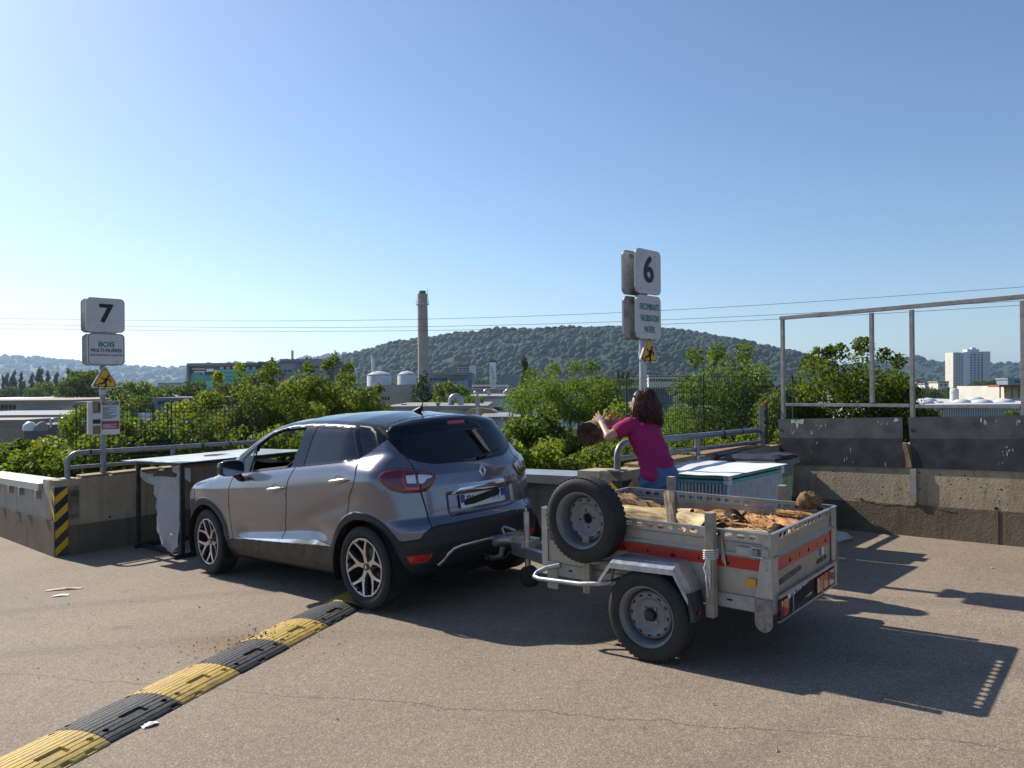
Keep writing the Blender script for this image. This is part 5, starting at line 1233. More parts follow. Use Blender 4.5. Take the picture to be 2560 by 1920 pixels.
def timber(name, label, p0, p1, r0, r1, m_side, m_end, seed=0, flat=1., group='firewood in the trailer', rough=.12, world=False, n=72, k=44, cat='log'):
    """a log: furrowed tapered surface (part: bark) and two sawn ends; local z runs along the log"""
    p0 = Vector(p0) if world else T3(p0); p1 = Vector(p1) if world else T3(p1); d = (p1-p0); L = d.length; d.normalize(); up = Vector((0, 0, 1)) if abs(d.z) < .9 else Vector((1, 0, 0)); x = up.cross(d).normalized(); y = d.cross(x)
    M4 = Matrix((x, y, d)).transposed().to_4x4(); M4.translation = p0; t = thing(name, label, cat, m=M4, group=group)
    th = np.linspace(0, 2*np.pi, n, endpoint=False); s = np.linspace(0, 1, k); S_, T_ = np.meshgrid(s, th, indexing='ij'); cx, sx = np.cos(T_), np.sin(T_)
    big = vnoise(cx*1.2+seed*3.1+9, sx*1.2+S_*L*3+seed+9, .9, seed, 3)-.5; fur = vnoise(cx*7+S_*L*1.2+seed+20, sx*7-S_*L*.9+20, .8, seed+9, 4)-.5; knot = vnoise(cx*3+S_*L*9+30, sx*3+S_*L*7+30, 1.1, seed+21, 3)-.5
    bend = .10*r0*np.sin(S_*3+seed); r = (r0+(r1-r0)*S_)*(1+rough*2.2*big+rough*1.5*fur+rough*1.2*knot)
    V = np.stack([cx*r+bend, sx*r*flat, S_*L+rough*.10*(vnoise(cx*3+50, sx*3+50, .8, seed+5, 3)-.5)*np.where(S_ < .5, 1, -1)*np.abs(S_-.5)*2], -1).reshape(-1, 3); idx = np.arange(n*k).reshape(k, n); nx = np.roll(idx, -1, 1)
    npmesh('bark', V, np.stack([idx[:-1], nx[:-1], nx[1:], idx[1:]], -1).reshape(-1, 4), m_side, t)
    for e, sg in ((0, -1), (k-1, 1)):
        ring = V[idx[e]]; cen = ring.mean(0); lay = [ring]+[cen+(ring-cen)*q+np.array([0, 0, 1])*sg*(.003+.004*rng.standard_normal((n, 1))*.6) for q in (.8, .55, .28)]+[cen[None]]; Ve = np.concatenate(lay); Fe = []
        for q in range(3):
            for i in range(n): j = (i+1) % n; Fe += [(q*n+i, q*n+j, q*n+n+j), (q*n+i, q*n+n+j, q*n+n+i)]
        for i in range(n): Fe.append((3*n+i, 3*n+(i+1) % n, 4*n))
        Fe = np.array(Fe); npmesh('sawn_end', Ve, Fe if sg > 0 else Fe[:, ::-1], m_end, t, smooth=False)
    return t
timber('log', 'cream barkless log lying at the front of the trailer load', (1.36, -.50, .665), (.74, -.55, .665), .095, .125, 'wood_cream', 'wood_dark', 1, rough=.16)
timber('log', 'brown fibrous log at the far front corner of the trailer', (1.57, -.93, .66), (1.02, -.88, .60), .125, .10, 'bark_brown', 'wood_cream', 2, rough=.30)
timber('log', 'shaggy brown log lying behind the spare wheel in the trailer', (1.56, -.46, .58), (1.20, -.30, .575), .12, .11, 'bark_brown', 'wood_orange', 8, rough=.32)
timber('stick', 'weathered grey split stake leaning on the cream log', (.73, -.24, .66), (.98, -.66, .865), .034, .048, 'wood_grey', 'wood_cream', 3, .5, cat='stick', rough=.12)
timber('log', 'dark sawn log end standing beside the timber stake', (.52, -.36, .66), (.78, -.50, .665), .125, .125, 'wood_cream', 'wood_dark', 4, .95, rough=.10)
timber('log', 'dark split wedge of wood behind the timber stake', (.44, -.62, .62), (.54, -.74, .77), .125, .045, 'wood_dark', 'wood_dark', 5, .6, rough=.2)
timber('log', 'orange rotten log in the middle of the trailer load', (.60, -.58, .60), (.18, -.30, .60), .115, .12, 'wood_orange', 'wood_orange', 6, .75, rough=.34)
timber('log', 'big orange brown log across the rear of the load', (.50, -.90, .62), (.07, -.74, .63), .135, .13, 'wood_orange', 'wood_cream', 7, .8, rough=.24)
timber('log', 'cream log with swirling grain at the rear left of the load', (.42, -.34, .645), (.06, -.48, .65), .115, .115, 'wood_cream', 'wood_dark', 11, .7, rough=.20)
timber('stick', 'thin orange brown branch lying at the rear of the load', (.34, -1.02, .735), (.04, -.98, .745), .026, .03, 'wood_orange', 'wood_orange', 12, cat='stick', rough=.2)
timber('stick', 'short reddish splinter lying across the cream rear log', (.46, -.50, .735), (.20, -.42, .752), .012, .010, 'wood_orange', 'wood_orange', 13, .5, cat='stick', rough=.2)
timber('log', 'small dark branch end poking up at the rear of the load', (.12, -.36, .66), (.10, -.42, .765), .055, .045, 'wood_dark', 'wood_dark', 14, cat='log', rough=.1)
timber('log', 'orange barked log between the cream log and the far side', (.98, -.86, .60), (.56, -.95, .60), .11, .12, 'wood_orange', 'wood_dark', 16, rough=.28)
for i in range(9):                                       # hidden layer that carries the visible logs
    pass
# loose bark, chips and roots: stuff
rs = random.Random(31)
for m_, nm, cnt in (('wood_orange', 'bark_chips', 900), ('wood_dark', 'bark_crumbs', 150), ('wood_cream', 'wood_splinters', 620)):
    b = MB()
    for i in range(cnt):
        x = rs.uniform(.04, 1.56); y = rs.uniform(-1.12, -.05); z = .60+.07*math.sin(x*5)*math.cos(y*4)+rs.uniform(-.02, .05)
        if m_ == 'wood_dark': x = rs.choice((.5, .62, 1.35, .95, .3))+rs.gauss(0, .09); y = rs.choice((-.75, -.9, -.25, -.55))+rs.gauss(0, .1); z += .05
        if m_ == 'wood_orange' and rs.random() < .6: x = rs.gauss(.42, .18); y = rs.gauss(-.5, .25); z += rs.uniform(0, .10)
        x = min(max(x, .03), 1.57); y = min(max(y, -1.12), -.04)
        L_ = rs.uniform(.01, .045); w_ = rs.uniform(.003, .010); a = rs.uniform(0, 6.28); e = rs.uniform(-.6, .6); d = Vector((math.cos(a)*math.cos(e), math.sin(a)*math.cos(e), math.sin(e)))
        p = Vector((x, y, z)); s = d.cross(Vector((rs.random(), rs.random(), 1))).normalized()*w_; u_ = d.cross(s).normalized()*w_*.4
        b.add([p-d*L_, p+s, p+d*L_, p-s, p+u_], [(0, 1, 4), (1, 2, 4), (2, 3, 4), (3, 0, 4), (0, 3, 2, 1)])
    o_ = b.build(nm, m_, fix=False); o_.matrix_world = TR_M; tag(o_, {'bark_chips': 'orange brown bark chips heaped between the logs', 'bark_crumbs': 'dark bark crumbs caught among the logs', 'wood_splinters': 'pale wood splinters strewn over the load'}[nm], 'wood chips', kind='stuff')
# a bed of rubble under the logs so that no floor shows
g = 40; xs = np.linspace(.01, 1.60, g); ys = np.linspace(-1.15, -.01, g); X, Y = np.meshgrid(xs, ys, indexing='ij'); Z = .56+.10*vnoise(X*10, Y*10, 1.6, 77, 4)
V = np.stack([X, Y, Z], -1).reshape(-1, 3); idx = np.arange(g*g).reshape(g, g)
o_ = npmesh('wood_rubble', V, np.stack([idx[:-1, :-1], idx[1:, :-1], idx[1:, 1:], idx[:-1, 1:]], -1).reshape(-1, 4), 'bark_brown', smooth=False); o_.matrix_world = TR_M; tag(o_, 'brown bed of rotten wood filling the trailer under the logs', 'rubble', kind='stuff')
# knotted root resting on the far rear corner
def lump(name, label, cat, c, r, m, seed, squash=(1, 1, 1), amp=.35, group=None, n=40):
    th = np.linspace(0, np.pi, n//2); ph = np.linspace(0, 2*np.pi, n, endpoint=False); T_, P_ = np.meshgrid(th, ph, indexing='ij')
    d = np.stack([np.sin(T_)*np.cos(P_), np.sin(T_)*np.sin(P_), np.cos(T_)], -1); nz = vnoise(d[..., 0]*2+d[..., 2]*1.7+5, d[..., 1]*2-d[..., 2]*1.3+5, .8, seed, 5)-.5
    V = (d*(r*(1+amp*2*nz))[..., None]*np.array(squash)).reshape(-1, 3); k = n//2; idx = np.arange(k*n).reshape(k, n); nx = np.roll(idx, -1, 1)
    o = npmesh(name, V, np.stack([idx[:-1], idx[1:], nx[1:], nx[:-1]], -1).reshape(-1, 4), m); o.location = c; return tag(o, label, cat, group)
lump('root_ball', 'knobbly brown root ball perched on the far rear corner of the trailer', 'root', T3((.13, -1.045, .835)), .07, 'root_brown', 21, (1.15, 1.0, .85), .4, 'firewood in the trailer')
b = MB()
for i in range(26):
    p = Vector((.30+rs.gauss(0, .14), -.92+rs.gauss(0, .12), .74)); a = rs.uniform(0, 6.28)
    b.tube([p, p+Vector((math.cos(a)*.02, math.sin(a)*.02, rs.uniform(.01, .035))), p+Vector((math.cos(a+.6)*.05, math.sin(a+.6)*.05, rs.uniform(.0, .05)))], [.003, .002, .001], 5)
o_ = b.build('rootlets', 'wood_grey', fix=False); o_.matrix_world = TR_M; tag(o_, 'dry twisted rootlets on top of the rear logs', 'roots', kind='stuff')
# ---------------------------------------------------------------- stack of barred crates, wheelie bin, trolley
mat('teal_tube', (.16, .44, .41), .45, var=.1, vs=9, dirt=((.2, .28, .26), 10, .5))
mat('bar_grey', (.55, .56, .55), .5, metal=.1, var=.12, vs=14)
mat('board_white', (.72, .73, .76), .6, var=.05, vs=5, dirt=((.5, .5, .5), 5, .5))
mat('bin_grey', (.20, .21, .205), .5, var=.08, vs=8, dirt=((.3, .29, .26), 9, .4))
mat('bin_lid', (.018, .020, .028), .42, var=.2, vs=9, dirt=((.08, .08, .08), 9, .4))
mat('map_green', (.28, .36, .20), .6, var=.3, vs=14, dirt=((.6, .6, .55), 10, .8))
mat('post_dark', (.022, .022, .024), .5, var=.3, vs=14, dirt=((.07, .06, .05), 10, .5))
mat('table_sheet', (.62, .66, .63), .35, metal=.3, var=.1, vs=4, bump=.05, bs=14, dirt=((.30, .31, .29), 5, .6))
mat('plastic_film', (.93, .93, .94), .3, var=.04, vs=9)
def _film():
    m = MATS['plastic_film']; N, L = m.node_tree.nodes, m.node_tree.links; b = N['Principled BSDF']; t = N.new('ShaderNodeBsdfTranslucent'); t.inputs[0].default_value = (.9, .88, .86, 1); mx = N.new('ShaderNodeMixShader'); mx.inputs[0].default_value = .72; L.new(b.outputs[0], mx.inputs[1]); L.new(t.outputs[0], mx.inputs[2]); L.new(mx.outputs[0], N['Material Output'].inputs[0])
_film()
F45 = frame((0, 0, 0), W).to_3x3()
def bay(t, a, s, h):
    """bay coordinates: a along the short wall from C, s out from it, h above ground -> local to t"""
    p = PC+W*a+U*s; return on(p, h)-t.location
t = thing('crate_stack', 'teal framed stack of barred crates under a white board beside the bin', 'crates', on(PC+W*.95+U*.5)); a0, a1, s0, s1 = .45, 1.45, .20, .80
for k, (z, r) in enumerate(((.855, .017), (.812, .017), (.42, .016), (.07, .016))):
    P = [bay(t, a0, s0, z), bay(t, a1, s0, z), bay(t, a1, s1, z), bay(t, a0, s1, z)]
    for i in range(4): MB().tube([P[i], P[(i+1) % 4]], r, 10).build('frame_tube', 'teal_tube', t)
    for p in P: MB().box(p, (.055, .055, .04), F45, .008).build('corner_joint', 'board_white', t)
def bars(p, q, n, nm):
    for i in range(1, n):
        c = p.lerp(q, i/n); MB().cyl(c+Z_*.07, c+Z_*.80, .0115, 6).build(nm, 'bar_grey', t)
c = [bay(t, a0, s0, 0), bay(t, a1, s0, 0), bay(t, a1, s1, 0), bay(t, a0, s1, 0)]
bars(c[3], c[2], 30, 'bar'); bars(c[0], c[3], 17, 'bar'); bars(c[1], c[2], 17, 'bar'); bars(c[0], c[1], 12, 'bar')
for p in c: MB().cyl(p+Z_*.0, p+Z_*.86, .015, 10).build('corner_post', 'bar_grey', t)
MB().box(bay(t, .95, .5, .42), (.95, .55, .03), F45).build('shelf', 'bar_grey', t); MB().box(bay(t, .95, .5, .62), (.90, .50, .38), F45).build('folded_crates', 'bar_grey', t)
# wavy white board
g1, g2 = 34, 24; A_, S_ = np.meshgrid(np.linspace(a0-.06, a1+.05, g1), np.linspace(-.02, s1+.05, g2), indexing='ij'); tt = (s1+.05-S_)/(s1+.07)
H = .878+.075*np.clip(tt-.45, 0, 1)**1.6*(1+.35*np.sin(A_*7))+.004*np.sin(A_*15)*tt+.002*np.sin(S_*20)
PX = PC.x+W.x*A_+U.x*S_; PY = PC.y+W.y*A_+U.y*S_; V = np.stack([PX, PY, gz(PX, PY)+H], -1).reshape(-1, 3); idx = np.arange(g1*g2).reshape(g1, g2); q = np.stack([idx[:-1, :-1], idx[1:, :-1], idx[1:, 1:], idx[:-1, 1:]], -1).reshape(-1, 4)
bo = npmesh('white_board', np.concatenate([V, V-[0, 0, .006]]), np.concatenate([q, q[:, ::-1]+g1*g2]), 'board_white'); tag(bo, 'wavy white corrugated board lying on the crate stack', 'board')
# wheelie bin
t = thing('wheelie_bin', 'grey wheelie bin with dark lid and map sticker by the wall', 'bin', on(PC+W*1.78+U*.40)); a0, a1, s0, s1 = 1.53, 2.03, .10, .70
def bb(k, z): ca, cs = (a0+a1)/2, (s0+s1)/2; return [bay(t, ca+(a-ca)*k, cs+(s-cs)*k, z) for a, s in ((a0, s0), (a1, s0), (a1, s1), (a0, s1))]
V = bb(.74, .06)+bb(.94, .82)+bb(.94, .83); MB().add(V, [(3, 2, 1, 0)]+[(j*4+i, j*4+(i+1) % 4, j*4+4+(i+1) % 4, j*4+4+i) for j in range(2) for i in range(4)]).build('body', 'bin_grey', t)
V = bb(1.0, .825)+bb(1.06, .83)+bb(1.06, .885)+bb(1.0, .89)+bb(.9, .89); MB().add(V, [(j*4+i, j*4+(i+1) % 4, j*4+4+(i+1) % 4, j*4+4+i) for j in range(4) for i in range(4)]).build('rim', 'bin_grey', t)
V = bb(1.02, .893)+bb(1.02, .915)+bb(.80, .945)+bb(.5, .952); MB().add(V, [(j*4+i, j*4+(i+1) % 4, j*4+4+(i+1) % 4, j*4+4+i) for j in range(3) for i in range(4)]+[(15, 14, 13, 12)][::-1]+[(12, 13, 14, 15)]).build('lid', 'bin_lid', t)
MB().tube([bay(t, 1.56, .06, .93), bay(t, 2.0, .06, .93)], .022, 10).build('hinge_handle', 'bin_lid', t)
MB().box(bay(t, 1.78, .70, .925), (.16, .10, .03), F45, .006).build('lid_grip', 'bin_lid', t)
P = [bay(t, 1.62, .66, .30), bay(t, 1.95, .66, .30), bay(t, 1.97, .676, .72), bay(t, 1.60, .676, .72)]; MB().add([p+U*.008 for p in P], [(0, 1, 2, 3)]).build('map_sticker', 'map_green', t, fix=False)
for a in (1.58, 1.98): MB().lathe([(0, -.03), (.10, -.03), (.10, .03), (0, .03)], 20, Matrix.Translation(bay(t, a, .12, .10)) @ F45.to_4x4() @ Matrix.Rotation(R(90), 4, 'Y')).build('wheel', 'tyre', t)
# white rags and a small grey cube lying in the bay
for a, s, w_, lb, sd in ((2.35, .9, .35, 'white plastic sheet lying on the ground by the bin', 5), (1.1, 1.15, .3, 'white sack behind the far rear stake of the trailer', 6)):
    p = PC+W*a+U*s; lump('plastic_sheet', lb, 'sheet', on(p, .05), w_*.5, 'plastic_film', sd, (1.2, .8, .30), .35)
# small post with a lamp behind the rail end
t = thing('float_post', 'dark plate and post with a rusty ball behind the rail end', 'post', on(PD-U*.25+W*.05, .9)); MB().box((0, 0, .28), (.10, .02, .46), F45).build('plate', 'galv_pipe', t); MB().cyl((.06, -.02, 0), (.06, -.02, .52), .010, 8).build('rod', 'post_dark', t); MB().lathe([(0, -.03), (.022, -.02), (.03, 0), (.022, .02), (0, .03)], 14, Matrix.Translation((.06, -.02, .54))).build('ball', 'rust', t)
# ---- trolley with sheet top at left
t = thing('trolley_table', 'dark steel frame table with pale sheet top in front of the car', 'table', on(PA+W*1.5+U*.95))
def tb_(a, s, h): p = PA+W*a+U*s; return on(p, h)-t.location
for a, s in ((.85, .34), (.90, 1.58), (2.30, .36), (2.30, 1.58)):
    MB().bar(tb_(a, s, 0.01), tb_(a, s, 1.095), .045, .045, up=W).build('post', 'post_dark', t)
for (a, s), (b, s_) in (((.85, .34), (.90, 1.58)), ((2.3, .36), (2.3, 1.58)), ((.85, .34), (2.3, .36)), ((.9, 1.58), (2.3, 1.58))): MB().bar(tb_(a, s, 1.078), tb_(b, s_, 1.078), .035, .035).build('top_beam', 'post_dark', t)
for s in (.34, 1.58): MB().bar(tb_(.8, s, .03), tb_(2.35, s, .03), .05, .05).build('foot_beam', 'post_dark', t)
MB().bar(tb_(.9, .34, .03), tb_(.9, 1.58, .03), .04, .04).build('foot_beam', 'post_dark', t)
V = [tb_(.72, .14, 1.106), tb_(.84, 1.70, 1.100), tb_(2.46, 1.72, 1.112), tb_(2.42, .18, 1.12)]; MB().add(V+[v+Z_*.006 for v in V], [(3, 2, 1, 0), (4, 5, 6, 7)]+[(i, (i+1) % 4, 4+(i+1) % 4, 4+i) for i in range(4)]).build('sheet_top', 'table_sheet', t)
hc = tb_(1.62, .95, 1.118); n = 24; MB().add([hc+W*.19*math.cos(a)+U*.17*math.sin(a) for a in [2*math.pi*i/n for i in range(n)]], [tuple(range(n))]).build('hole', 'hole_dark', t, fix=False)
# hanging film
g1, g2 = 46, 56; a_, z_ = np.meshgrid(np.linspace(0, 1, g1), np.linspace(0, 1, g2), indexing='ij')      # a across, z down
left = np.interp(z_, [0, .12, .35, .6, .85, 1], [.26, .40, .42, .45, .48, .60]); right = np.interp(z_, [0, .3, 1], [1.02, .99, .93])
s_ = .34+1.24*(left+(right-left)*a_)
fold = .03*np.sin(a_*9+z_*3)+.10*np.abs(vnoise(a_*3, z_*3, 1.1, 91, 4)-.5)*2+.05*np.abs(vnoise(a_*7+5, z_*9+5, 1., 17, 3)-.5)*2-.05
aa = .86+.04*a_+fold*(.35+.65*np.sin(np.pi*np.clip(a_, .03, .97)))
hh = np.interp(z_, [0, 1], [.93, .10])+.07*np.sin(a_*6+1)*z_-.10*(a_-.55)**2+.05*(1-a_)*(1-z_)*0
PX = PA.x+W.x*aa+U.x*s_; PY = PA.y+W.y*aa+U.y*s_; V = np.stack([PX, PY, gz(PX, PY)+np.maximum(hh, .02)], -1).reshape(-1, 3); idx = np.arange(g1*g2).reshape(g1, g2); q = np.stack([idx[:-1, :-1], idx[1:, :-1], idx[1:, 1:], idx[:-1, 1:]], -1).reshape(-1, 4)
pf = npmesh('plastic_film', V, q, 'plastic_film', smooth=False); tag(pf, 'crumpled white plastic film hanging inside the frame table', 'plastic film')
p0 = PA+W*.86+U*.34; p1 = PA+W*.87+U*.78
def flap(pts, w0, nm='film_flap'):
    V = []; n = len(pts)
    for i, p in enumerate(pts):
        k = i/(n-1); d = Vector((.02*math.sin(i*1.3), .01*math.cos(i), 1)); V += [p+d*w0*(.35+.65*k), p-d*w0*(.35+.65*k)]
    MB().add(V, [(2*i, 2*i+2, 2*i+3, 2*i+1) for i in range(n-1)], True).build(nm, 'plastic_film', pf, fix=False)
flap([on(p0-U*.14, 1.02), on(p0-U*.03, .97), on(p0.lerp(p1, .25), .915), on(p0.lerp(p1, .6), .885), on(p1, .88)], .07)
q0 = PA+W*.84+U*1.66; q1 = PA+W*.86+U*1.42; flap([on(q0, .98), on(q0.lerp(q1, .3), .93), on(q0.lerp(q1, .7), .88), on(q1, .86)], .06)
q0 = PA+W*.9+U*1.30; q1 = PA+W*1.0+U*1.58; flap([on(q0, 1.02), on(q0.lerp(q1, .4), .99), on(q1, .94)], .08)
# ---------------------------------------------------------------- the woman throwing a log
mat('skin', (.50, .29, .20), .5, var=.05, vs=30, sub=.15)
mat('tshirt', (.32, .011, .092), .85, var=.14, vs=7, bump=.7, bs=13)
mat('denim', (.065, .12, .25), .85, var=.22, vs=14, bump=.35, bs=60, dirt=((.12, .18, .30), 16, .6))
mat('hair', (.030, .011, .007), .42, var=.4, vs=40)
mat('hair_red', (.115, .022, .010), .42, var=.3, vs=40)
mat('glove_grey', (.28, .265, .26), .9, var=.12, vs=60, bump=.3, bs=160)
mat('glove_orange', (.50, .20, .05), .75, var=.2, vs=30)
mat('trainers', (.08, .08, .09), .7)
def fuse(name, mb, m, voxel, parent=None, smooth=3, disp=None):
    """weld overlapping shapes into one skin with a voxel remesh"""
    me = mb.mesh(name, m); o = link(name, me); bm = bmesh.new(); bm.from_mesh(me); bmesh.ops.recalc_face_normals(bm, faces=bm.faces); bm.to_mesh(me); bm.free()
    r = o.modifiers.new('r', 'REMESH'); r.mode = 'VOXEL'; r.voxel_size = voxel; r.use_smooth_shade = True
    s = o.modifiers.new('s', 'SMOOTH'); s.factor = .5; s.iterations = smooth
    bpy.context.view_layer.update(); ne = bpy.data.meshes.new_from_object(o.evaluated_get(bpy.context.evaluated_depsgraph_get())); o.modifiers.clear(); o.data = ne; bpy.data.meshes.remove(me)
    if not ne.materials: ne.materials.append(MATS[m])
    if disp:
        n = len(ne.vertices); co = np.zeros(n*3, np.float32); no = np.zeros(n*3, np.float32); ne.vertices.foreach_get('co', co); ne.vertices.foreach_get('normal', no); co = co.reshape(-1, 3); no = no.reshape(-1, 3); co = co+no*disp(co)[:, None]; ne.vertices.foreach_set('co', co.astype(np.float32).ravel()); ne.update()
    ne.polygons.foreach_set('use_smooth', [True]*len(ne.polygons)); o.parent = parent; return o
def loft(mb, rings, n=28):
    """rings: (centre, half axis a, half axis b)"""
    V = []; Fc = []
    for c, a, b in rings:
        for i in range(n):
            t = 2*math.pi*i/n; V.append(Vector(c)+Vector(a)*math.cos(t)+Vector(b)*math.sin(t))
    k = len(rings)
    for i in range(k-1):
        for j in range(n): Fc.append((i*n+j, i*n+(j+1) % n, (i+1)*n+(j+1) % n, (i+1)*n+j))
    Fc += [tuple(reversed(range(n))), tuple((k-1)*n+j for j in range(n))]; mb.add(V, Fc, True); return mb
def cap(mb, a, b, ra, rb, n=16, seg=6):
    """tapered capsule"""
    a = Vector(a); b = Vector(b); d = (b-a).normalized(); pts = []; rs_ = []
    for i in range(seg): t = math.pi/2*(1-i/seg); pts.append(a-d*ra*math.sin(t)); rs_.append(max(.0008, ra*math.cos(t)))
    pts += [a, a.lerp(b, .5), b]; rs_ += [ra, (ra+rb)/2, rb]
    for i in range(1, seg+1): t = math.pi/2*i/seg; pts.append(b+d*rb*math.sin(t)); rs_.append(max(.0008, rb*math.cos(t)))
    mb.tube(pts, rs_, n); return mb
FWD = Vector((-.60, .80, 0)).normalized(); LFT = Vector((-FWD.y, FWD.x, 0))     # facing over the wall; her left is nearer us
J = {'pel': at(1642, 1187, 6.50), 'wai': at(1641, 1158, 6.53), 'che': at(1612, 1090, 6.66), 'nek': at(1607, 1050, 6.74), 'hed': at(1606, 1011, 6.77)}
J['ls'] = J['nek']+LFT*.165-Z_*.035; J['rs'] = J['nek']-LFT*.165-Z_*.035
J['le'] = at(1521, 1092, 6.56); J['lw'] = at(1503, 1056, 6.74); J['re'] = at(1592, 1088, 7.02); J['rw'] = at(1548, 1064, 7.05)
fl, fr = on((1.42, 6.20), 0), on((1.52, 6.44), 0)
J['lh'] = J['pel']+LFT*.085-Z_*.03; J['rh'] = J['pel']-LFT*.085-Z_*.03
J['lk'] = J['lh'].lerp(fl, .52)+FWD*.05+Z_*.0; J['rk'] = J['rh'].lerp(fr, .52)+FWD*.05; J['la'] = fl+Z_*.09; J['ra'] = fr+Z_*.09
spine = (J['nek']-J['pel']).normalized(); BK = FWD-spine*FWD.dot(spine); BK.normalize()
per = MB()                                                  # the body: one continuous skin
for a, b, r0, r1 in (('ls', 'le', .046, .040), ('le', 'lw', .042, .027), ('rs', 're', .046, .040), ('re', 'rw', .042, .027), ('lh', 'lk', .085, .058), ('lk', 'la', .055, .036), ('rh', 'rk', .085, .058), ('rk', 'ra', .055, .036), ('nek', 'hed', .052, .048), ('ls', 'rs', .055, .055)): cap(per, J[a], J[b], r0, r1)
loft(per, [(J['pel']-spine*.10, LFT*.13, BK*.09), (J['pel'], LFT*.165, BK*.115), (J['wai'], LFT*.135, BK*.095), (J['che'], LFT*.145, BK*.105), (J['nek']-spine*.06, LFT*.14, BK*.08), (J['nek'], LFT*.06, BK*.055)])
hd = J['hed']; look = (Vector((-.90, .42, -.05))).normalized(); hl = Z_.cross(look).normalized(); hu = look.cross(hl)     # head turned to her left
def H(f, l, u): return hd+look*f+hl*l+hu*u
loft(per, [(H(.02, 0, -.115), hl*.03, look*.035), (H(.022, 0, -.095), hl*.05, look*.060), (H(.012, 0, -.05), hl*.064, look*.082), (H(0, 0, 0), hl*.074, look*.094), (H(-.004, 0, .05), hl*.072, look*.092), (H(-.006, 0, .088), hl*.055, look*.072), (H(-.006, 0, .108), hl*.022, look*.03)])
cap(per, H(.088, 0, .012), H(.108, 0, -.022), .010, .014); cap(per, H(.085, .016, -.055), H(.085, -.016, -.055), .010, .010); cap(per, H(.070, .012, -.09), H(.070, -.012, -.09), .018, .018)
for s in (-1, 1): cap(per, H(-.005, s*.074, .012), H(-.012, s*.080, -.028), .016, .010)
woman = fuse('person', per, 'skin', .0095, None, 3); tag(woman, 'woman in magenta T-shirt and jeans throwing a log over the wall', 'person')
# face details
for s in (-1, 1):
    e = MB(); e.lathe([(0, -.011), (.008, -.008), (.011, 0), (.008, .008), (0, .011)], 12, Matrix.Translation(H(.078, s*.030, .012))); e.build('eye', 'paper_white', woman)
    cap(MB(), H(.09, s*.042, .034), H(.094, s*.018, .037), .004, .004).build('eyebrow', 'hair', woman)
b = MB()
for s in (-1, 1):
    ring = [H(.106, s*.033+.024*math.cos(t), .010+.017*math.sin(t)) for t in [2*math.pi*i/20 for i in range(20)]]; b.tube(ring, .0026, 6, closed=True); b.tube([H(.104, s*.056, .016), H(.04, s*.084, .016), H(-.02, s*.082, .010)], .0028, 6)
b.tube([H(.106, .010, .014), H(.106, -.010, .014)], .0026, 6); b.build('glasses', 'paper_white', woman)
# T-shirt
ts = MB(); hemL = J['pel']-spine*.005
loft(ts, [(J['pel']+LFT*.02-spine*.0, LFT*.176, BK*.124), (J['wai'], LFT*.160, BK*.116), (J['wai'].lerp(J['che'], .5), LFT*.156, BK*.116), (J['che'], LFT*.165, BK*.122), (J['nek']-spine*.075, LFT*.172, BK*.098), (J['nek']-spine*.015, LFT*.105, BK*.075), (J['nek']+spine*.012, LFT*.062, BK*.056)])
for s, e in (('ls', 'le'), ('rs', 're')): d = (J[e]-J[s]).normalized(); cap(ts, J[s], J[s]+d*.115, .070, .066)
cap(ts, J['ls'].lerp(J['rs'], .18), J['ls'].lerp(J['rs'], .82), .068, .068)
fl_ = J['pel']+LFT*.15-BK*.06; loft(ts, [(J['wai']+LFT*.11-BK*.03, LFT*.06, BK*.08), (fl_-spine*.02, LFT*.045, BK*.075), (fl_-spine*.075-FWD*.01, LFT*.022, BK*.045)])
def folds(co):
    p = co-np.array(J['pel']); s_ = p @ np.array(spine); l_ = p @ np.array(LFT); return .0075*np.sin(s_*46+l_*24+3*vnoise(l_*6+9, s_*6+9, 1., 3, 2))*np.exp(-((s_-.10)/.12)**2)+.012*(vnoise(l_*8+s_*5, s_*7-l_*3, 1.1, 5, 3)-.5)*2+.004*np.sin(l_*34-s_*28)*np.exp(-((s_-.27)/.12)**2)
fuse('tshirt', ts, 'tshirt', .0085, woman, 3, folds)
# jeans
je = MB(); loft(je, [(J['pel']+spine*.045, LFT*.165, BK*.115), (J['pel']-spine*.0, LFT*.182, BK*.135), (J['pel']-spine*.07-BK*.01, LFT*.186, BK*.142), (J['pel']-spine*.14, LFT*.165, BK*.12)])
for s in 'lr':
    hp = J[s+'h']-BK*.01; cap(je, hp-BK*.035, J[s+'h'].lerp(J[s+'k'], .4), .098, .086); cap(je, J[s+'h'].lerp(J[s+'k'], .3), J[s+'k'], .086, .068); cap(je, J[s+'k'], J[s+'a'], .068, .058)
def jf(co):
    p = co-np.array(J['pel']); s_ = p @ np.array(spine); l_ = p @ np.array(LFT); return .006*np.sin(s_*70+l_*14)*np.exp(-((s_+.06)/.10)**2)*np.clip(.5+l_*5, 0, 1)+.004*(vnoise(l_*10, s_*10, 1., 8, 3)-.5)*2
jn = fuse('jeans', je, 'denim', .0085, woman, 3, jf)
for s in ():
    c = J['pel']+LFT*s*.085-BK*.150-spine*.055; P = [c+LFT*.052*x+spine*.055*y-BK*(.006-.02*abs(x)*.3) for x, y in ((-1, 1), (1, 1), (.95, -.6), (0, -1.1), (-.95, -.6))]; MB().tube(P, .0022, 5, closed=True).build('pocket_seam', 'glove_orange' if False else 'denim', jn)
for a in (fl, fr):
    s = MB(); loft(s, [(a-FWD*.06+Z_*.035, LFT*.038, Z_*.034), (a+Z_*.045, LFT*.045, Z_*.045), (a+FWD*.09+Z_*.035, LFT*.048, Z_*.034), (a+FWD*.16+Z_*.028, LFT*.042, Z_*.026), (a+FWD*.19+Z_*.022, LFT*.02, Z_*.014)], 16); s.build('shoe', 'trainers', woman)
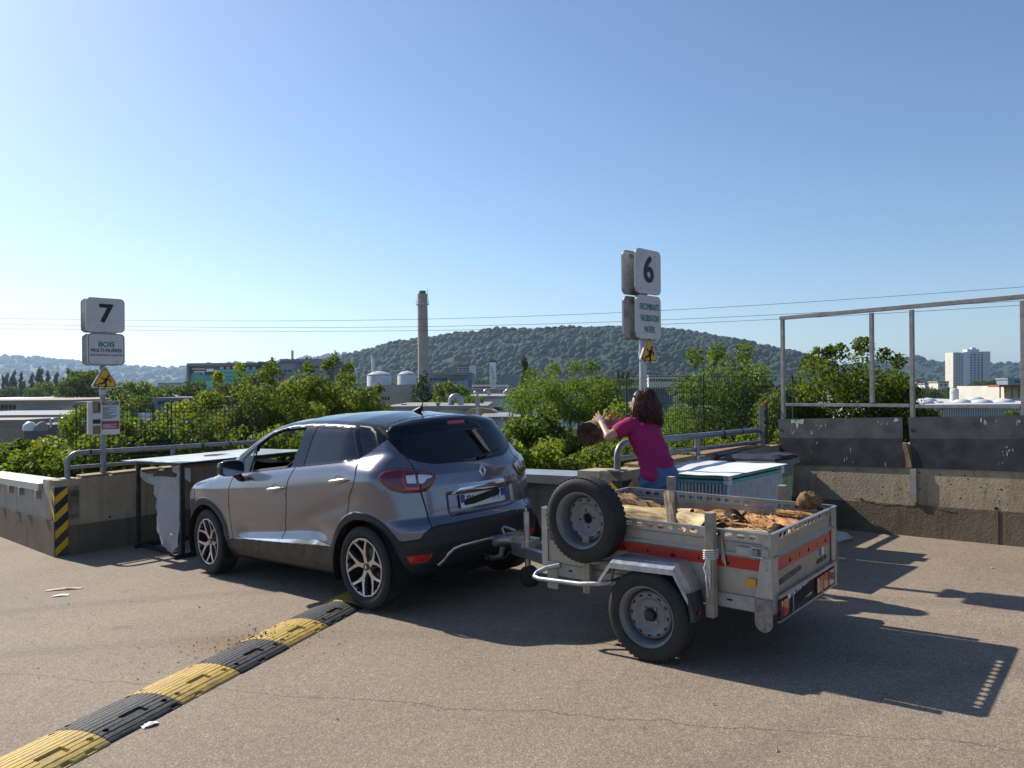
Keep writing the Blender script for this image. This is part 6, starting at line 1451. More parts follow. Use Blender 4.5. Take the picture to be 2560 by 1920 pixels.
# hair: cap plus wavy locks
hb = MB(); loft(hb, [(H(-.070, 0, -.135), hl*.070, look*.045), (H(-.062, 0, -.09), hl*.088, look*.062), (H(-.048, 0, -.03), hl*.093, look*.078), (H(-.030, 0, .03), hl*.092, look*.092), (H(-.014, 0, .085), hl*.082, look*.096), (H(-.010, 0, .118), hl*.05, look*.062), (H(-.010, 0, .132), hl*.012, look*.016)])
hair = fuse('hair', hb, 'hair', .009, woman, 3)
for grp, mt_, cnt, sd in (('hair_locks', 'hair', 760, 1), ('hair_highlights', 'hair_red', 620, 2)):
    b = MB(); r = random.Random(sd)
    for i in range(cnt):
        a = r.uniform(-2.12, 2.12); ang = math.pi+a; e = r.uniform(.25, 1.0)             # angle around the head, 0 = face
        cx, cl_ = math.cos(ang), math.sin(ang); pts = []; rs_ = []
        L_ = r.uniform(.13, .25) if abs(a) < 1.7 else r.uniform(.09, .19); ph = r.uniform(0, 6.28); K = 10; rad0 = r.uniform(.35, .98)
        for k in range(K+1):
            t = k/K
            if t < .35: q = t/.35; rr = rad0*math.sin(math.pi/2*q)*1.0 if rad0 < .6 else .55+.45*q; uu = .128*math.cos(math.pi/2*q*.85)
            else: q = (t-.35)/.65; rr = 1.0+.16*math.sin(q*math.pi)*r.uniform(.6, 1.3); uu = .03-L_*q
            wv = .017*math.sin(ph+t*10)*t**.7+r.gauss(0, .0035); fl2 = .045*max(0, t-.70)*3.3*r.uniform(-.4, 1)
            pts.append(H(-.018+(.112*rr+wv+fl2)*cx, (.104*rr+wv+fl2)*cl_, uu)); rs_.append((.0040 if k < K-1 else .0025)*(1-.75*max(0, t-.6)/.4))
        b.tube(pts, rs_, 4, cap=False)
    b.build(grp, mt_, hair, fix=False)['kind'] = 'stuff'
# gloved hands: palm, four fingers of unequal length, thumb
def hand(w, fing, thumb, up_, label_side, name):
    """w wrist, fing finger direction, thumb direction (side of the palm), up_ back of the hand"""
    f = Vector(fing).normalized(); t = Vector(thumb); t = (t-f*t.dot(f)).normalized(); n = f.cross(t)
    if n.dot(Vector(up_)) < 0: n = -n
    g = MB(); loft(g, [(w-f*.015, t*.028, n*.022), (w+f*.02, t*.036, n*.020), (w+f*.06, t*.043, n*.017), (w+f*.088, t*.042, n*.014)], 16); g_ = fuse('glove', g, 'glove_grey', .0045, woman, 2)
    cf = MB(); loft(cf, [(w-f*.055, t*.031, n*.026), (w-f*.02, t*.033, n*.026), (w-f*.005, t*.030, n*.024)], 16); cf.build('cuff', 'glove_grey', g_)
    for k, (off, L_, sp, cu) in enumerate(((.030, .070, .18, .10), (.010, .078, .05, .18), (-.011, .072, -.07, .26), (-.030, .056, -.20, .34))):
        b0 = w+f*.082+t*off; d1 = (f+t*sp*1.3-n*cu*.6).normalized(); d2 = (f+t*sp*1.3-n*(cu*.6+.45)).normalized(); d3 = (f+t*sp*1.2-n*(cu*.6+.9)).normalized(); p1 = b0+d1*L_*.45; p2 = p1+d2*L_*.32; p3 = p2+d3*L_*.23
        fg = MB(); cap(fg, b0-f*.01, p1, .0098, .0092, 12, 4); cap(fg, p1, p2, .0092, .0086, 12, 4); cap(fg, p2, p3, .0086, .0076, 12, 4); fuse('finger', fg, 'glove_orange', .0030, g_, 2)
    b0 = w+f*.022+t*.030; d1 = (t*.85+f*.55-n*.2).normalized(); d2 = (t*.6+f*.8-n*.25).normalized(); p1 = b0+d1*.042; p2 = p1+d2*.034; fg = MB(); cap(fg, b0, p1, .0125, .0105, 12, 4); cap(fg, p1, p2, .0105, .0088, 12, 4); fuse('thumb', fg, 'glove_orange', .0030, g_, 2)
hand(J['lw'], at(1484, 1034, 6.86)-J['lw'], at(1512, 1020, 6.80)-J['lw']+Vector((.02, 0, .02)), Vector((.3, -1, .2)), 'left', 'glove')
hand(J['rw'], at(1526, 1040, 7.02)-J['rw'], at(1560, 1036, 7.05)-J['rw'], Vector((.6, .6, .2)), 'right', 'glove')
# the log in flight
timber('log', 'thick dark-ended log being thrown from the gloved hands of the woman', at(1473, 1085, 6.66), at(1512, 1068, 7.12), .106, .10, 'wood_side', 'wood_sawn', 15, group='firewood', rough=.05, world=True)
# ---------------------------------------------------------------- foliage
def leaf_mat(name, col, trans=.55, rough=.55):
    m = bpy.data.materials.new(name); m.use_nodes = True; MATS[name] = m
    N, L = m.node_tree.nodes, m.node_tree.links; b = N['Principled BSDF']; b.inputs['Roughness'].default_value = rough; b.inputs['Specular IOR Level'].default_value = .22
    tc = N.new('ShaderNodeTexCoord'); nz = N.new('ShaderNodeTexNoise'); nz.inputs['Scale'].default_value = 1.7; nz.inputs['Detail'].default_value = 4; L.new(tc.outputs['Object'], nz.inputs['Vector'])
    r = N.new('ShaderNodeValToRGB'); L.new(nz.outputs[0], r.inputs[0]); r.color_ramp.elements[0].position = .3; r.color_ramp.elements[1].position = .7
    r.color_ramp.elements[0].color = (*[c*.75 for c in col], 1); r.color_ramp.elements[1].color = (*[min(1, c*1.25) for c in col], 1); L.new(r.outputs[0], b.inputs['Base Color'])
    t = N.new('ShaderNodeBsdfTranslucent'); mx = N.new('ShaderNodeMixShader'); mx.inputs[0].default_value = trans
    hs = N.new('ShaderNodeMix'); hs.data_type = 'RGBA'; hs.blend_type = 'MULTIPLY'; hs.inputs[0].default_value = 1; L.new(r.outputs[0], hs.inputs[6]); hs.inputs[7].default_value = (1.45, 1.5, .5, 1); L.new(hs.outputs[2], t.inputs[0])
    L.new(b.outputs[0], mx.inputs[1]); L.new(t.outputs[0], mx.inputs[2]); L.new(mx.outputs[0], N['Material Output'].inputs[0])
for nm, c in (('leaf_a', (.112, .152, .029)), ('leaf_b', (.168, .188, .034)), ('leaf_c', (.078, .108, .022)), ('leaf_d', (.32, .23, .035)), ('leaf_e', (.105, .172, .040)), ('leaf_dark', (.042, .066, .020)), ('leaf_pine', (.024, .042, .020)), ('leaf_far', (.052, .076, .027)), ('leaf_far2', (.072, .098, .032)), ('leaf_poplar', (.036, .056, .024))): leaf_mat(nm, c)
mat('bark', (.09, .07, .05), .9, var=.3, vs=14, bump=.6, bs=30)
def leaf_cloud(cl, n, size, seed, up=.35, aspect=.55, fold=.25, shell=.55, droop=0.):
    """leaf quads spread over ellipsoid clumps (x,y,z,rx,ry,rz); returns verts, quads, clump index"""
    r = np.random.default_rng(seed); cl = np.array(cl, float); vol = (cl[:, 3]*cl[:, 4]*cl[:, 5])**.70; ci = r.choice(len(cl), n, p=vol/vol.sum())
    d = r.standard_normal((n, 3)); d /= np.linalg.norm(d, axis=1)[:, None]
    rad = shell+(1-shell)*r.random(n)**.5; rad = np.where(r.random(n) < .10, rad*1.18, rad)
    wob = 1+.28*(vnoise(d[:, 0]*2+ci*3.1, d[:, 1]*2+d[:, 2]*2.3+ci, .7, seed, 3)-.5)*2
    c = cl[ci, :3]+d*cl[ci, 3:]*(rad*wob)[:, None]
    nrm = d*.6+r.standard_normal((n, 3))*.75+np.array([0, 0, up]); nrm /= np.linalg.norm(nrm, axis=1)[:, None]
    t = np.cross(nrm, r.standard_normal((n, 3))); t /= np.linalg.norm(t, axis=1)[:, None]; t[:, 2] -= droop; b = np.cross(nrm, t)
    s = size*(.6+.8*r.random(n))[:, None]; fo = nrm*s*fold*(r.random(n)-.3)[:, None]
    V = np.stack([c-t*s*.5, c+b*s*aspect*.5+fo, c+t*s*.5, c-b*s*aspect*.5+fo], 1).reshape(-1, 3)
    return V, np.arange(4*n).reshape(n, 4), ci
def tree(name, label, base, clumps, n, size, mats, seed, cat='tree', trunk_r=.12, group=None, trunk=True, weights=None, limb=True, aspect=.55, shell=.5, up=.35, lean=0., droop=0.):
    """clumps are relative to base"""
    t = thing(name, label, cat, base, group=group); r = np.random.default_rng(seed+1)
    V, F, ci = leaf_cloud(clumps, n, size, seed, aspect=aspect, shell=shell, up=up, droop=droop)
    cm = r.random(len(clumps)); w = weights or [1]*len(mats); w = np.array(w)/sum(w); cw = np.cumsum(w)
    k = np.clip(.55*cm[ci]+.45*r.random(len(F)), 0, .9999); mi = np.searchsorted(cw, k)
    npmesh('crown', V, F, None, t, smooth=False, mats=mats, midx=np.clip(mi, 0, len(mats)-1))
    if trunk:
        cl = np.array(clumps); top = cl[:, 2].max()*.8; cx, cy = cl[:, 0].mean(), cl[:, 1].mean(); b = MB()
        pts = [Vector((0, 0, -.1)), Vector((cx*.3, cy*.3, top*.35)), Vector((cx*.7, cy*.7, top*.65)), Vector((cx, cy, top))]; b.tube(pts, [trunk_r*1.2, trunk_r, trunk_r*.65, trunk_r*.2], 10); b.build('trunk', 'bark', t)
        if limb:
            b = MB()
            for c in clumps[:26]:
                a = pts[1].lerp(pts[2], r.random()); e = Vector(c[:3]); mid = a.lerp(e, .5)+Vector((0, 0, -.08*(e-a).length)); b.tube([a, mid, e], [trunk_r*.42, trunk_r*.26, trunk_r*.08], 6)
            b.build('limbs', 'bark', t)['kind'] = 'stuff'
    return t
def crown_from(outline, Y, depth, base, seed, n, zmin=None, rmin=.25, rmax=.6):
    """clumps filling an outline given as (column, top row, bottom row) at distance Y"""
    r = random.Random(seed); cl = []
    us = [o[0] for o in outline]
    for i in range(n):
        u = r.uniform(us[0], us[-1]); tp = np.interp(u, us, [o[1] for o in outline]); bt = np.interp(u, us, [o[2] for o in outline])
        k = r.random()**.8; rr = r.uniform(rmin, rmax); y = Y+r.uniform(-depth, depth)
        v = tp+(bt-tp)*k+rr*1923/Y*.75; p = at(u, v, y); cl.append((p.x-base[0], p.y-base[1], p.z-base[2], rr*r.uniform(.8, 1.3), rr*r.uniform(.8, 1.3), rr*r.uniform(.7, 1.0)))
    return cl
def spikes(outline_pts, Y, base, seed, r0=.09, step=5, L=26):
    """upright shoots along the upper outline"""
    r = random.Random(seed); cl = []
    for (u, v, h) in outline_pts:
        h = h*.62
        for i in range(step):
            k = i/(step-1); p = at(u+r.uniform(-4, 4)*k, v-h*k, Y+r.uniform(-.3, .3)); cl.append((p.x-base[0], p.y-base[1], p.z-base[2], r0*(2.0-k*1.75), r0*(2.0-k*1.75), r0*1.4*(1.4-k*1.0)))
    return cl
GL = -6.
def gb(u, Y): p = at(u, 968, Y); return (p.x, p.y, GL)
# maples behind the car (two crowns)
b_ = gb(625, 20); cl = crown_from([(430, 1020, 1120), (470, 975, 1120), (520, 955, 1130), (580, 935, 1130), (640, 918, 1130), (700, 915, 1130), (745, 930, 1130), (790, 955, 1120)], 20, 1.3, b_, 1, 130, rmin=.22, rmax=.55)
cl += spikes([(600, 925, 26), (680, 918, 36), (665, 930, 22), (545, 945, 14)], 20, b_, 2)
tree('maple_tree', 'broad yellow green maple growing behind the front of the car', b_, cl, 70000, .072, ['leaf_c', 'leaf_a', 'leaf_b', 'leaf_d'], 11, aspect=.8, group='trees behind the fence', weights=[1.1, 1.2, 1.1, .28])
b_ = gb(820, 22); cl = crown_from([(715, 945, 1120), (760, 915, 1120), (800, 915, 1110), (850, 905, 1110), (890, 945, 1090), (930, 975, 1080), (985, 1005, 1070)], 22, 1.4, b_, 3, 105, rmin=.22, rmax=.55)
cl += spikes([(835, 905, 40), (815, 915, 24), (770, 920, 24), (870, 920, 20), (945, 975, 14)], 22, b_, 4)
tree('maple_tree', 'maple with pointed leaf tips rising above the car roof', b_, cl, 54000, .072, ['leaf_c', 'leaf_a', 'leaf_b', 'leaf_d'], 12, aspect=.8, group='trees behind the fence', weights=[1.3, 1.2, .9, .25])
# shrubs and creepers along the outside of the quay
def hedge(name, label, outline, Y, depth, n_cl, n_leaf, size, mats, seed, weights=None, rmin=.14, rmax=.38, cat='shrub', aspect=.7, shell=.4):
    u0 = outline[len(outline)//2][0]; b = at(u0, outline[len(outline)//2][2], Y); b = (b.x, b.y, b.z-.5); cl = crown_from(outline, Y, depth, b, seed, n_cl, rmin=rmin, rmax=rmax)
    return tree(name, label, b, cl, n_leaf, size, mats, seed, cat=cat, trunk=True, limb=False, trunk_r=.03, group='shrubs outside the quay', weights=weights, aspect=aspect, shell=shell)
hedge('shrub', 'dense green shrub behind the pale wall at the far left', [(-120, 1085, 1250), (0, 1072, 1250), (60, 1085, 1250), (120, 1092, 1250), (200, 1080, 1230), (245, 1075, 1220)], 13.5, .9, 90, 17000, .085, ['leaf_c', 'leaf_a', 'leaf_b', 'leaf_d'], 21, [1.2, 1.2, 1, .15])
hedge('shrub', 'leafy shrub behind the fence right of the information board', [(235, 1070, 1220), (300, 1035, 1220), (340, 1010, 1220), (380, 1030, 1220), (440, 1018, 1210), (500, 1040, 1200), (560, 1060, 1190)], 14.5, .9, 100, 19000, .085, ['leaf_c', 'leaf_a', 'leaf_e', 'leaf_d'], 22, [1.3, 1.2, 1, .12])
hedge('shrub', 'yellowish shrub between the left rail and the car window', [(480, 1060, 1190), (560, 1050, 1190), (640, 1055, 1190), (720, 1060, 1180), (780, 1070, 1150)], 15, .8, 60, 10000, .085, ['leaf_b', 'leaf_a', 'leaf_c', 'leaf_d'], 23, [1, 1.2, 1, .2])
hedge('shrub', 'low sunlit creeper hedge along the wall right of the car', [(1230, 1115, 1235), (1300, 1100, 1235), (1380, 1090, 1230), (1460, 1085, 1230), (1540, 1090, 1230), (1600, 1095, 1230)], 9.6, .5, 110, 22000, .052, ['leaf_c', 'leaf_a', 'leaf_b', 'leaf_e'], 24, [1, 1.2, 1.2, .8], rmin=.10, rmax=.24)
hedge('shrub', 'dark green shrub between the white container and the acacia', [(1265, 1050, 1190), (1290, 1010, 1190), (1320, 985, 1190), (1350, 1000, 1190), (1395, 1030, 1180), (1450, 1075, 1170)], 16, .8, 75, 13000, .08, ['leaf_dark', 'leaf_c', 'leaf_e', 'leaf_a'], 25, [1, 1.2, .9, .7])
hedge('shrub', 'leafy shrub directly behind the guard rail right of the woman', [(1640, 1110, 1215), (1700, 1095, 1215), (1780, 1080, 1210), (1850, 1070, 1210), (1930, 1055, 1190), (1960, 1060, 1180)], 11.4, .5, 80, 15000, .058, ['leaf_c', 'leaf_a', 'leaf_b', 'leaf_e'], 26, [1, 1.1, 1.2, .8], rmin=.12, rmax=.28)
hedge('shrub', 'bright green bush between the woman and the acacia trunk', [(1490, 1060, 1120), (1525, 1000, 1120), (1560, 990, 1120), (1600, 1020, 1120)], 13, .5, 40, 7000, .07, ['leaf_a', 'leaf_e', 'leaf_b'], 27, rmin=.14, rmax=.3)
hedge('shrub', 'feathery sumac sprouting left of the number 7 sign pole', [(150, 1040, 1110), (185, 1000, 1110), (215, 985, 1110), (250, 1000, 1100), (300, 1015, 1080)], 17, .6, 30, 3600, .10, ['leaf_a', 'leaf_e', 'leaf_b'], 28, rmin=.12, rmax=.32, aspect=.35)
# acacia with a spreading crown
b_ = gb(1412, 24); cl = crown_from([(1290, 965, 1000), (1330, 935, 1005), (1380, 925, 1010), (1430, 925, 1020), (1480, 920, 1020), (1525, 945, 1000), (1550, 960, 1000)], 24, 1.6, b_, 31, 70, rmin=.25, rmax=.5)
cl += spikes([(1385, 925, 16), (1440, 920, 12), (1480, 920, 18), (1330, 940, 12)], 24, b_, 32, r0=.14)
tree('acacia_tree', 'acacia with a spreading crown and thin dark trunk left of the woman', b_, cl, 19000, .085, ['leaf_c', 'leaf_e', 'leaf_a'], 33, trunk_r=.13, group='trees behind the fence', aspect=.45, shell=.4)
# robinia right of sign 6
b_ = gb(1800, 15.5); cl = crown_from([(1688, 905, 1080), (1715, 880, 1120), (1755, 895, 1150), (1790, 880, 1160), (1850, 875, 1160), (1885, 890, 1150), (1915, 920, 1120), (1935, 985, 1100)], 15.5, 1.1, b_, 41, 100, rmin=.2, rmax=.45)
cl += spikes([(1735, 892, 14), (1792, 885, 14), (1858, 880, 14)], 15.5, b_, 42, r0=.11)
tree('robinia_tree', 'tall dense robinia behind the mesh fence right of sign 6', b_, cl, 30000, .075, ['leaf_c', 'leaf_e', 'leaf_a', 'leaf_b'], 43, trunk_r=.10, group='trees behind the fence', aspect=.5, weights=[1.3, 1.2, 1, .4])
# hornbeam behind the steel frame
b_ = gb(2145, 14); cl = crown_from([(1930, 975, 1060), (1985, 960, 1060), (2015, 905, 1060), (2060, 890, 1060), (2110, 885, 1060), (2165, 870, 1060), (2215, 895, 1060), (2260, 920, 1060), (2290, 985, 1055), (2320, 1015, 1055)], 14, 1.0, b_, 51, 110, rmin=.16, rmax=.40)
cl += spikes([(2042, 890, 24), (2072, 885, 18), (2100, 880, 26), (2165, 862, 26), (2150, 865, 14), (2210, 890, 22), (2245, 905, 18), (2020, 905, 14)], 14, b_, 52, r0=.08)
tree('hornbeam_bush', 'tall dark green bush with upright shoots behind the tube barrier', b_, cl, 34000, .066, ['leaf_dark', 'leaf_c', 'leaf_a', 'leaf_d'], 53, trunk_r=.08, group='trees behind the fence', aspect=.65, weights=[1, 1.3, .9, .12])
hedge('shrub', 'shrub between the robinia and the tube barrier', [(1900, 990, 1130), (1950, 965, 1130), (2000, 960, 1130), (2030, 1000, 1100)], 13.2, .5, 40, 8000, .065, ['leaf_c', 'leaf_a', 'leaf_b'], 54, rmin=.14, rmax=.3)
# ---------------------------------------------------------------- welded mesh fences
mat('fence_green', (.012, .035, .022), .5)
def fence_panel(name, label, a, b_, z0, z1, dv, rows, folds, group):
    """one welded mesh panel between a and b: thin wires in one mesh, end posts as parts"""
    a = Vector(a); b_ = Vector(b_); t = thing(name, label, 'fence', (*a[:2], z0), group=group); o = t.location; d = b_-a; L = d.length; d.normalize(); n = d.cross(Z_); m = MB(); r = .0038
    k = int(L/dv)
    prof = []
    for i in range(int((z1-z0)/.05)+1):
        z = z0+i*.05; off = 0
        for f in folds:
            if abs(z-f) < .051: off = .045*(1-abs(z-f)/.051)
        prof.append((z, off))
    prof.append((z1, 0))
    for i in range(k+1):
        x = L*i/k; pts = [a+d*x+n*off for z, off in prof]
        V = []; Fc = []
        for (z, off) in prof:
            c = Vector((a.x+d.x*x+n.x*off, a.y+d.y*x+n.y*off, z))-o; V += [c+d*r, c+n*r, c-d*r, c-n*r]
        for j in range(len(prof)-1):
            for q in range(4): Fc.append((j*4+q, j*4+(q+1) % 4, j*4+4+(q+1) % 4, j*4+4+q))
        m.add(V, Fc)
    for z in rows:
        off = 0
        for f in folds:
            if abs(z-f) < .051: off = .045*(1-abs(z-f)/.051)
        m.bar(Vector((a.x+n.x*off, a.y+n.y*off, z))-o, Vector((b_.x+n.x*off, b_.y+n.y*off, z))-o, .0065, .0065)
    m.build('mesh_wires', 'fence_green', t, fix=False)['kind'] = 'stuff'
    for p in (a, b_): MB().box(Vector((p.x, p.y, (z0+z1)/2))-n*.04-o, (.016, .016, z1-z0)).build('fence_post', 'fence_green', t)
pz = at(1575, 942, 9.3); a = at(1575, 1190, 9.3); c = at(1760, 1190, 10.4); e = at(1990, 1190, 11.6)
rows = [.62+.2*i for i in range(6)]+[1.55, 1.62, 1.70, 1.76, .82]
fence_panel('mesh_fence', 'green welded mesh fence panel directly behind the woman', (a.x, a.y, 0), (c.x, c.y, 0), .55, 1.78, .05, rows, (1.70, .85), 'green mesh fence panels')
fence_panel('mesh_fence', 'green welded mesh fence panel in front of the robinia', (c.x+.05, c.y+.05, 0), (e.x, e.y, 0), .55, 1.80, .05, rows, (1.72, .85), 'green mesh fence panels')
a = at(190, 1100, 12.4); c = at(420, 1100, 13.0); e = at(660, 1100, 13.6)
rows = [.55+.065*i for i in range(14)]
fence_panel('mesh_fence', 'square mesh fence panel behind the number 7 sign pole', (a.x, a.y, 0), (c.x, c.y, 0), .5, 1.42, .065, rows, (1.36,), 'green mesh fence panels')
fence_panel('mesh_fence', 'square mesh fence panel between the information board and the car', (c.x+.05, c.y+.02, 0), (e.x, e.y, 0), .5, 1.42, .065, rows, (1.36,), 'green mesh fence panels')
# embankment that carries the shrubs behind the quay (hidden by leaves)
mat('bank_soil', (.035, .04, .018), .95, var=.4, vs=3)
_b = MB(); ring = [PA-U*14+W*.30, PA-U*.3+W*.30, PB+W*.30-U*.1, PC+W*.28-U*.3, PD+W*.3-U*.1, PD+U3*16+W3*.3]
V = []; Fc = []
for p in ring:
    for d, z in ((0, .35), (3.0, .15), (9, -2.5), (22, -5.6), (30, -6.2)): V.append((p.x+W.x*d, p.y+W.y*d, z-.02*d+gz(p.x, p.y)))
for i in range(len(ring)-1):
    for j in range(4): Fc.append((i*5+j, i*5+5+j, i*5+6+j, i*5+1+j))
tag(_b.add(V, Fc, True).build('embankment', 'bank_soil', fix=False), kind='structure')
# ---------------------------------------------------------------- background: hills, town, works
mat('wood_hill', (.010, .026, .012), .95, var=.4, vs=.03)
mat('wood_hill2', (.015, .034, .014), .95, var=.35, vs=.02)
mat('wood_hill3', (.022, .042, .014), .95, var=.3, vs=.04)
mat('hill_meadow', (.13, .14, .045), .95, var=.15, vs=.01)
_ico = None
def _icosphere():
    global _ico
    if _ico is None:
        bm = bmesh.new(); bmesh.ops.create_icosphere(bm, subdivisions=2, radius=1); bm.verts.index_update(); _ico = (np.array([v.co[:] for v in bm.verts]), np.array([[v.index for v in f.verts] for f in bm.faces])); bm.free()
    return _ico
def hill(name, ridge, D, depth, base_z, seed, mtl, tree_r, n_tree, canopy=None):
    """ridge: terrain in (bearing, distance) as structure, its canopy of single rounded crowns as one wood"""
    nu, nd = 160, 40; us = np.linspace(ridge[0][0], ridge[-1][0], nu); rv0 = [r[0] for r in ridge], [r[1] for r in ridge]
    def height(u, t):
        Y = D-depth+depth*t; X = (u-1280)/1923*Y; rv = np.interp(u, *rv0); top = CAMZ+(968+.0085*(1280-u)-rv)/1923*D-tree_r*1.0
        prof = np.where(t <= 1, np.sin(np.clip(t, 0, 1)*np.pi/2)**1.15, 1-(t-1)*1.2)
        Z = base_z+(top-base_z)*prof+(vnoise(X+1e5, Y, depth*.22, seed, 3)-.5)*depth*.06*np.sin(np.clip(t, 0, 1)*np.pi); return X, Y, Z
    U_, T_ = np.meshgrid(us, np.linspace(0, 1.25, nd), indexing='ij'); X, Y, Z = height(U_, T_); idx = np.arange(nu*nd).reshape(nu, nd)
    o = npmesh(name, np.stack([X, Y, Z], -1).reshape(-1, 3), np.stack([idx[:-1, :-1], idx[1:, :-1], idx[1:, 1:], idx[:-1, 1:]], -1).reshape(-1, 4), mtl); o['kind'] = 'structure'
    if n_tree:
        r = np.random.default_rng(seed); V0, F0 = _icosphere(); u = r.uniform(us[0], us[-1], n_tree); t = 1.04*r.random(n_tree)**.8; x, y, z = height(u, t); rr = tree_r*(.5+.95*r.random(n_tree)**1.5); k = len(V0)
        nz = 1+.09*r.standard_normal((n_tree, k)).clip(-1.2, 1.2)
        P = np.stack([x, y, z+rr*.45], -1)[:, None, :]+V0[None]*(rr[:, None]*nz)[..., None]*np.array([1, 1, .95]); F = (F0[None]+(np.arange(n_tree)*k)[:, None, None]).reshape(-1, 3)
        mi = np.repeat((vnoise(x+1e5, y, depth*.10, seed+3, 2)*1.6+r.random(n_tree)*1.2).astype(int).clip(0, 2), len(F0))
        w = npmesh('hill_wood', P.reshape(-1, 3), F, None, None, smooth=True, mats=['wood_hill', 'wood_hill2', 'wood_hill3'], midx=mi); tag(w, canopy, 'wood', kind='stuff')
    return o
hill('hill', [(640, 965), (740, 935), (815, 903), (870, 888), (930, 875), (980, 860), (1050, 853), (1120, 845), (1200, 838), (1300, 834), (1420, 828), (1520, 826), (1620, 826), (1690, 830), (1760, 838), (1850, 855), (1930, 872), (1990, 884), (2060, 905), (2130, 935), (2200, 965)], 1500, 560, -6, 3, 'wood_hill', 4.8, 7000, 'dense deciduous wood covering the long hill')
hill('hill', [(-350, 890), (-150, 893), (0, 898), (100, 902), (200, 909), (300, 917), (400, 922), (470, 925), (560, 915), (640, 912), (720, 905), (800, 898), (860, 890), (920, 897), (1000, 915), (1100, 950)], 4300, 1700, -6, 5, 'wood_hill2', 13, 2000, 'hazy wood on the far ridge at left')
hill('hill', [(1900, 960), (1980, 930), (2060, 925), (2150, 915), (2230, 905), (2270, 899), (2292, 893), (2320, 902), (2380, 910), (2450, 913), (2560, 915), (2750, 918), (2900, 925)], 2600, 900, -6, 7, 'wood_hill2', 8, 1300, 'hazy wood on the ridge behind the tower block')
mm = [at(300, 925, 3900), at(360, 922, 3950), at(365, 950, 3500), at(290, 955, 3480)]; p = hill('meadow', [(285, 941), (300, 936), (330, 933), (352, 934), (362, 945)], 3420, 160, 20, 9, 'hill_meadow', 0, 0)
# ---- helpers for buildings
for nm, c, r_ in (('wall_grey', (.25, .26, .29), .8), ('wall_dark', (.11, .115, .135), .8), ('wall_beige', (.40, .34, .29), .85), ('wall_white', (.62, .64, .68), .7), ('wall_pale', (.52, .53, .55), .8), ('wall_pink', (.58, .40, .33), .85), ('wall_cream', (.60, .56, .50), .85), ('wall_blue', (.20, .25, .32), .7), ('roof_grey', (.27, .265, .26), .8), ('roof_white', (.78, .78, .76), .35), ('roof_brown', (.30, .24, .20), .8), ('roof_dark', (.10, .10, .11), .8), ('net_teal', (.03, .20, .19), .6), ('net_light', (.08, .33, .30), .6), ('stack_concrete', (.36, .30, .25), .85), ('dome_brown', (.34, .25, .15), .6), ('window_dark', (.03, .036, .048), .6), ('brick_red', (.30, .10, .06), .85), ('duct_metal', (.38, .39, .40), .4)): mat(nm, c, r_, metal=.6 if nm == 'duct_metal' else 0, var=.12, vs=.25, dirt=(tuple(x*.65 for x in c), .6, .5))
def bx(t, u0, u1, v0, v1, Y, dep, m, name='wall', Y2=None):
    """box whose front face covers columns u0-u1 and rows v0-v1 at distance Y, dep deep"""
    Y2 = Y2 or Y; o = t.location; A_ = [at(u0, v1, Y), at(u1, v1, Y2), at(u1, v0, Y2), at(u0, v0, Y)]
    A_[1].z = A_[0].z = min(A_[0].z, A_[1].z); A_[2].z = A_[3].z
    D = Vector((0, dep, 0)); n = 4
    V = [p-o for p in A_]+[p+D-o for p in A_]
    return MB().add(V, [(0, 1, 2, 3), (7, 6, 5, 4), (0, 4, 5, 1), (1, 5, 6, 2), (2, 6, 7, 3), (3, 7, 4, 0)]).build(name, m, t)
def bld(name, label, u, Y, cat='building', group=None): p = at(u, 968, Y); return thing(name, label, cat, (p.x, p.y, GL), group=group)
def base_v(Y): return 968+(CAMZ-GL)*1923/Y
def win(t, u0, u1, v0, v1, Y, m='window_dark', name='window'): return bx(t, u0, u1, v0, v1, Y-.06, .05, m, name)
def vtube(t, u, v0, v1, Y, wpx, m, name, taper=1., n=20):
    a = at(u, v1, Y)-t.location; b = at(u, v0, Y)-t.location; b.x = a.x; r = wpx/2/1923*Y; return MB().tube([a, b], [r, r*taper], n).build(name, m, t)
# ---- great chimney
Y = 250; t = bld('chimney', 'tall brown concrete chimney with a ring platform near its top', 1058, Y, 'chimney')
a = at(1060, base_v(Y), Y)-t.location; c = at(1057, 735, Y)-t.location; c.x = a.x-.25
MB().tube([a, a.lerp(c, .5), c], [1.85, 1.72, 1.62], 36).build('shaft', 'stack_concrete', t)
z = at(1057, 762, Y).z-t.location.z; MB().lathe([(1.6, z), (2.15, z), (2.15, z+.25), (1.6, z+.25)], 32, Matrix.Translation((c.x, c.y, 0))).build('platform', 'wall_pale', t)
for i in range(10):
    an = 2*math.pi*i/10; q = Vector((c.x+2.1*math.cos(an), c.y+2.1*math.sin(an), z+.25)); MB().cyl(q, q+Z_*1.2, .05, 6).build('rail_post', 'wall_pale', t)
MB().lathe([(2.1, z+1.4), (2.15, z+1.45), (2.1, z+1.5)], 32, Matrix.Translation((c.x, c.y, 0)), closed=True).build('rail', 'wall_pale', t)
zt_ = c.z; MB().lathe([(1.15, zt_), (1.15, zt_+1.0), (.9, zt_+1.0), (.9, zt_)], 24, Matrix.Translation((c.x, c.y, 0))).build('flue', 'roof_dark', t)
ld = MB()
for dx in (-.22, .22): ld.bar((c.x+1.95+dx*0, c.y-.4+dx, z), (c.x+1.75, c.y-.4+dx, zt_+1.6), .07, .07)
for i in range(18): zz = z+(zt_+1.4-z)*i/17; ld.box((c.x+1.9, c.y-.4, zz), (.06, .5, .07))
ld.build('ladder', 'wall_pale', t)['kind'] = 'stuff'
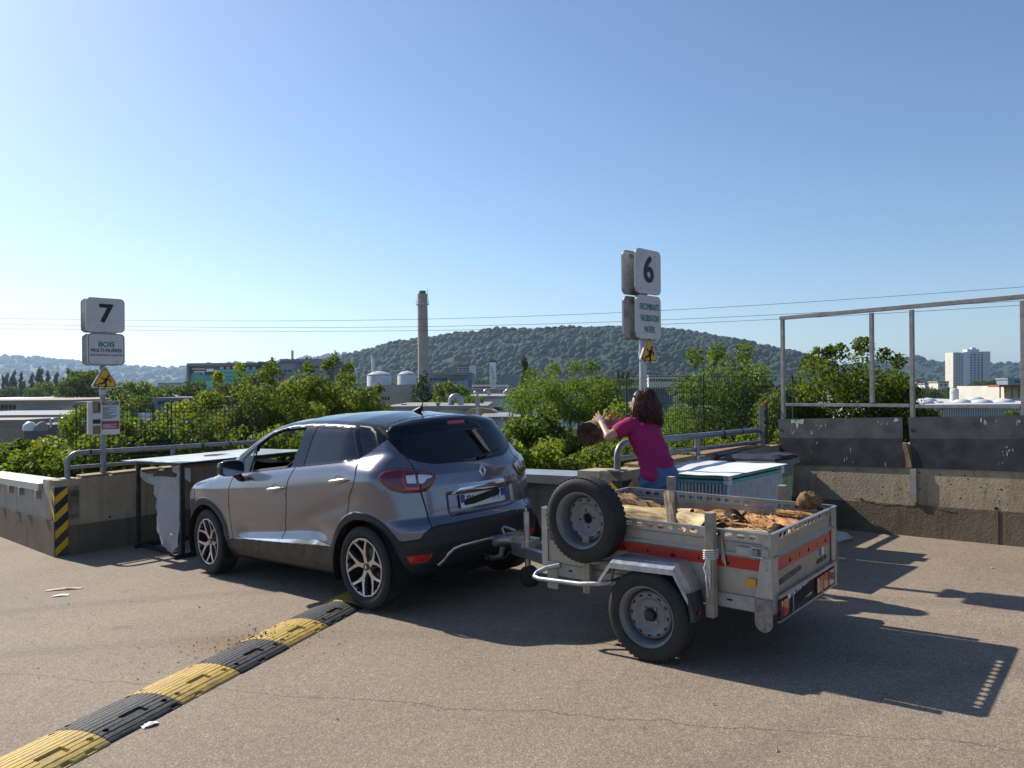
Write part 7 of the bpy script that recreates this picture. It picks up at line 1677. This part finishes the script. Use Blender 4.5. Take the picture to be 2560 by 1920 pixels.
# ---- hall wrapped in teal netting
Y = 190; t = bld('netted_hall', 'grey hall with open upper bays and teal scaffold netting', 560, Y)
bx(t, 468, 645, 912, base_v(Y), Y+2, 26, 'wall_dark'); bx(t, 467, 646, 908, 913.5, Y-.5, 30, 'wall_dark', 'roof_edge'); bx(t, 466, 471, 912, 975, Y-.4, 2, 'wall_dark', 'corner_column')
for i in range(6):
    u = 550+i*16; bx(t, u, u+9, 917, 923, Y+1.7, .2, 'roof_white', 'painted_daylight')  # solid white panels: daylight through the open bays, put into the colour
for u0, u1, v0, v1 in ((472, 478, 918, 932), (480, 512, 921, 924), (484, 512, 928, 931), (516, 534, 922, 929), (474, 500, 933, 938), (505, 512, 930, 938)): bx(t, u0, u1, v0, v1, Y+1.7, .2, 'roof_white' if v0 in (918, 922, 928) else 'wall_pale', 'painted_daylight')  # smaller gaps of daylight, likewise painted as pale panels
bx(t, 536, 645, 924, 948, Y, .3, 'net_light', 'netting'); bx(t, 470, 645, 938, 952, Y+.5, .3, 'net_teal', 'netting'); bx(t, 470, 645, 952, 975, Y+.2, .3, 'net_light', 'netting')
for v in (931, 941, 949): bx(t, 537, 644, v, v+2.4, Y-.3, .15, 'net_teal', 'netting_fold')
bx(t, 645, 735, 906, base_v(Y), Y+4, 24, 'wall_grey'); bx(t, 645, 735, 905, 907, Y+3.5, 25, 'wall_dark', 'roof_edge'); bx(t, 653, 659, 912, 920, Y+3.8, .3, 'wall_dark', 'louvre')
bx(t, 700, 815, 898, base_v(Y), Y+10, 22, 'wall_grey'); bx(t, 813, 835, 904, base_v(Y), Y+12, 20, 'wall_dark')
t2 = bld('flue_stack', 'thin metal flue on the roof of the netted hall', 731, Y+14, 'chimney'); t2.location.z = at(731, 900, Y+14).z
vtube(t2, 731, 876, 900, Y+14, 6, 'duct_metal', 'flue')
for u, w in ((767, 7), (777, 4), (794, 4)):
    t2 = bld('roof_vent', {767: 'caged roof vent on the far grey hall', 777: 'short middle roof vent on the far grey hall', 794: 'rightmost short roof vent on the far grey hall'}[u], u, Y+14, 'vent', 'vents on the far hall'); t2.location.z = at(u, 902, Y+14).z; vtube(t2, u, 893 if w > 5 else 895, 903, Y+14, w, 'wall_dark', 'vent_pipe')
# ---- slim chimney and masts
Y = 330; t = bld('chimney', 'slim pale chimney with a flared top left of the great chimney', 934, Y, 'chimney'); vtube(t, 934, 892, base_v(Y), Y, 10, 'wall_pale', 'shaft', .9); vtube(t, 934, 886, 893, Y, 12, 'wall_grey', 'head')
for u, v0, lb in ((891, 920, 'thin white mast left of the white tank'), (951, 915, 'thin mast between the slim and the great chimney'), (1258, 818, 'thin radio mast on the ridge of the wooded hill')):
    Yk = 200 if v0 > 900 else 1480; t = bld('mast', lb, u, Yk, 'mast'); t.location.z = at(u, 960 if v0 > 900 else 845, Yk).z; vtube(t, u, v0, 960 if v0 > 900 else 845, Yk, 4 if v0 > 900 else 1.4, 'wall_white', 'pole')
# ---- tanks
for u, w, v0, Yk, lb in ((948, 60, 938, 170, 'white round storage tank with a shallow domed roof'), (1018, 48, 937, 180, 'grey round tank partly behind the pine')):
    t = bld('storage_tank', lb, u, Yk, 'tank', 'storage tanks'); r = w/2/1923*Yk; p = at(u, v0, Yk)-t.location; MB().lathe([(r, 0), (r, p.z), (r*.96, p.z+.12), (r*.55, p.z+.7), (0, p.z+.95)], 40).build('tank_shell', 'wall_pale', t)
    MB().lathe([(r*1.01, p.z-.1), (r*1.01, p.z+.1)], 40).build('tank_rim', 'wall_grey', t)
Y = 150; t = bld('works_building', 'low beige works building under the storage tanks', 950, Y); bx(t, 880, 1010, 966, base_v(Y), Y, 15, 'wall_beige'); bx(t, 955, 1120, 962, base_v(Y), Y+12, 15, 'wall_grey')
for i in range(4): win(t, 948+i*7, 953+i*7, 992, 1000, Y)
Y = 210; t = bld('works_hall', 'long dark works hall right of the great chimney', 1110, Y); bx(t, 1070, 1180, 934, base_v(Y), Y, 20, 'wall_grey'); bx(t, 1085, 1176, 931, 937, Y-1, 22, 'roof_brown', 'roof_edge'); bx(t, 1120, 1168, 950, base_v(Y), Y-8, 6, 'wall_blue', 'annex'); bx(t, 1122, 1160, 943, 951, Y-8, 7, 'wall_dark', 'clerestory')
# ---- apartment block
Y = 620; t = bld('apartment_block', 'small white apartment block with red roof edge at the foot of the hill', 1165, Y); bx(t, 1143, 1176, 912, base_v(Y), Y, 14, 'wall_pale'); bx(t, 1174, 1188, 912, base_v(Y), Y-3, 16, 'wall_white'); bx(t, 1142, 1189, 909, 912.5, Y-3.5, 18, 'brick_red', 'roof_edge')
for i in range(7): bx(t, 1145, 1173, 915+i*5, 917.3+i*5, Y-.3, .3, 'window_dark', 'window_band')
# ---- striped stack
Y = 160; t = bld('exhaust_stack', 'silver exhaust stack with a black top and pipework', 1232, Y, 'chimney'); bx(t, 1224, 1239, 906, base_v(Y), Y, 1.3, 'wall_white', 'casing'); bx(t, 1223.5, 1239.5, 898, 906, Y-.05, 1.4, 'roof_dark', 'cap')
pp = MB(); o = t.location
for i in range(10): a = at(1226+random.uniform(0, 11), 915+i*5, Y-.3)-o; b = at(1226+random.uniform(0, 11), 918+i*5, Y-.3)-o; pp.tube([a, b], .12, 6)
pp.build('pipework', 'duct_metal', t)['kind'] = 'stuff'
Y = 175; t = bld('plain_shed', 'plain grey windowless block right of the exhaust stack', 1268, Y); bx(t, 1243, 1298, 939, base_v(Y), Y, 14, 'wall_grey')
Y = 140; t = bld('brick_shed', 'low red brick shed below the exhaust stack', 1205, Y); bx(t, 1183, 1224, 967, base_v(Y), Y, 8, 'brick_red'); bx(t, 1180, 1270, 962, 967.5, Y+4, 12, 'roof_white', 'roof')
Y = 105; t = bld('ribbed_hall', 'long grey ribbed hall behind the white hall', 1260, Y); bx(t, 1165, 1470, 975, base_v(Y), Y, 12, 'wall_pale'); bx(t, 1163, 1472, 972, 976, Y-.4, 14, 'roof_brown', 'roof_edge')
for i in range(60): bx(t, 1167+i*5, 1168.4+i*5, 977, 992, Y-.12, .1, 'wall_grey', 'rib')
# ---- white hall with roof ducts
Y = 72; t = bld('white_hall', 'low white hall with rows of bent roof ducts', 1290, Y); bx(t, 1158, 1470, 993, base_v(Y), Y, 22, 'wall_white'); bx(t, 1157, 1472, 990.5, 994, Y-.2, 23, 'roof_grey', 'roof_edge'); win(t, 1234, 1259, 1018, 1026, Y)
for i in range(62): bx(t, 1160+i*5, 1160.6+i*5, 995, 1050, Y-.05, .04, 'wall_pale', 'panel_joint')
def duct(u, Yk, v0, h, wpx, lb, bend=True):
    t = thing('roof_duct', lb, 'duct', at(u, v0, Yk), group='bent ducts on the white hall'); s = Yk/1923; r = wpx*s/2; H = h*s
    pts = [Vector((0, 0, -.3)), Vector((0, 0, H-r*1.5))]
    if bend: pts += [Vector((-r*2.2*(1-math.cos(a))*.6, 0, H-r*1.5+r*1.6*math.sin(a))) for a in [math.pi*i/8 for i in range(1, 8)]]
    MB().tube(pts, r, 12).build('pipe', 'duct_metal', t)
    MB().lathe([(r*1.25, -.05), (r*1.25, .12), (r, .2)], 12).build('collar', 'roof_dark', t)
for i, (u, h, w) in enumerate(((1194, 12, 6), (1222, 16, 8), (1268, 12, 6), (1276, 17, 8), (1286, 17, 8), (1293, 13, 6), (1305, 16, 7), (1313, 15, 7), (1343, 14, 7), (1352, 12, 6), (1370, 13, 7))):
    duct(u, 78, 992, h, w, ['small leftmost duct on the white hall roof', 'large single duct second from the left on the white hall', 'small duct opening the middle group on the white hall', 'left tall duct of the middle group on the white hall', 'right tall duct of the middle group on the white hall', 'small duct closing the middle group on the white hall', 'left duct of the close pair on the white hall', 'right duct of the close pair on the white hall', 'duct near the acacia, left of three on the white hall', 'duct near the acacia, middle of three on the white hall', 'rightmost duct on the white hall roof'][i])
# ---- yard in front: containers, dome, big U duct
Y = 38; t = bld('white_container', 'white steel container with door bars right of the car roof', 1265, Y); bx(t, 1205, 1300, 1046, base_v(Y), Y, 6, 'wall_white', Y2=Y); bx(t, 1300, 1345, 1048, base_v(Y), Y+.2, 5, 'wall_pale'); bx(t, 1200, 1304, 1042, 1047, Y-.15, 6.4, 'roof_grey', 'roof_edge')
for u in (1222, 1240, 1262, 1280): bx(t, u, u+1.5, 1050, 1130, Y-.12, .1, 'duct_metal', 'door_bar')
for u, v in ((1229, 1075), (1248, 1090), (1270, 1082)): bx(t, u, u+6, v, v+10, Y-.14, .1, 'wall_grey', 'lock_box')
for u, lb in ((1276, 'taller grey steel post in front of the white hall'), (1283, 'second grey steel post in front of the white hall')):
    t = bld('steel_post', lb, u, 36, 'post'); vtube(t, u, 1003, base_v(36), 36, 3, 'duct_metal', 'shaft')
Y = 44; t = bld('flat_roof_shed', 'long low shed with pale roof behind the car roof', 1080, Y); bx(t, 960, 1215, 1022, base_v(Y), Y, 10, 'wall_pale'); bx(t, 955, 1220, 1016, 1023, Y-.2, 11, 'roof_grey', 'roof_edge')
t = thing('u_duct', 'large inverted U shaped metal duct rising from the shed roof', 'duct', at(1128, 1032, 46)); s = 46/1923; pts = [Vector((0, 0, 0)), Vector((0, 0, 30*s))]+[Vector((12*s*(1-math.cos(a)), 0, 30*s+12*s*math.sin(a))) for a in [math.pi*i/10 for i in range(11)]]+[Vector((24*s, 0, 4*s))]
MB().tube(pts, 7.2*s, 18).build('pipe', 'duct_metal', t)
for z in (8, 20): MB().lathe([(7.6*s, z*s-.05), (8*s, z*s), (7.6*s, z*s+.05)], 18).build('joint_ring', 'wall_grey', t)
t = thing('tarp_dome', 'brownish barrel vaulted cover beside the white container', 'cover', at(1200, 1042, 43)); s = 43/1923; V = []; Fc = []
for i in range(13):
    a = math.pi*i/12
    for yy in (0, 3): V.append((-math.cos(a)*48*s, yy, math.sin(a)*22*s))
for i in range(12): Fc.append((2*i, 2*i+1, 2*i+3, 2*i+2))
MB().add(V, Fc, True).build('vault', 'dome_brown', t, fix=False); MB().add([V[2*i] for i in range(13)], [tuple(range(13))]).build('gable', 'dome_brown', t, fix=False)
t = thing('vent_box', 'grey vent box on a post above the barrel cover', 'vent', at(1194, 1015, 41)); s = 41/1923; MB().box((0, 0, 10*s), (12*s, 8*s, 22*s), None, .01).build('box', 'duct_metal', t); MB().cyl((0, 0, -40*s), (0, 0, 0), 3*s, 8).build('post', 'duct_metal', t)
t = thing('chimney_pot', 'small brown roof cowl left of the U duct', 'vent', at(1095, 1022, 44)); s = 44/1923; MB().cyl((0, 0, -5*s), (0, 0, 12*s), 4*s, 12).build('pipe', 'roof_brown', t); MB().cyl((0, 0, 12*s), (0, 0, 15*s), 6.5*s, 12).build('hood', 'roof_brown', t)
# ---- blue ribbed shed behind the fence and pale houses
Y = 62; t = bld('blue_shed', 'blue grey ribbed shed behind the mesh fence', 1610, Y); bx(t, 1540, 1682, 972, base_v(Y), Y, 14, 'wall_blue'); bx(t, 1538, 1684, 969, 973, Y-.2, 15, 'roof_grey', 'roof_edge')
for i in range(34): bx(t, 1542+i*4.1, 1543.2+i*4.1, 974, 1045, Y-.08, .07, 'wall_grey', 'rib')
Y = 260; t = bld('pink_block', 'long pale block with orange stripe left of the robinia', 1660, Y); bx(t, 1622, 1710, 945, base_v(Y), Y, 14, 'wall_cream'); bx(t, 1621, 1711, 938, 942, Y-.4, 15, 'wall_pink', 'roof_edge'); bx(t, 1622, 1710, 942, 945, Y-.1, 14, 'roof_white', 'fascia')
Y = 230; t = bld('cream_house', 'small cream house between the robinia and the barrier', 1940, Y); bx(t, 1905, 1960, 935, base_v(Y), Y, 10, 'wall_cream'); bx(t, 1903, 1990, 926, 934, Y+6, 14, 'wall_grey', 'roof')
# ---- tower block and the flat hall at right
Y = 760; t = bld('tower_block', 'white high-rise tower block on the right skyline', 2430, Y); bx(t, 2383, 2425, 881, base_v(Y), Y, 14, 'wall_cream'); bx(t, 2408, 2424, 880, base_v(Y), Y-1.2, 10, 'wall_white', 'stair_wall'); bx(t, 2425, 2476, 879, base_v(Y), Y+3, 14, 'wall_pale'); bx(t, 2458, 2476, 879, base_v(Y), Y+1.5, 14, 'wall_pale', 'end_wall'); bx(t, 2418, 2448, 873, 880, Y+4, 8, 'wall_white', 'lift_housing'); bx(t, 2430, 2440, 869, 874, Y+4, 4, 'wall_white', 'roof_tank')
for i in range(15):
    v = 885+i*6.6; bx(t, 2384, 2407, v, v+2.6, Y-.25, .3, 'window_dark', 'balcony_row'); bx(t, 2427, 2457, v+.5, v+3.2, Y+2.7, .3, 'window_dark', 'balcony_row')
    for j in range(3): bx(t, 2386+j*7.5, 2389+j*7.5, v, v+2.6, Y-.45, .2, 'wall_white', 'balcony_panel'); bx(t, 2430+j*9.5, 2434+j*9.5, v+.5, v+3.2, Y+2.5, .2, 'wall_white', 'balcony_panel')
Y = 55; t = bld('flat_hall', 'long flat hall with pale ribbed wall and white skylights at right', 2450, Y); bx(t, 2285, 2760, 1016, base_v(Y), Y, 26, 'wall_white'); bx(t, 2283, 2762, 1012, 1017, Y-.2, 27, 'wall_pale', 'roof_edge')
for i in range(64): bx(t, 2290+i*6, 2291.5+i*6, 1018, 1060, Y-.06, .05, 'wall_grey', 'rib')
for i, (u, v, Yk, w) in enumerate(((2320, 1004, 66, 20), (2405, 1009, 60, 22), (2455, 1010, 59, 24), (2310, 1010, 58, 24), (2510, 1008, 60, 24), (2440, 1003, 70, 18))):
    s = Yk/1923; p = at(u, v, Yk); p.z = at(2400, 1012, Y).z+.05; tt = thing('skylight', 'white domed skylight on the right flat hall, number %d' % (i+1), 'skylight', p, group='skylights on the flat hall'); tt['label'] = ['white domed skylight nearest the hornbeam bush, back row', 'white domed skylight below the roof tank', 'white domed skylight right of the roof tank', 'white domed skylight nearest the hornbeam bush, front row', 'rightmost white domed skylight on the flat hall', 'small far domed skylight behind the roof tank'][i]
    MB().lathe([(w*s, 0), (w*s*.95, .10), (w*s*.6, .22), (0, .28)], 16).build('dome', 'wall_pale', tt)
t = thing('roof_tank', 'cream cylindrical tank standing on the right flat hall', 'tank', Vector((at(2386, 1003, 64).x, 64, at(2400, 1012, 55).z))); s = 64/1923; MB().lathe([(10*s, 0), (10*s, 30*s), (8*s, 33*s), (0, 34*s)], 20).build('drum', 'wall_cream', t); MB().lathe([(10.5*s, 22*s), (10.5*s, 24*s)], 20).build('band', 'wall_pale', t)
Y = 130; t = bld('loading_shed', 'cream shed with rusty steel frames at the right edge', 2560, Y); bx(t, 2512, 2700, 965, base_v(Y), Y, 14, 'wall_cream')
for u in (2500, 2512, 2530, 2547, 2564, 2590): bx(t, u, u+2.2, 962, 995, Y-2.5, .2, 'rust', 'frame_post')
bx(t, 2498, 2700, 962, 966, Y-2.6, 3, 'rust', 'frame_beam')
for u0, u1, v0, Yk, m, lb in ((2290, 2312, 950, 520, 'wall_pink', 'tiny pink house at the foot of the right hill'), (2312, 2328, 961, 480, 'wall_white', 'tiny white house right of the pink house'), (2345, 2372, 956, 450, 'wall_cream', 'pale low house left of the tower block'), (2520, 2600, 948, 420, 'wall_blue', 'blue grey hall behind the loading shed')):
    t = bld('house', lb, (u0+u1)/2, Yk, 'house', 'distant houses at right'); bx(t, u0, u1, v0, base_v(Yk), Yk, 10, m); bx(t, u0-1, u1+1, v0-3, v0, Yk-.5, 11, 'roof_brown' if m != 'wall_blue' else 'roof_grey', 'roof')
    for j in range(2): win(t, u0+(u1-u0)*(.2+.4*j), u0+(u1-u0)*(.4+.4*j), v0+4, v0+9, Yk)
# ---- industrial estate at the left
Y = 130; t = bld('white_roof_hall', 'wide hall with a dazzling white flat roof at far left', 120, Y); bx(t, -260, 345, 999, base_v(Y), Y, 190, 'roof_white', 'roof_slab'); bx(t, -262, 347, 1001, base_v(Y), Y-.3, .3, 'wall_dark', 'wall')
Y = 88; t = bld('brown_hall', 'brown grey factory with window bands at the left edge', 120, Y); bx(t, -250, 285, 1008, base_v(Y), Y, 30, 'wall_beige'); bx(t, -252, 175, 1003, 1009, Y-.3, 32, 'roof_brown', 'roof_edge'); bx(t, 175, 290, 1005, 1009, Y-.3, 32, 'roof_grey', 'roof_edge')
for u0, u1, v0, v1, m in ((45, 150, 1018, 1030, 'wall_grey'), (47, 185, 1032, 1040, 'wall_blue'), (15, 55, 1030, 1040, 'wall_pale'), (105, 175, 1028, 1031, 'wall_pale')): bx(t, u0, u1, v0, v1, Y-.15, .2, m, 'window_band')
Y = 66; t = bld('low_roof_hall', 'low grey factory roof with ducts and skylights at left', 100, Y); bx(t, -250, 165, 1043, base_v(Y), Y, 14, 'wall_pale'); bx(t, -252, 168, 1040, 1044, Y-.3, 15, 'wall_grey', 'roof_edge'); bx(t, 165, 230, 1034, base_v(Y), Y+3, 10, 'wall_beige'); bx(t, -250, 60, 1052, 1070, Y-6, 5, 'roof_brown', 'lower_roof'); bx(t, 60, 250, 1062, base_v(Y), Y-8, 6, 'wall_dark', 'parapet_wall')
for i, (u, v, w) in enumerate(((75, 1066, 16), (105, 1066, 14))):
    s = 55/1923; tt = thing('skylight', ['left domed skylight on the low factory roof', 'right domed skylight on the low factory roof'][i], 'skylight', at(u, v, 55), group='skylights at left'); MB().lathe([(w*s, -.3), (w*s, 0), (w*s*.9, .12), (w*s*.5, .3), (0, .36)], 16).build('dome', 'roof_white' if i == 0 else 'roof_brown', tt)
for i, (u, v) in enumerate(((127, 1062), (152, 1060))):
    t = thing('roof_duct', ['left bent duct on the low factory roof', 'right bent duct on the low factory roof'][i], 'duct', at(u, v, 57), group='ducts at left'); s = 57/1923; MB().tube([Vector((0, 0, -.2)), Vector((0, 0, 8*s))]+[Vector((6*s*(1-math.cos(a)), 0, 8*s+6*s*math.sin(a))) for a in [math.pi*i_/8 for i_ in range(1, 9)]], 3*s, 10).build('pipe', 'duct_metal', t)
Y = 80; t = bld('grey_shed', 'long dark blue grey shed roof behind the left fence', 430, Y); bx(t, 385, 525, 997, base_v(Y), Y, 12, 'wall_blue'); bx(t, 383, 527, 994, 998, Y-.2, 13, 'roof_grey', 'roof')
Y = 60; t = bld('white_truck_box', 'white framed box seen through the left fence', 330, Y); bx(t, 310, 350, 1034, 1075, Y, 2, 'wall_white'); 
for i in range(4): bx(t, 312+i*9.5, 318+i*9.5, 1038, 1050, Y-.08, .05, 'wall_dark', 'opening')
for u0, u1, v0, Yk, lb in ((150, 165, 955, 330, 'tiny distant flats behind the poplars'), (200, 260, 975, 260, 'low distant house left of the warning triangle'), (500, 540, 995, 150, 'small pale house below the netted hall'), (395, 440, 960, 420, 'distant church like roof right of the number 7 sign')):
    t = bld('house', lb, (u0+u1)/2, Yk, 'house', 'distant houses at left'); bx(t, u0, u1, v0, base_v(Yk), Yk, 8, 'wall_pale'); bx(t, u0-1, u1+1, v0-3, v0, Yk-.4, 9, 'roof_grey', 'roof')
    for j in range(3): win(t, u0+(u1-u0)*(.12+.3*j), u0+(u1-u0)*(.28+.3*j), v0+4, v0+8, Yk)
# ---- openings and clutter on the nearer works
def rows_of(label_t, u0, u1, v0, v1, Y, n, m='window_dark', name='window'):
    for i in range(n): w = (u1-u0)/n; bx(label_t, u0+i*w+w*.18, u0+i*w+w*.82, v0, v1, Y-.12, .08, m, name)
for nm_, args in (('brown_hall', (180, 280, 1014, 1022, 88, 9)), ('brown_hall', (-60, 40, 1013, 1024, 88, 10)), ('low_roof_hall', (-40, 60, 1047, 1052, 66, 9)), ('grey_shed', (392, 520, 1003, 1010, 80, 11)), ('works_hall', (1075, 1118, 945, 952, 210, 6)), ('flat_roof_shed', (968, 1090, 1028, 1036, 44, 7)), ('ribbed_hall', (1300, 1460, 979, 985, 105, 14)), ('pink_block', (1624, 1708, 948, 952, 260, 12)), ('netted_hall', (660, 730, 925, 929, 194, 6)), ('netted_hall', (745, 812, 915, 919, 200, 5))):
    rows_of(bpy.data.objects[nm_], *args)
for i, (u, v, Yk, w, h, lb) in enumerate(((20, 1052, 70, 18, 9, 'boxy vent unit at the left edge of the factory roofs'), (62, 1040, 72, 10, 8, 'small vent unit left of the domed skylights'), (200, 1003, 95, 14, 6, 'roof unit on the brown factory below the warning triangle'), (255, 1005, 95, 10, 5, 'small roof unit right of the number 7 pole'), (1010, 1016, 47, 12, 7, 'flat roof unit left of the roof cowl'), (1060, 1015, 47, 16, 5, 'low roof hatch behind the car aerial'), (1400, 990, 76, 12, 7, 'roof unit at the right end of the white hall'), (2350, 1010, 60, 12, 7, 'square vent between the skylights of the flat hall'))):
    s_ = Yk/1923; t = thing('roof_unit', lb, 'vent', at(u, v, Yk), group='small roof units'); MB().box((0, 0, h*s_/2-.1), (w*s_, w*s_*.7, h*s_), None, .02).build('casing', ['wall_pale', 'wall_grey', 'duct_metal'][i % 3], t); MB().box((0, 0, h*s_-.06), (w*s_*1.1, w*s_*.8, .06)).build('cap', 'wall_dark', t)
# ---- mid-distance trees: prototypes copied
def proto(kind, seed):
    r = random.Random(seed)
    if kind == 'poplar': cl = [(r.gauss(0, .25), r.gauss(0, .25), 2+10*i/16, .9*(1-.65*abs(i/16-.35)), .9*(1-.65*abs(i/16-.35)), .9) for i in range(17)]; return cl, 2600, .42, ['leaf_poplar', 'leaf_far']
    if kind == 'pine': cl = [(r.gauss(0, .35*(1-i/14)+.1), r.gauss(0, .35*(1-i/14)+.1), 1.2+5.6*i/14, 2.0*(1-i/15)**.8+.15, 2.0*(1-i/15)**.8+.15, .45) for i in range(15)]; return cl, 3600, .26, ['leaf_pine', 'leaf_dark']
    cl = []
    for i in range(26):
        a = r.uniform(0, 6.28); k = r.random()**.5; z = r.uniform(2.2, 6.4); w = 2.6*math.sqrt(max(.1, 1-((z-4.2)/2.9)**2)); cl.append((math.cos(a)*w*k, math.sin(a)*w*k, z, r.uniform(.6, 1.1), r.uniform(.6, 1.1), r.uniform(.5, .85)))
    return cl, 3400, .36, ['leaf_far', 'leaf_far2', 'leaf_c'] if kind == 'round' else ['leaf_e', 'leaf_far2', 'leaf_b']
PROTO = {}
def far_tree(kind, u, vtop, Y, H, label, name=None):
    """copy of a prototype; vtop is the row its top reaches at distance Y, H its height"""
    if kind not in PROTO:
        cl, n, sz, ms = proto(kind, sum(map(ord, kind))); PROTO[kind] = tree({'poplar': 'poplar_tree', 'pine': 'pine_tree'}.get(kind, 'broadleaf_tree'), label, (0, 0, 0), cl, n, sz, ms, 300+len(PROTO), trunk_r=.16, limb=False, group='trees of the valley'); o = PROTO[kind]
    else: o = copy_tree(PROTO[kind])
    o['label'] = label; hp = {'poplar': 13., 'pine': 7.4}.get(kind, 7.2); s = H/hp; p = at(u, vtop, Y); o.location = (p.x, p.y, p.z-H); o.scale = (s*random.uniform(.85, 1.15), s*random.uniform(.85, 1.15), s); o.rotation_euler = (0, 0, random.uniform(0, 6.28)); return o
for i, (u, v, H) in enumerate(((8, 935, 12), (18, 930, 13), (36, 922, 14), (30, 935, 11), (52, 928, 13), (60, 950, 9), (80, 930, 13), (96, 916, 16), (104, 920, 15), (118, 925, 14), (142, 927, 14), (172, 918, 15), (180, 922, 14))):
    far_tree('poplar', u, v, 330, H*1.0, ['outermost poplar at the left picture edge', 'second poplar from the left picture edge', 'tallest poplar of the left edge group', 'short poplar between the tallest two at the left edge', 'right poplar of the left edge group', 'low poplar closing the left edge group', 'left poplar of the dense middle clump', 'tallest poplar of the dense middle clump', 'poplar just right of the tallest in the middle clump', 'right poplar of the dense middle clump', 'single slim poplar right of the middle clump', 'left of two poplars beside the pale tree', 'right of two poplars beside the pale tree'][i])
for a in (('round', 195, 925, 120, 9, 'rounded pale green tree just left of the warning triangle'), ('round', 230, 925, 150, 9, 'tree crown behind the number 7 pole, right of the pale tree'), ('round', 120, 955, 170, 9, 'dark rounded tree in front of the poplar row'), ('round', 90, 968, 160, 6, 'low dark tree at the left end of the white roof'), ('round', 20, 965, 240, 8, 'hazy tree clump at the far left edge'), ('bright', 320, 948, 90, 7, 'green tree between the number 7 sign and the netted hall'), ('bright', 372, 960, 95, 7, 'feathery green tree left of the netted hall'), ('round', 400, 965, 110, 8, 'round dark tree below the church like roof'), ('round', 480, 948, 130, 9, 'dark tree below the left end of the netted hall'), ('round', 545, 955, 125, 8, 'grey green tree in front of the teal netting'), ('round', 600, 955, 140, 8, 'tree below the right half of the netting'), ('round', 655, 930, 120, 8, 'dark tree in front of the plain wing of the netted hall'), ('round', 330, 985, 70, 6, 'low tree behind the left fence, near the pole'), ('round', 290, 1000, 60, 6, 'shady tree left of the information board'),
          ('pine', 1053, 922, 62, 6.5, 'dark pine standing in front of the great chimney'), ('bright', 1130, 950, 55, 4.5, 'light yellow green bush left of the U duct'), ('bright', 1165, 985, 50, 3.5, 'light green bush right of the U duct'), ('poplar', 1312, 886, 110, 9, 'single broad poplar left of the acacia'), ('round', 1250, 955, 260, 6, 'small dark tree right of the exhaust stack'), ('poplar', 1545, 922, 230, 8, 'left poplar of the distant trio behind the number 6 pole'), ('poplar', 1558, 925, 230, 8, 'middle poplar of the distant trio behind the number 6 pole'), ('poplar', 1570, 926, 230, 8, 'right poplar of the distant trio behind the number 6 pole'), ('round', 1560, 945, 150, 6, 'dark tree low behind the number 6 pole'), ('round', 1500, 958, 120, 6, 'tree behind the right side of the acacia crown'), ('bright', 1590, 960, 70, 5, 'bright tree behind the head of the woman'),
          ('round', 2440, 952, 330, 10, 'left dark round tree in front of the tower block'), ('round', 2475, 950, 310, 11, 'right dark round tree in front of the tower block'), ('round', 2380, 968, 300, 8, 'low trees left of the tower block foot'), ('round', 2330, 972, 280, 7, 'low tree below the tiny white house'), ('round', 2300, 968, 300, 7, 'low tree below the tiny pink house'), ('round', 2550, 960, 340, 8, 'tree behind the loading shed'), ('bright', 2535, 1020, 40, 3.2, 'sparse bush in front of the right flat hall')):
    far_tree(*a)
# wooded strips of the valley floor that read as one mass
def strip_wood(name, label, u0, u1, v, Y, n, seed, r0=3.2):
    r = random.Random(seed); cl = []
    for i in range(n): p = at(r.uniform(u0, u1), v+r.uniform(-3, 6), Y*r.uniform(.94, 1.06)); cl.append((p.x, p.y, p.z-r0*.6, r0*r.uniform(.6, 1.2), r0*r.uniform(.6, 1.2), r0*r.uniform(.6, 1.0)))
    V, F, ci = leaf_cloud(cl, n*170, r0*.30, seed); rr = np.random.default_rng(seed); o = npmesh(name, V, F, None, None, smooth=False, mats=['leaf_far', 'leaf_far2', 'leaf_dark'], midx=np.clip(np.array([hash(int(c)) % 3 for c in ci]), 0, 2)); tag(o, label, 'wood', kind='stuff')
strip_wood('far_wood', 'hazy belt of trees at the foot of the hill', 880, 2050, 952, 640, 150, 61, 6)
strip_wood('far_wood', 'belt of trees along the left foot of the far ridge', -150, 480, 968, 420, 80, 62, 4)
strip_wood('far_wood', 'belt of trees below the tower block', 2230, 2700, 975, 380, 60, 63, 3.5)
# ---- overhead cables
mat('cable', (.05, .055, .065), .6)
for i, (pts, lb) in enumerate((([(-200, 792), (0, 795), (440, 802), (1000, 799), (1560, 781), (2100, 749), (2560, 718), (2800, 700)], 'topmost of the three overhead cables'), ([(-200, 806), (0, 810), (440, 817), (1000, 818), (1560, 803), (2100, 778), (2560, 752), (2800, 737)], 'middle one of the three overhead cables'), ([(-200, 818), (0, 822), (440, 826), (1000, 827), (1560, 815), (2100, 789), (2560, 763), (2800, 748)], 'lowest of the three overhead cables'))):
    us = np.linspace(-200, 2800, 120); vs_ = np.polyval(np.polyfit([p[0] for p in pts], [p[1] for p in pts], 4), us)
    P = [at(u, v, 118-.012*u) for u, v in zip(us, vs_)]; tag(MB().tube(P, .027, 6).build('overhead_cable', 'cable', fix=False), lb, 'cable', 'overhead cables')
# ---- haze
_h = MB().box((0, 3500, 125), (24000, 24000, 272)); hz = _h.build('haze', None); hz['kind'] = 'stuff'; tag(hz, 'thin blue haze over the valley', 'haze')
hm = bpy.data.materials.new('haze_air'); hm.use_nodes = True; N, L = hm.node_tree.nodes, hm.node_tree.links; N.remove(N['Principled BSDF']); pv = N.new('ShaderNodeVolumePrincipled'); pv.inputs['Color'].default_value = (.52, .72, 1., 1); pv.inputs['Density'].default_value = .00010; pv.inputs['Anisotropy'].default_value = .35
L.new(pv.outputs[0], N['Material Output'].inputs['Volume']); hz.data.materials.append(hm)
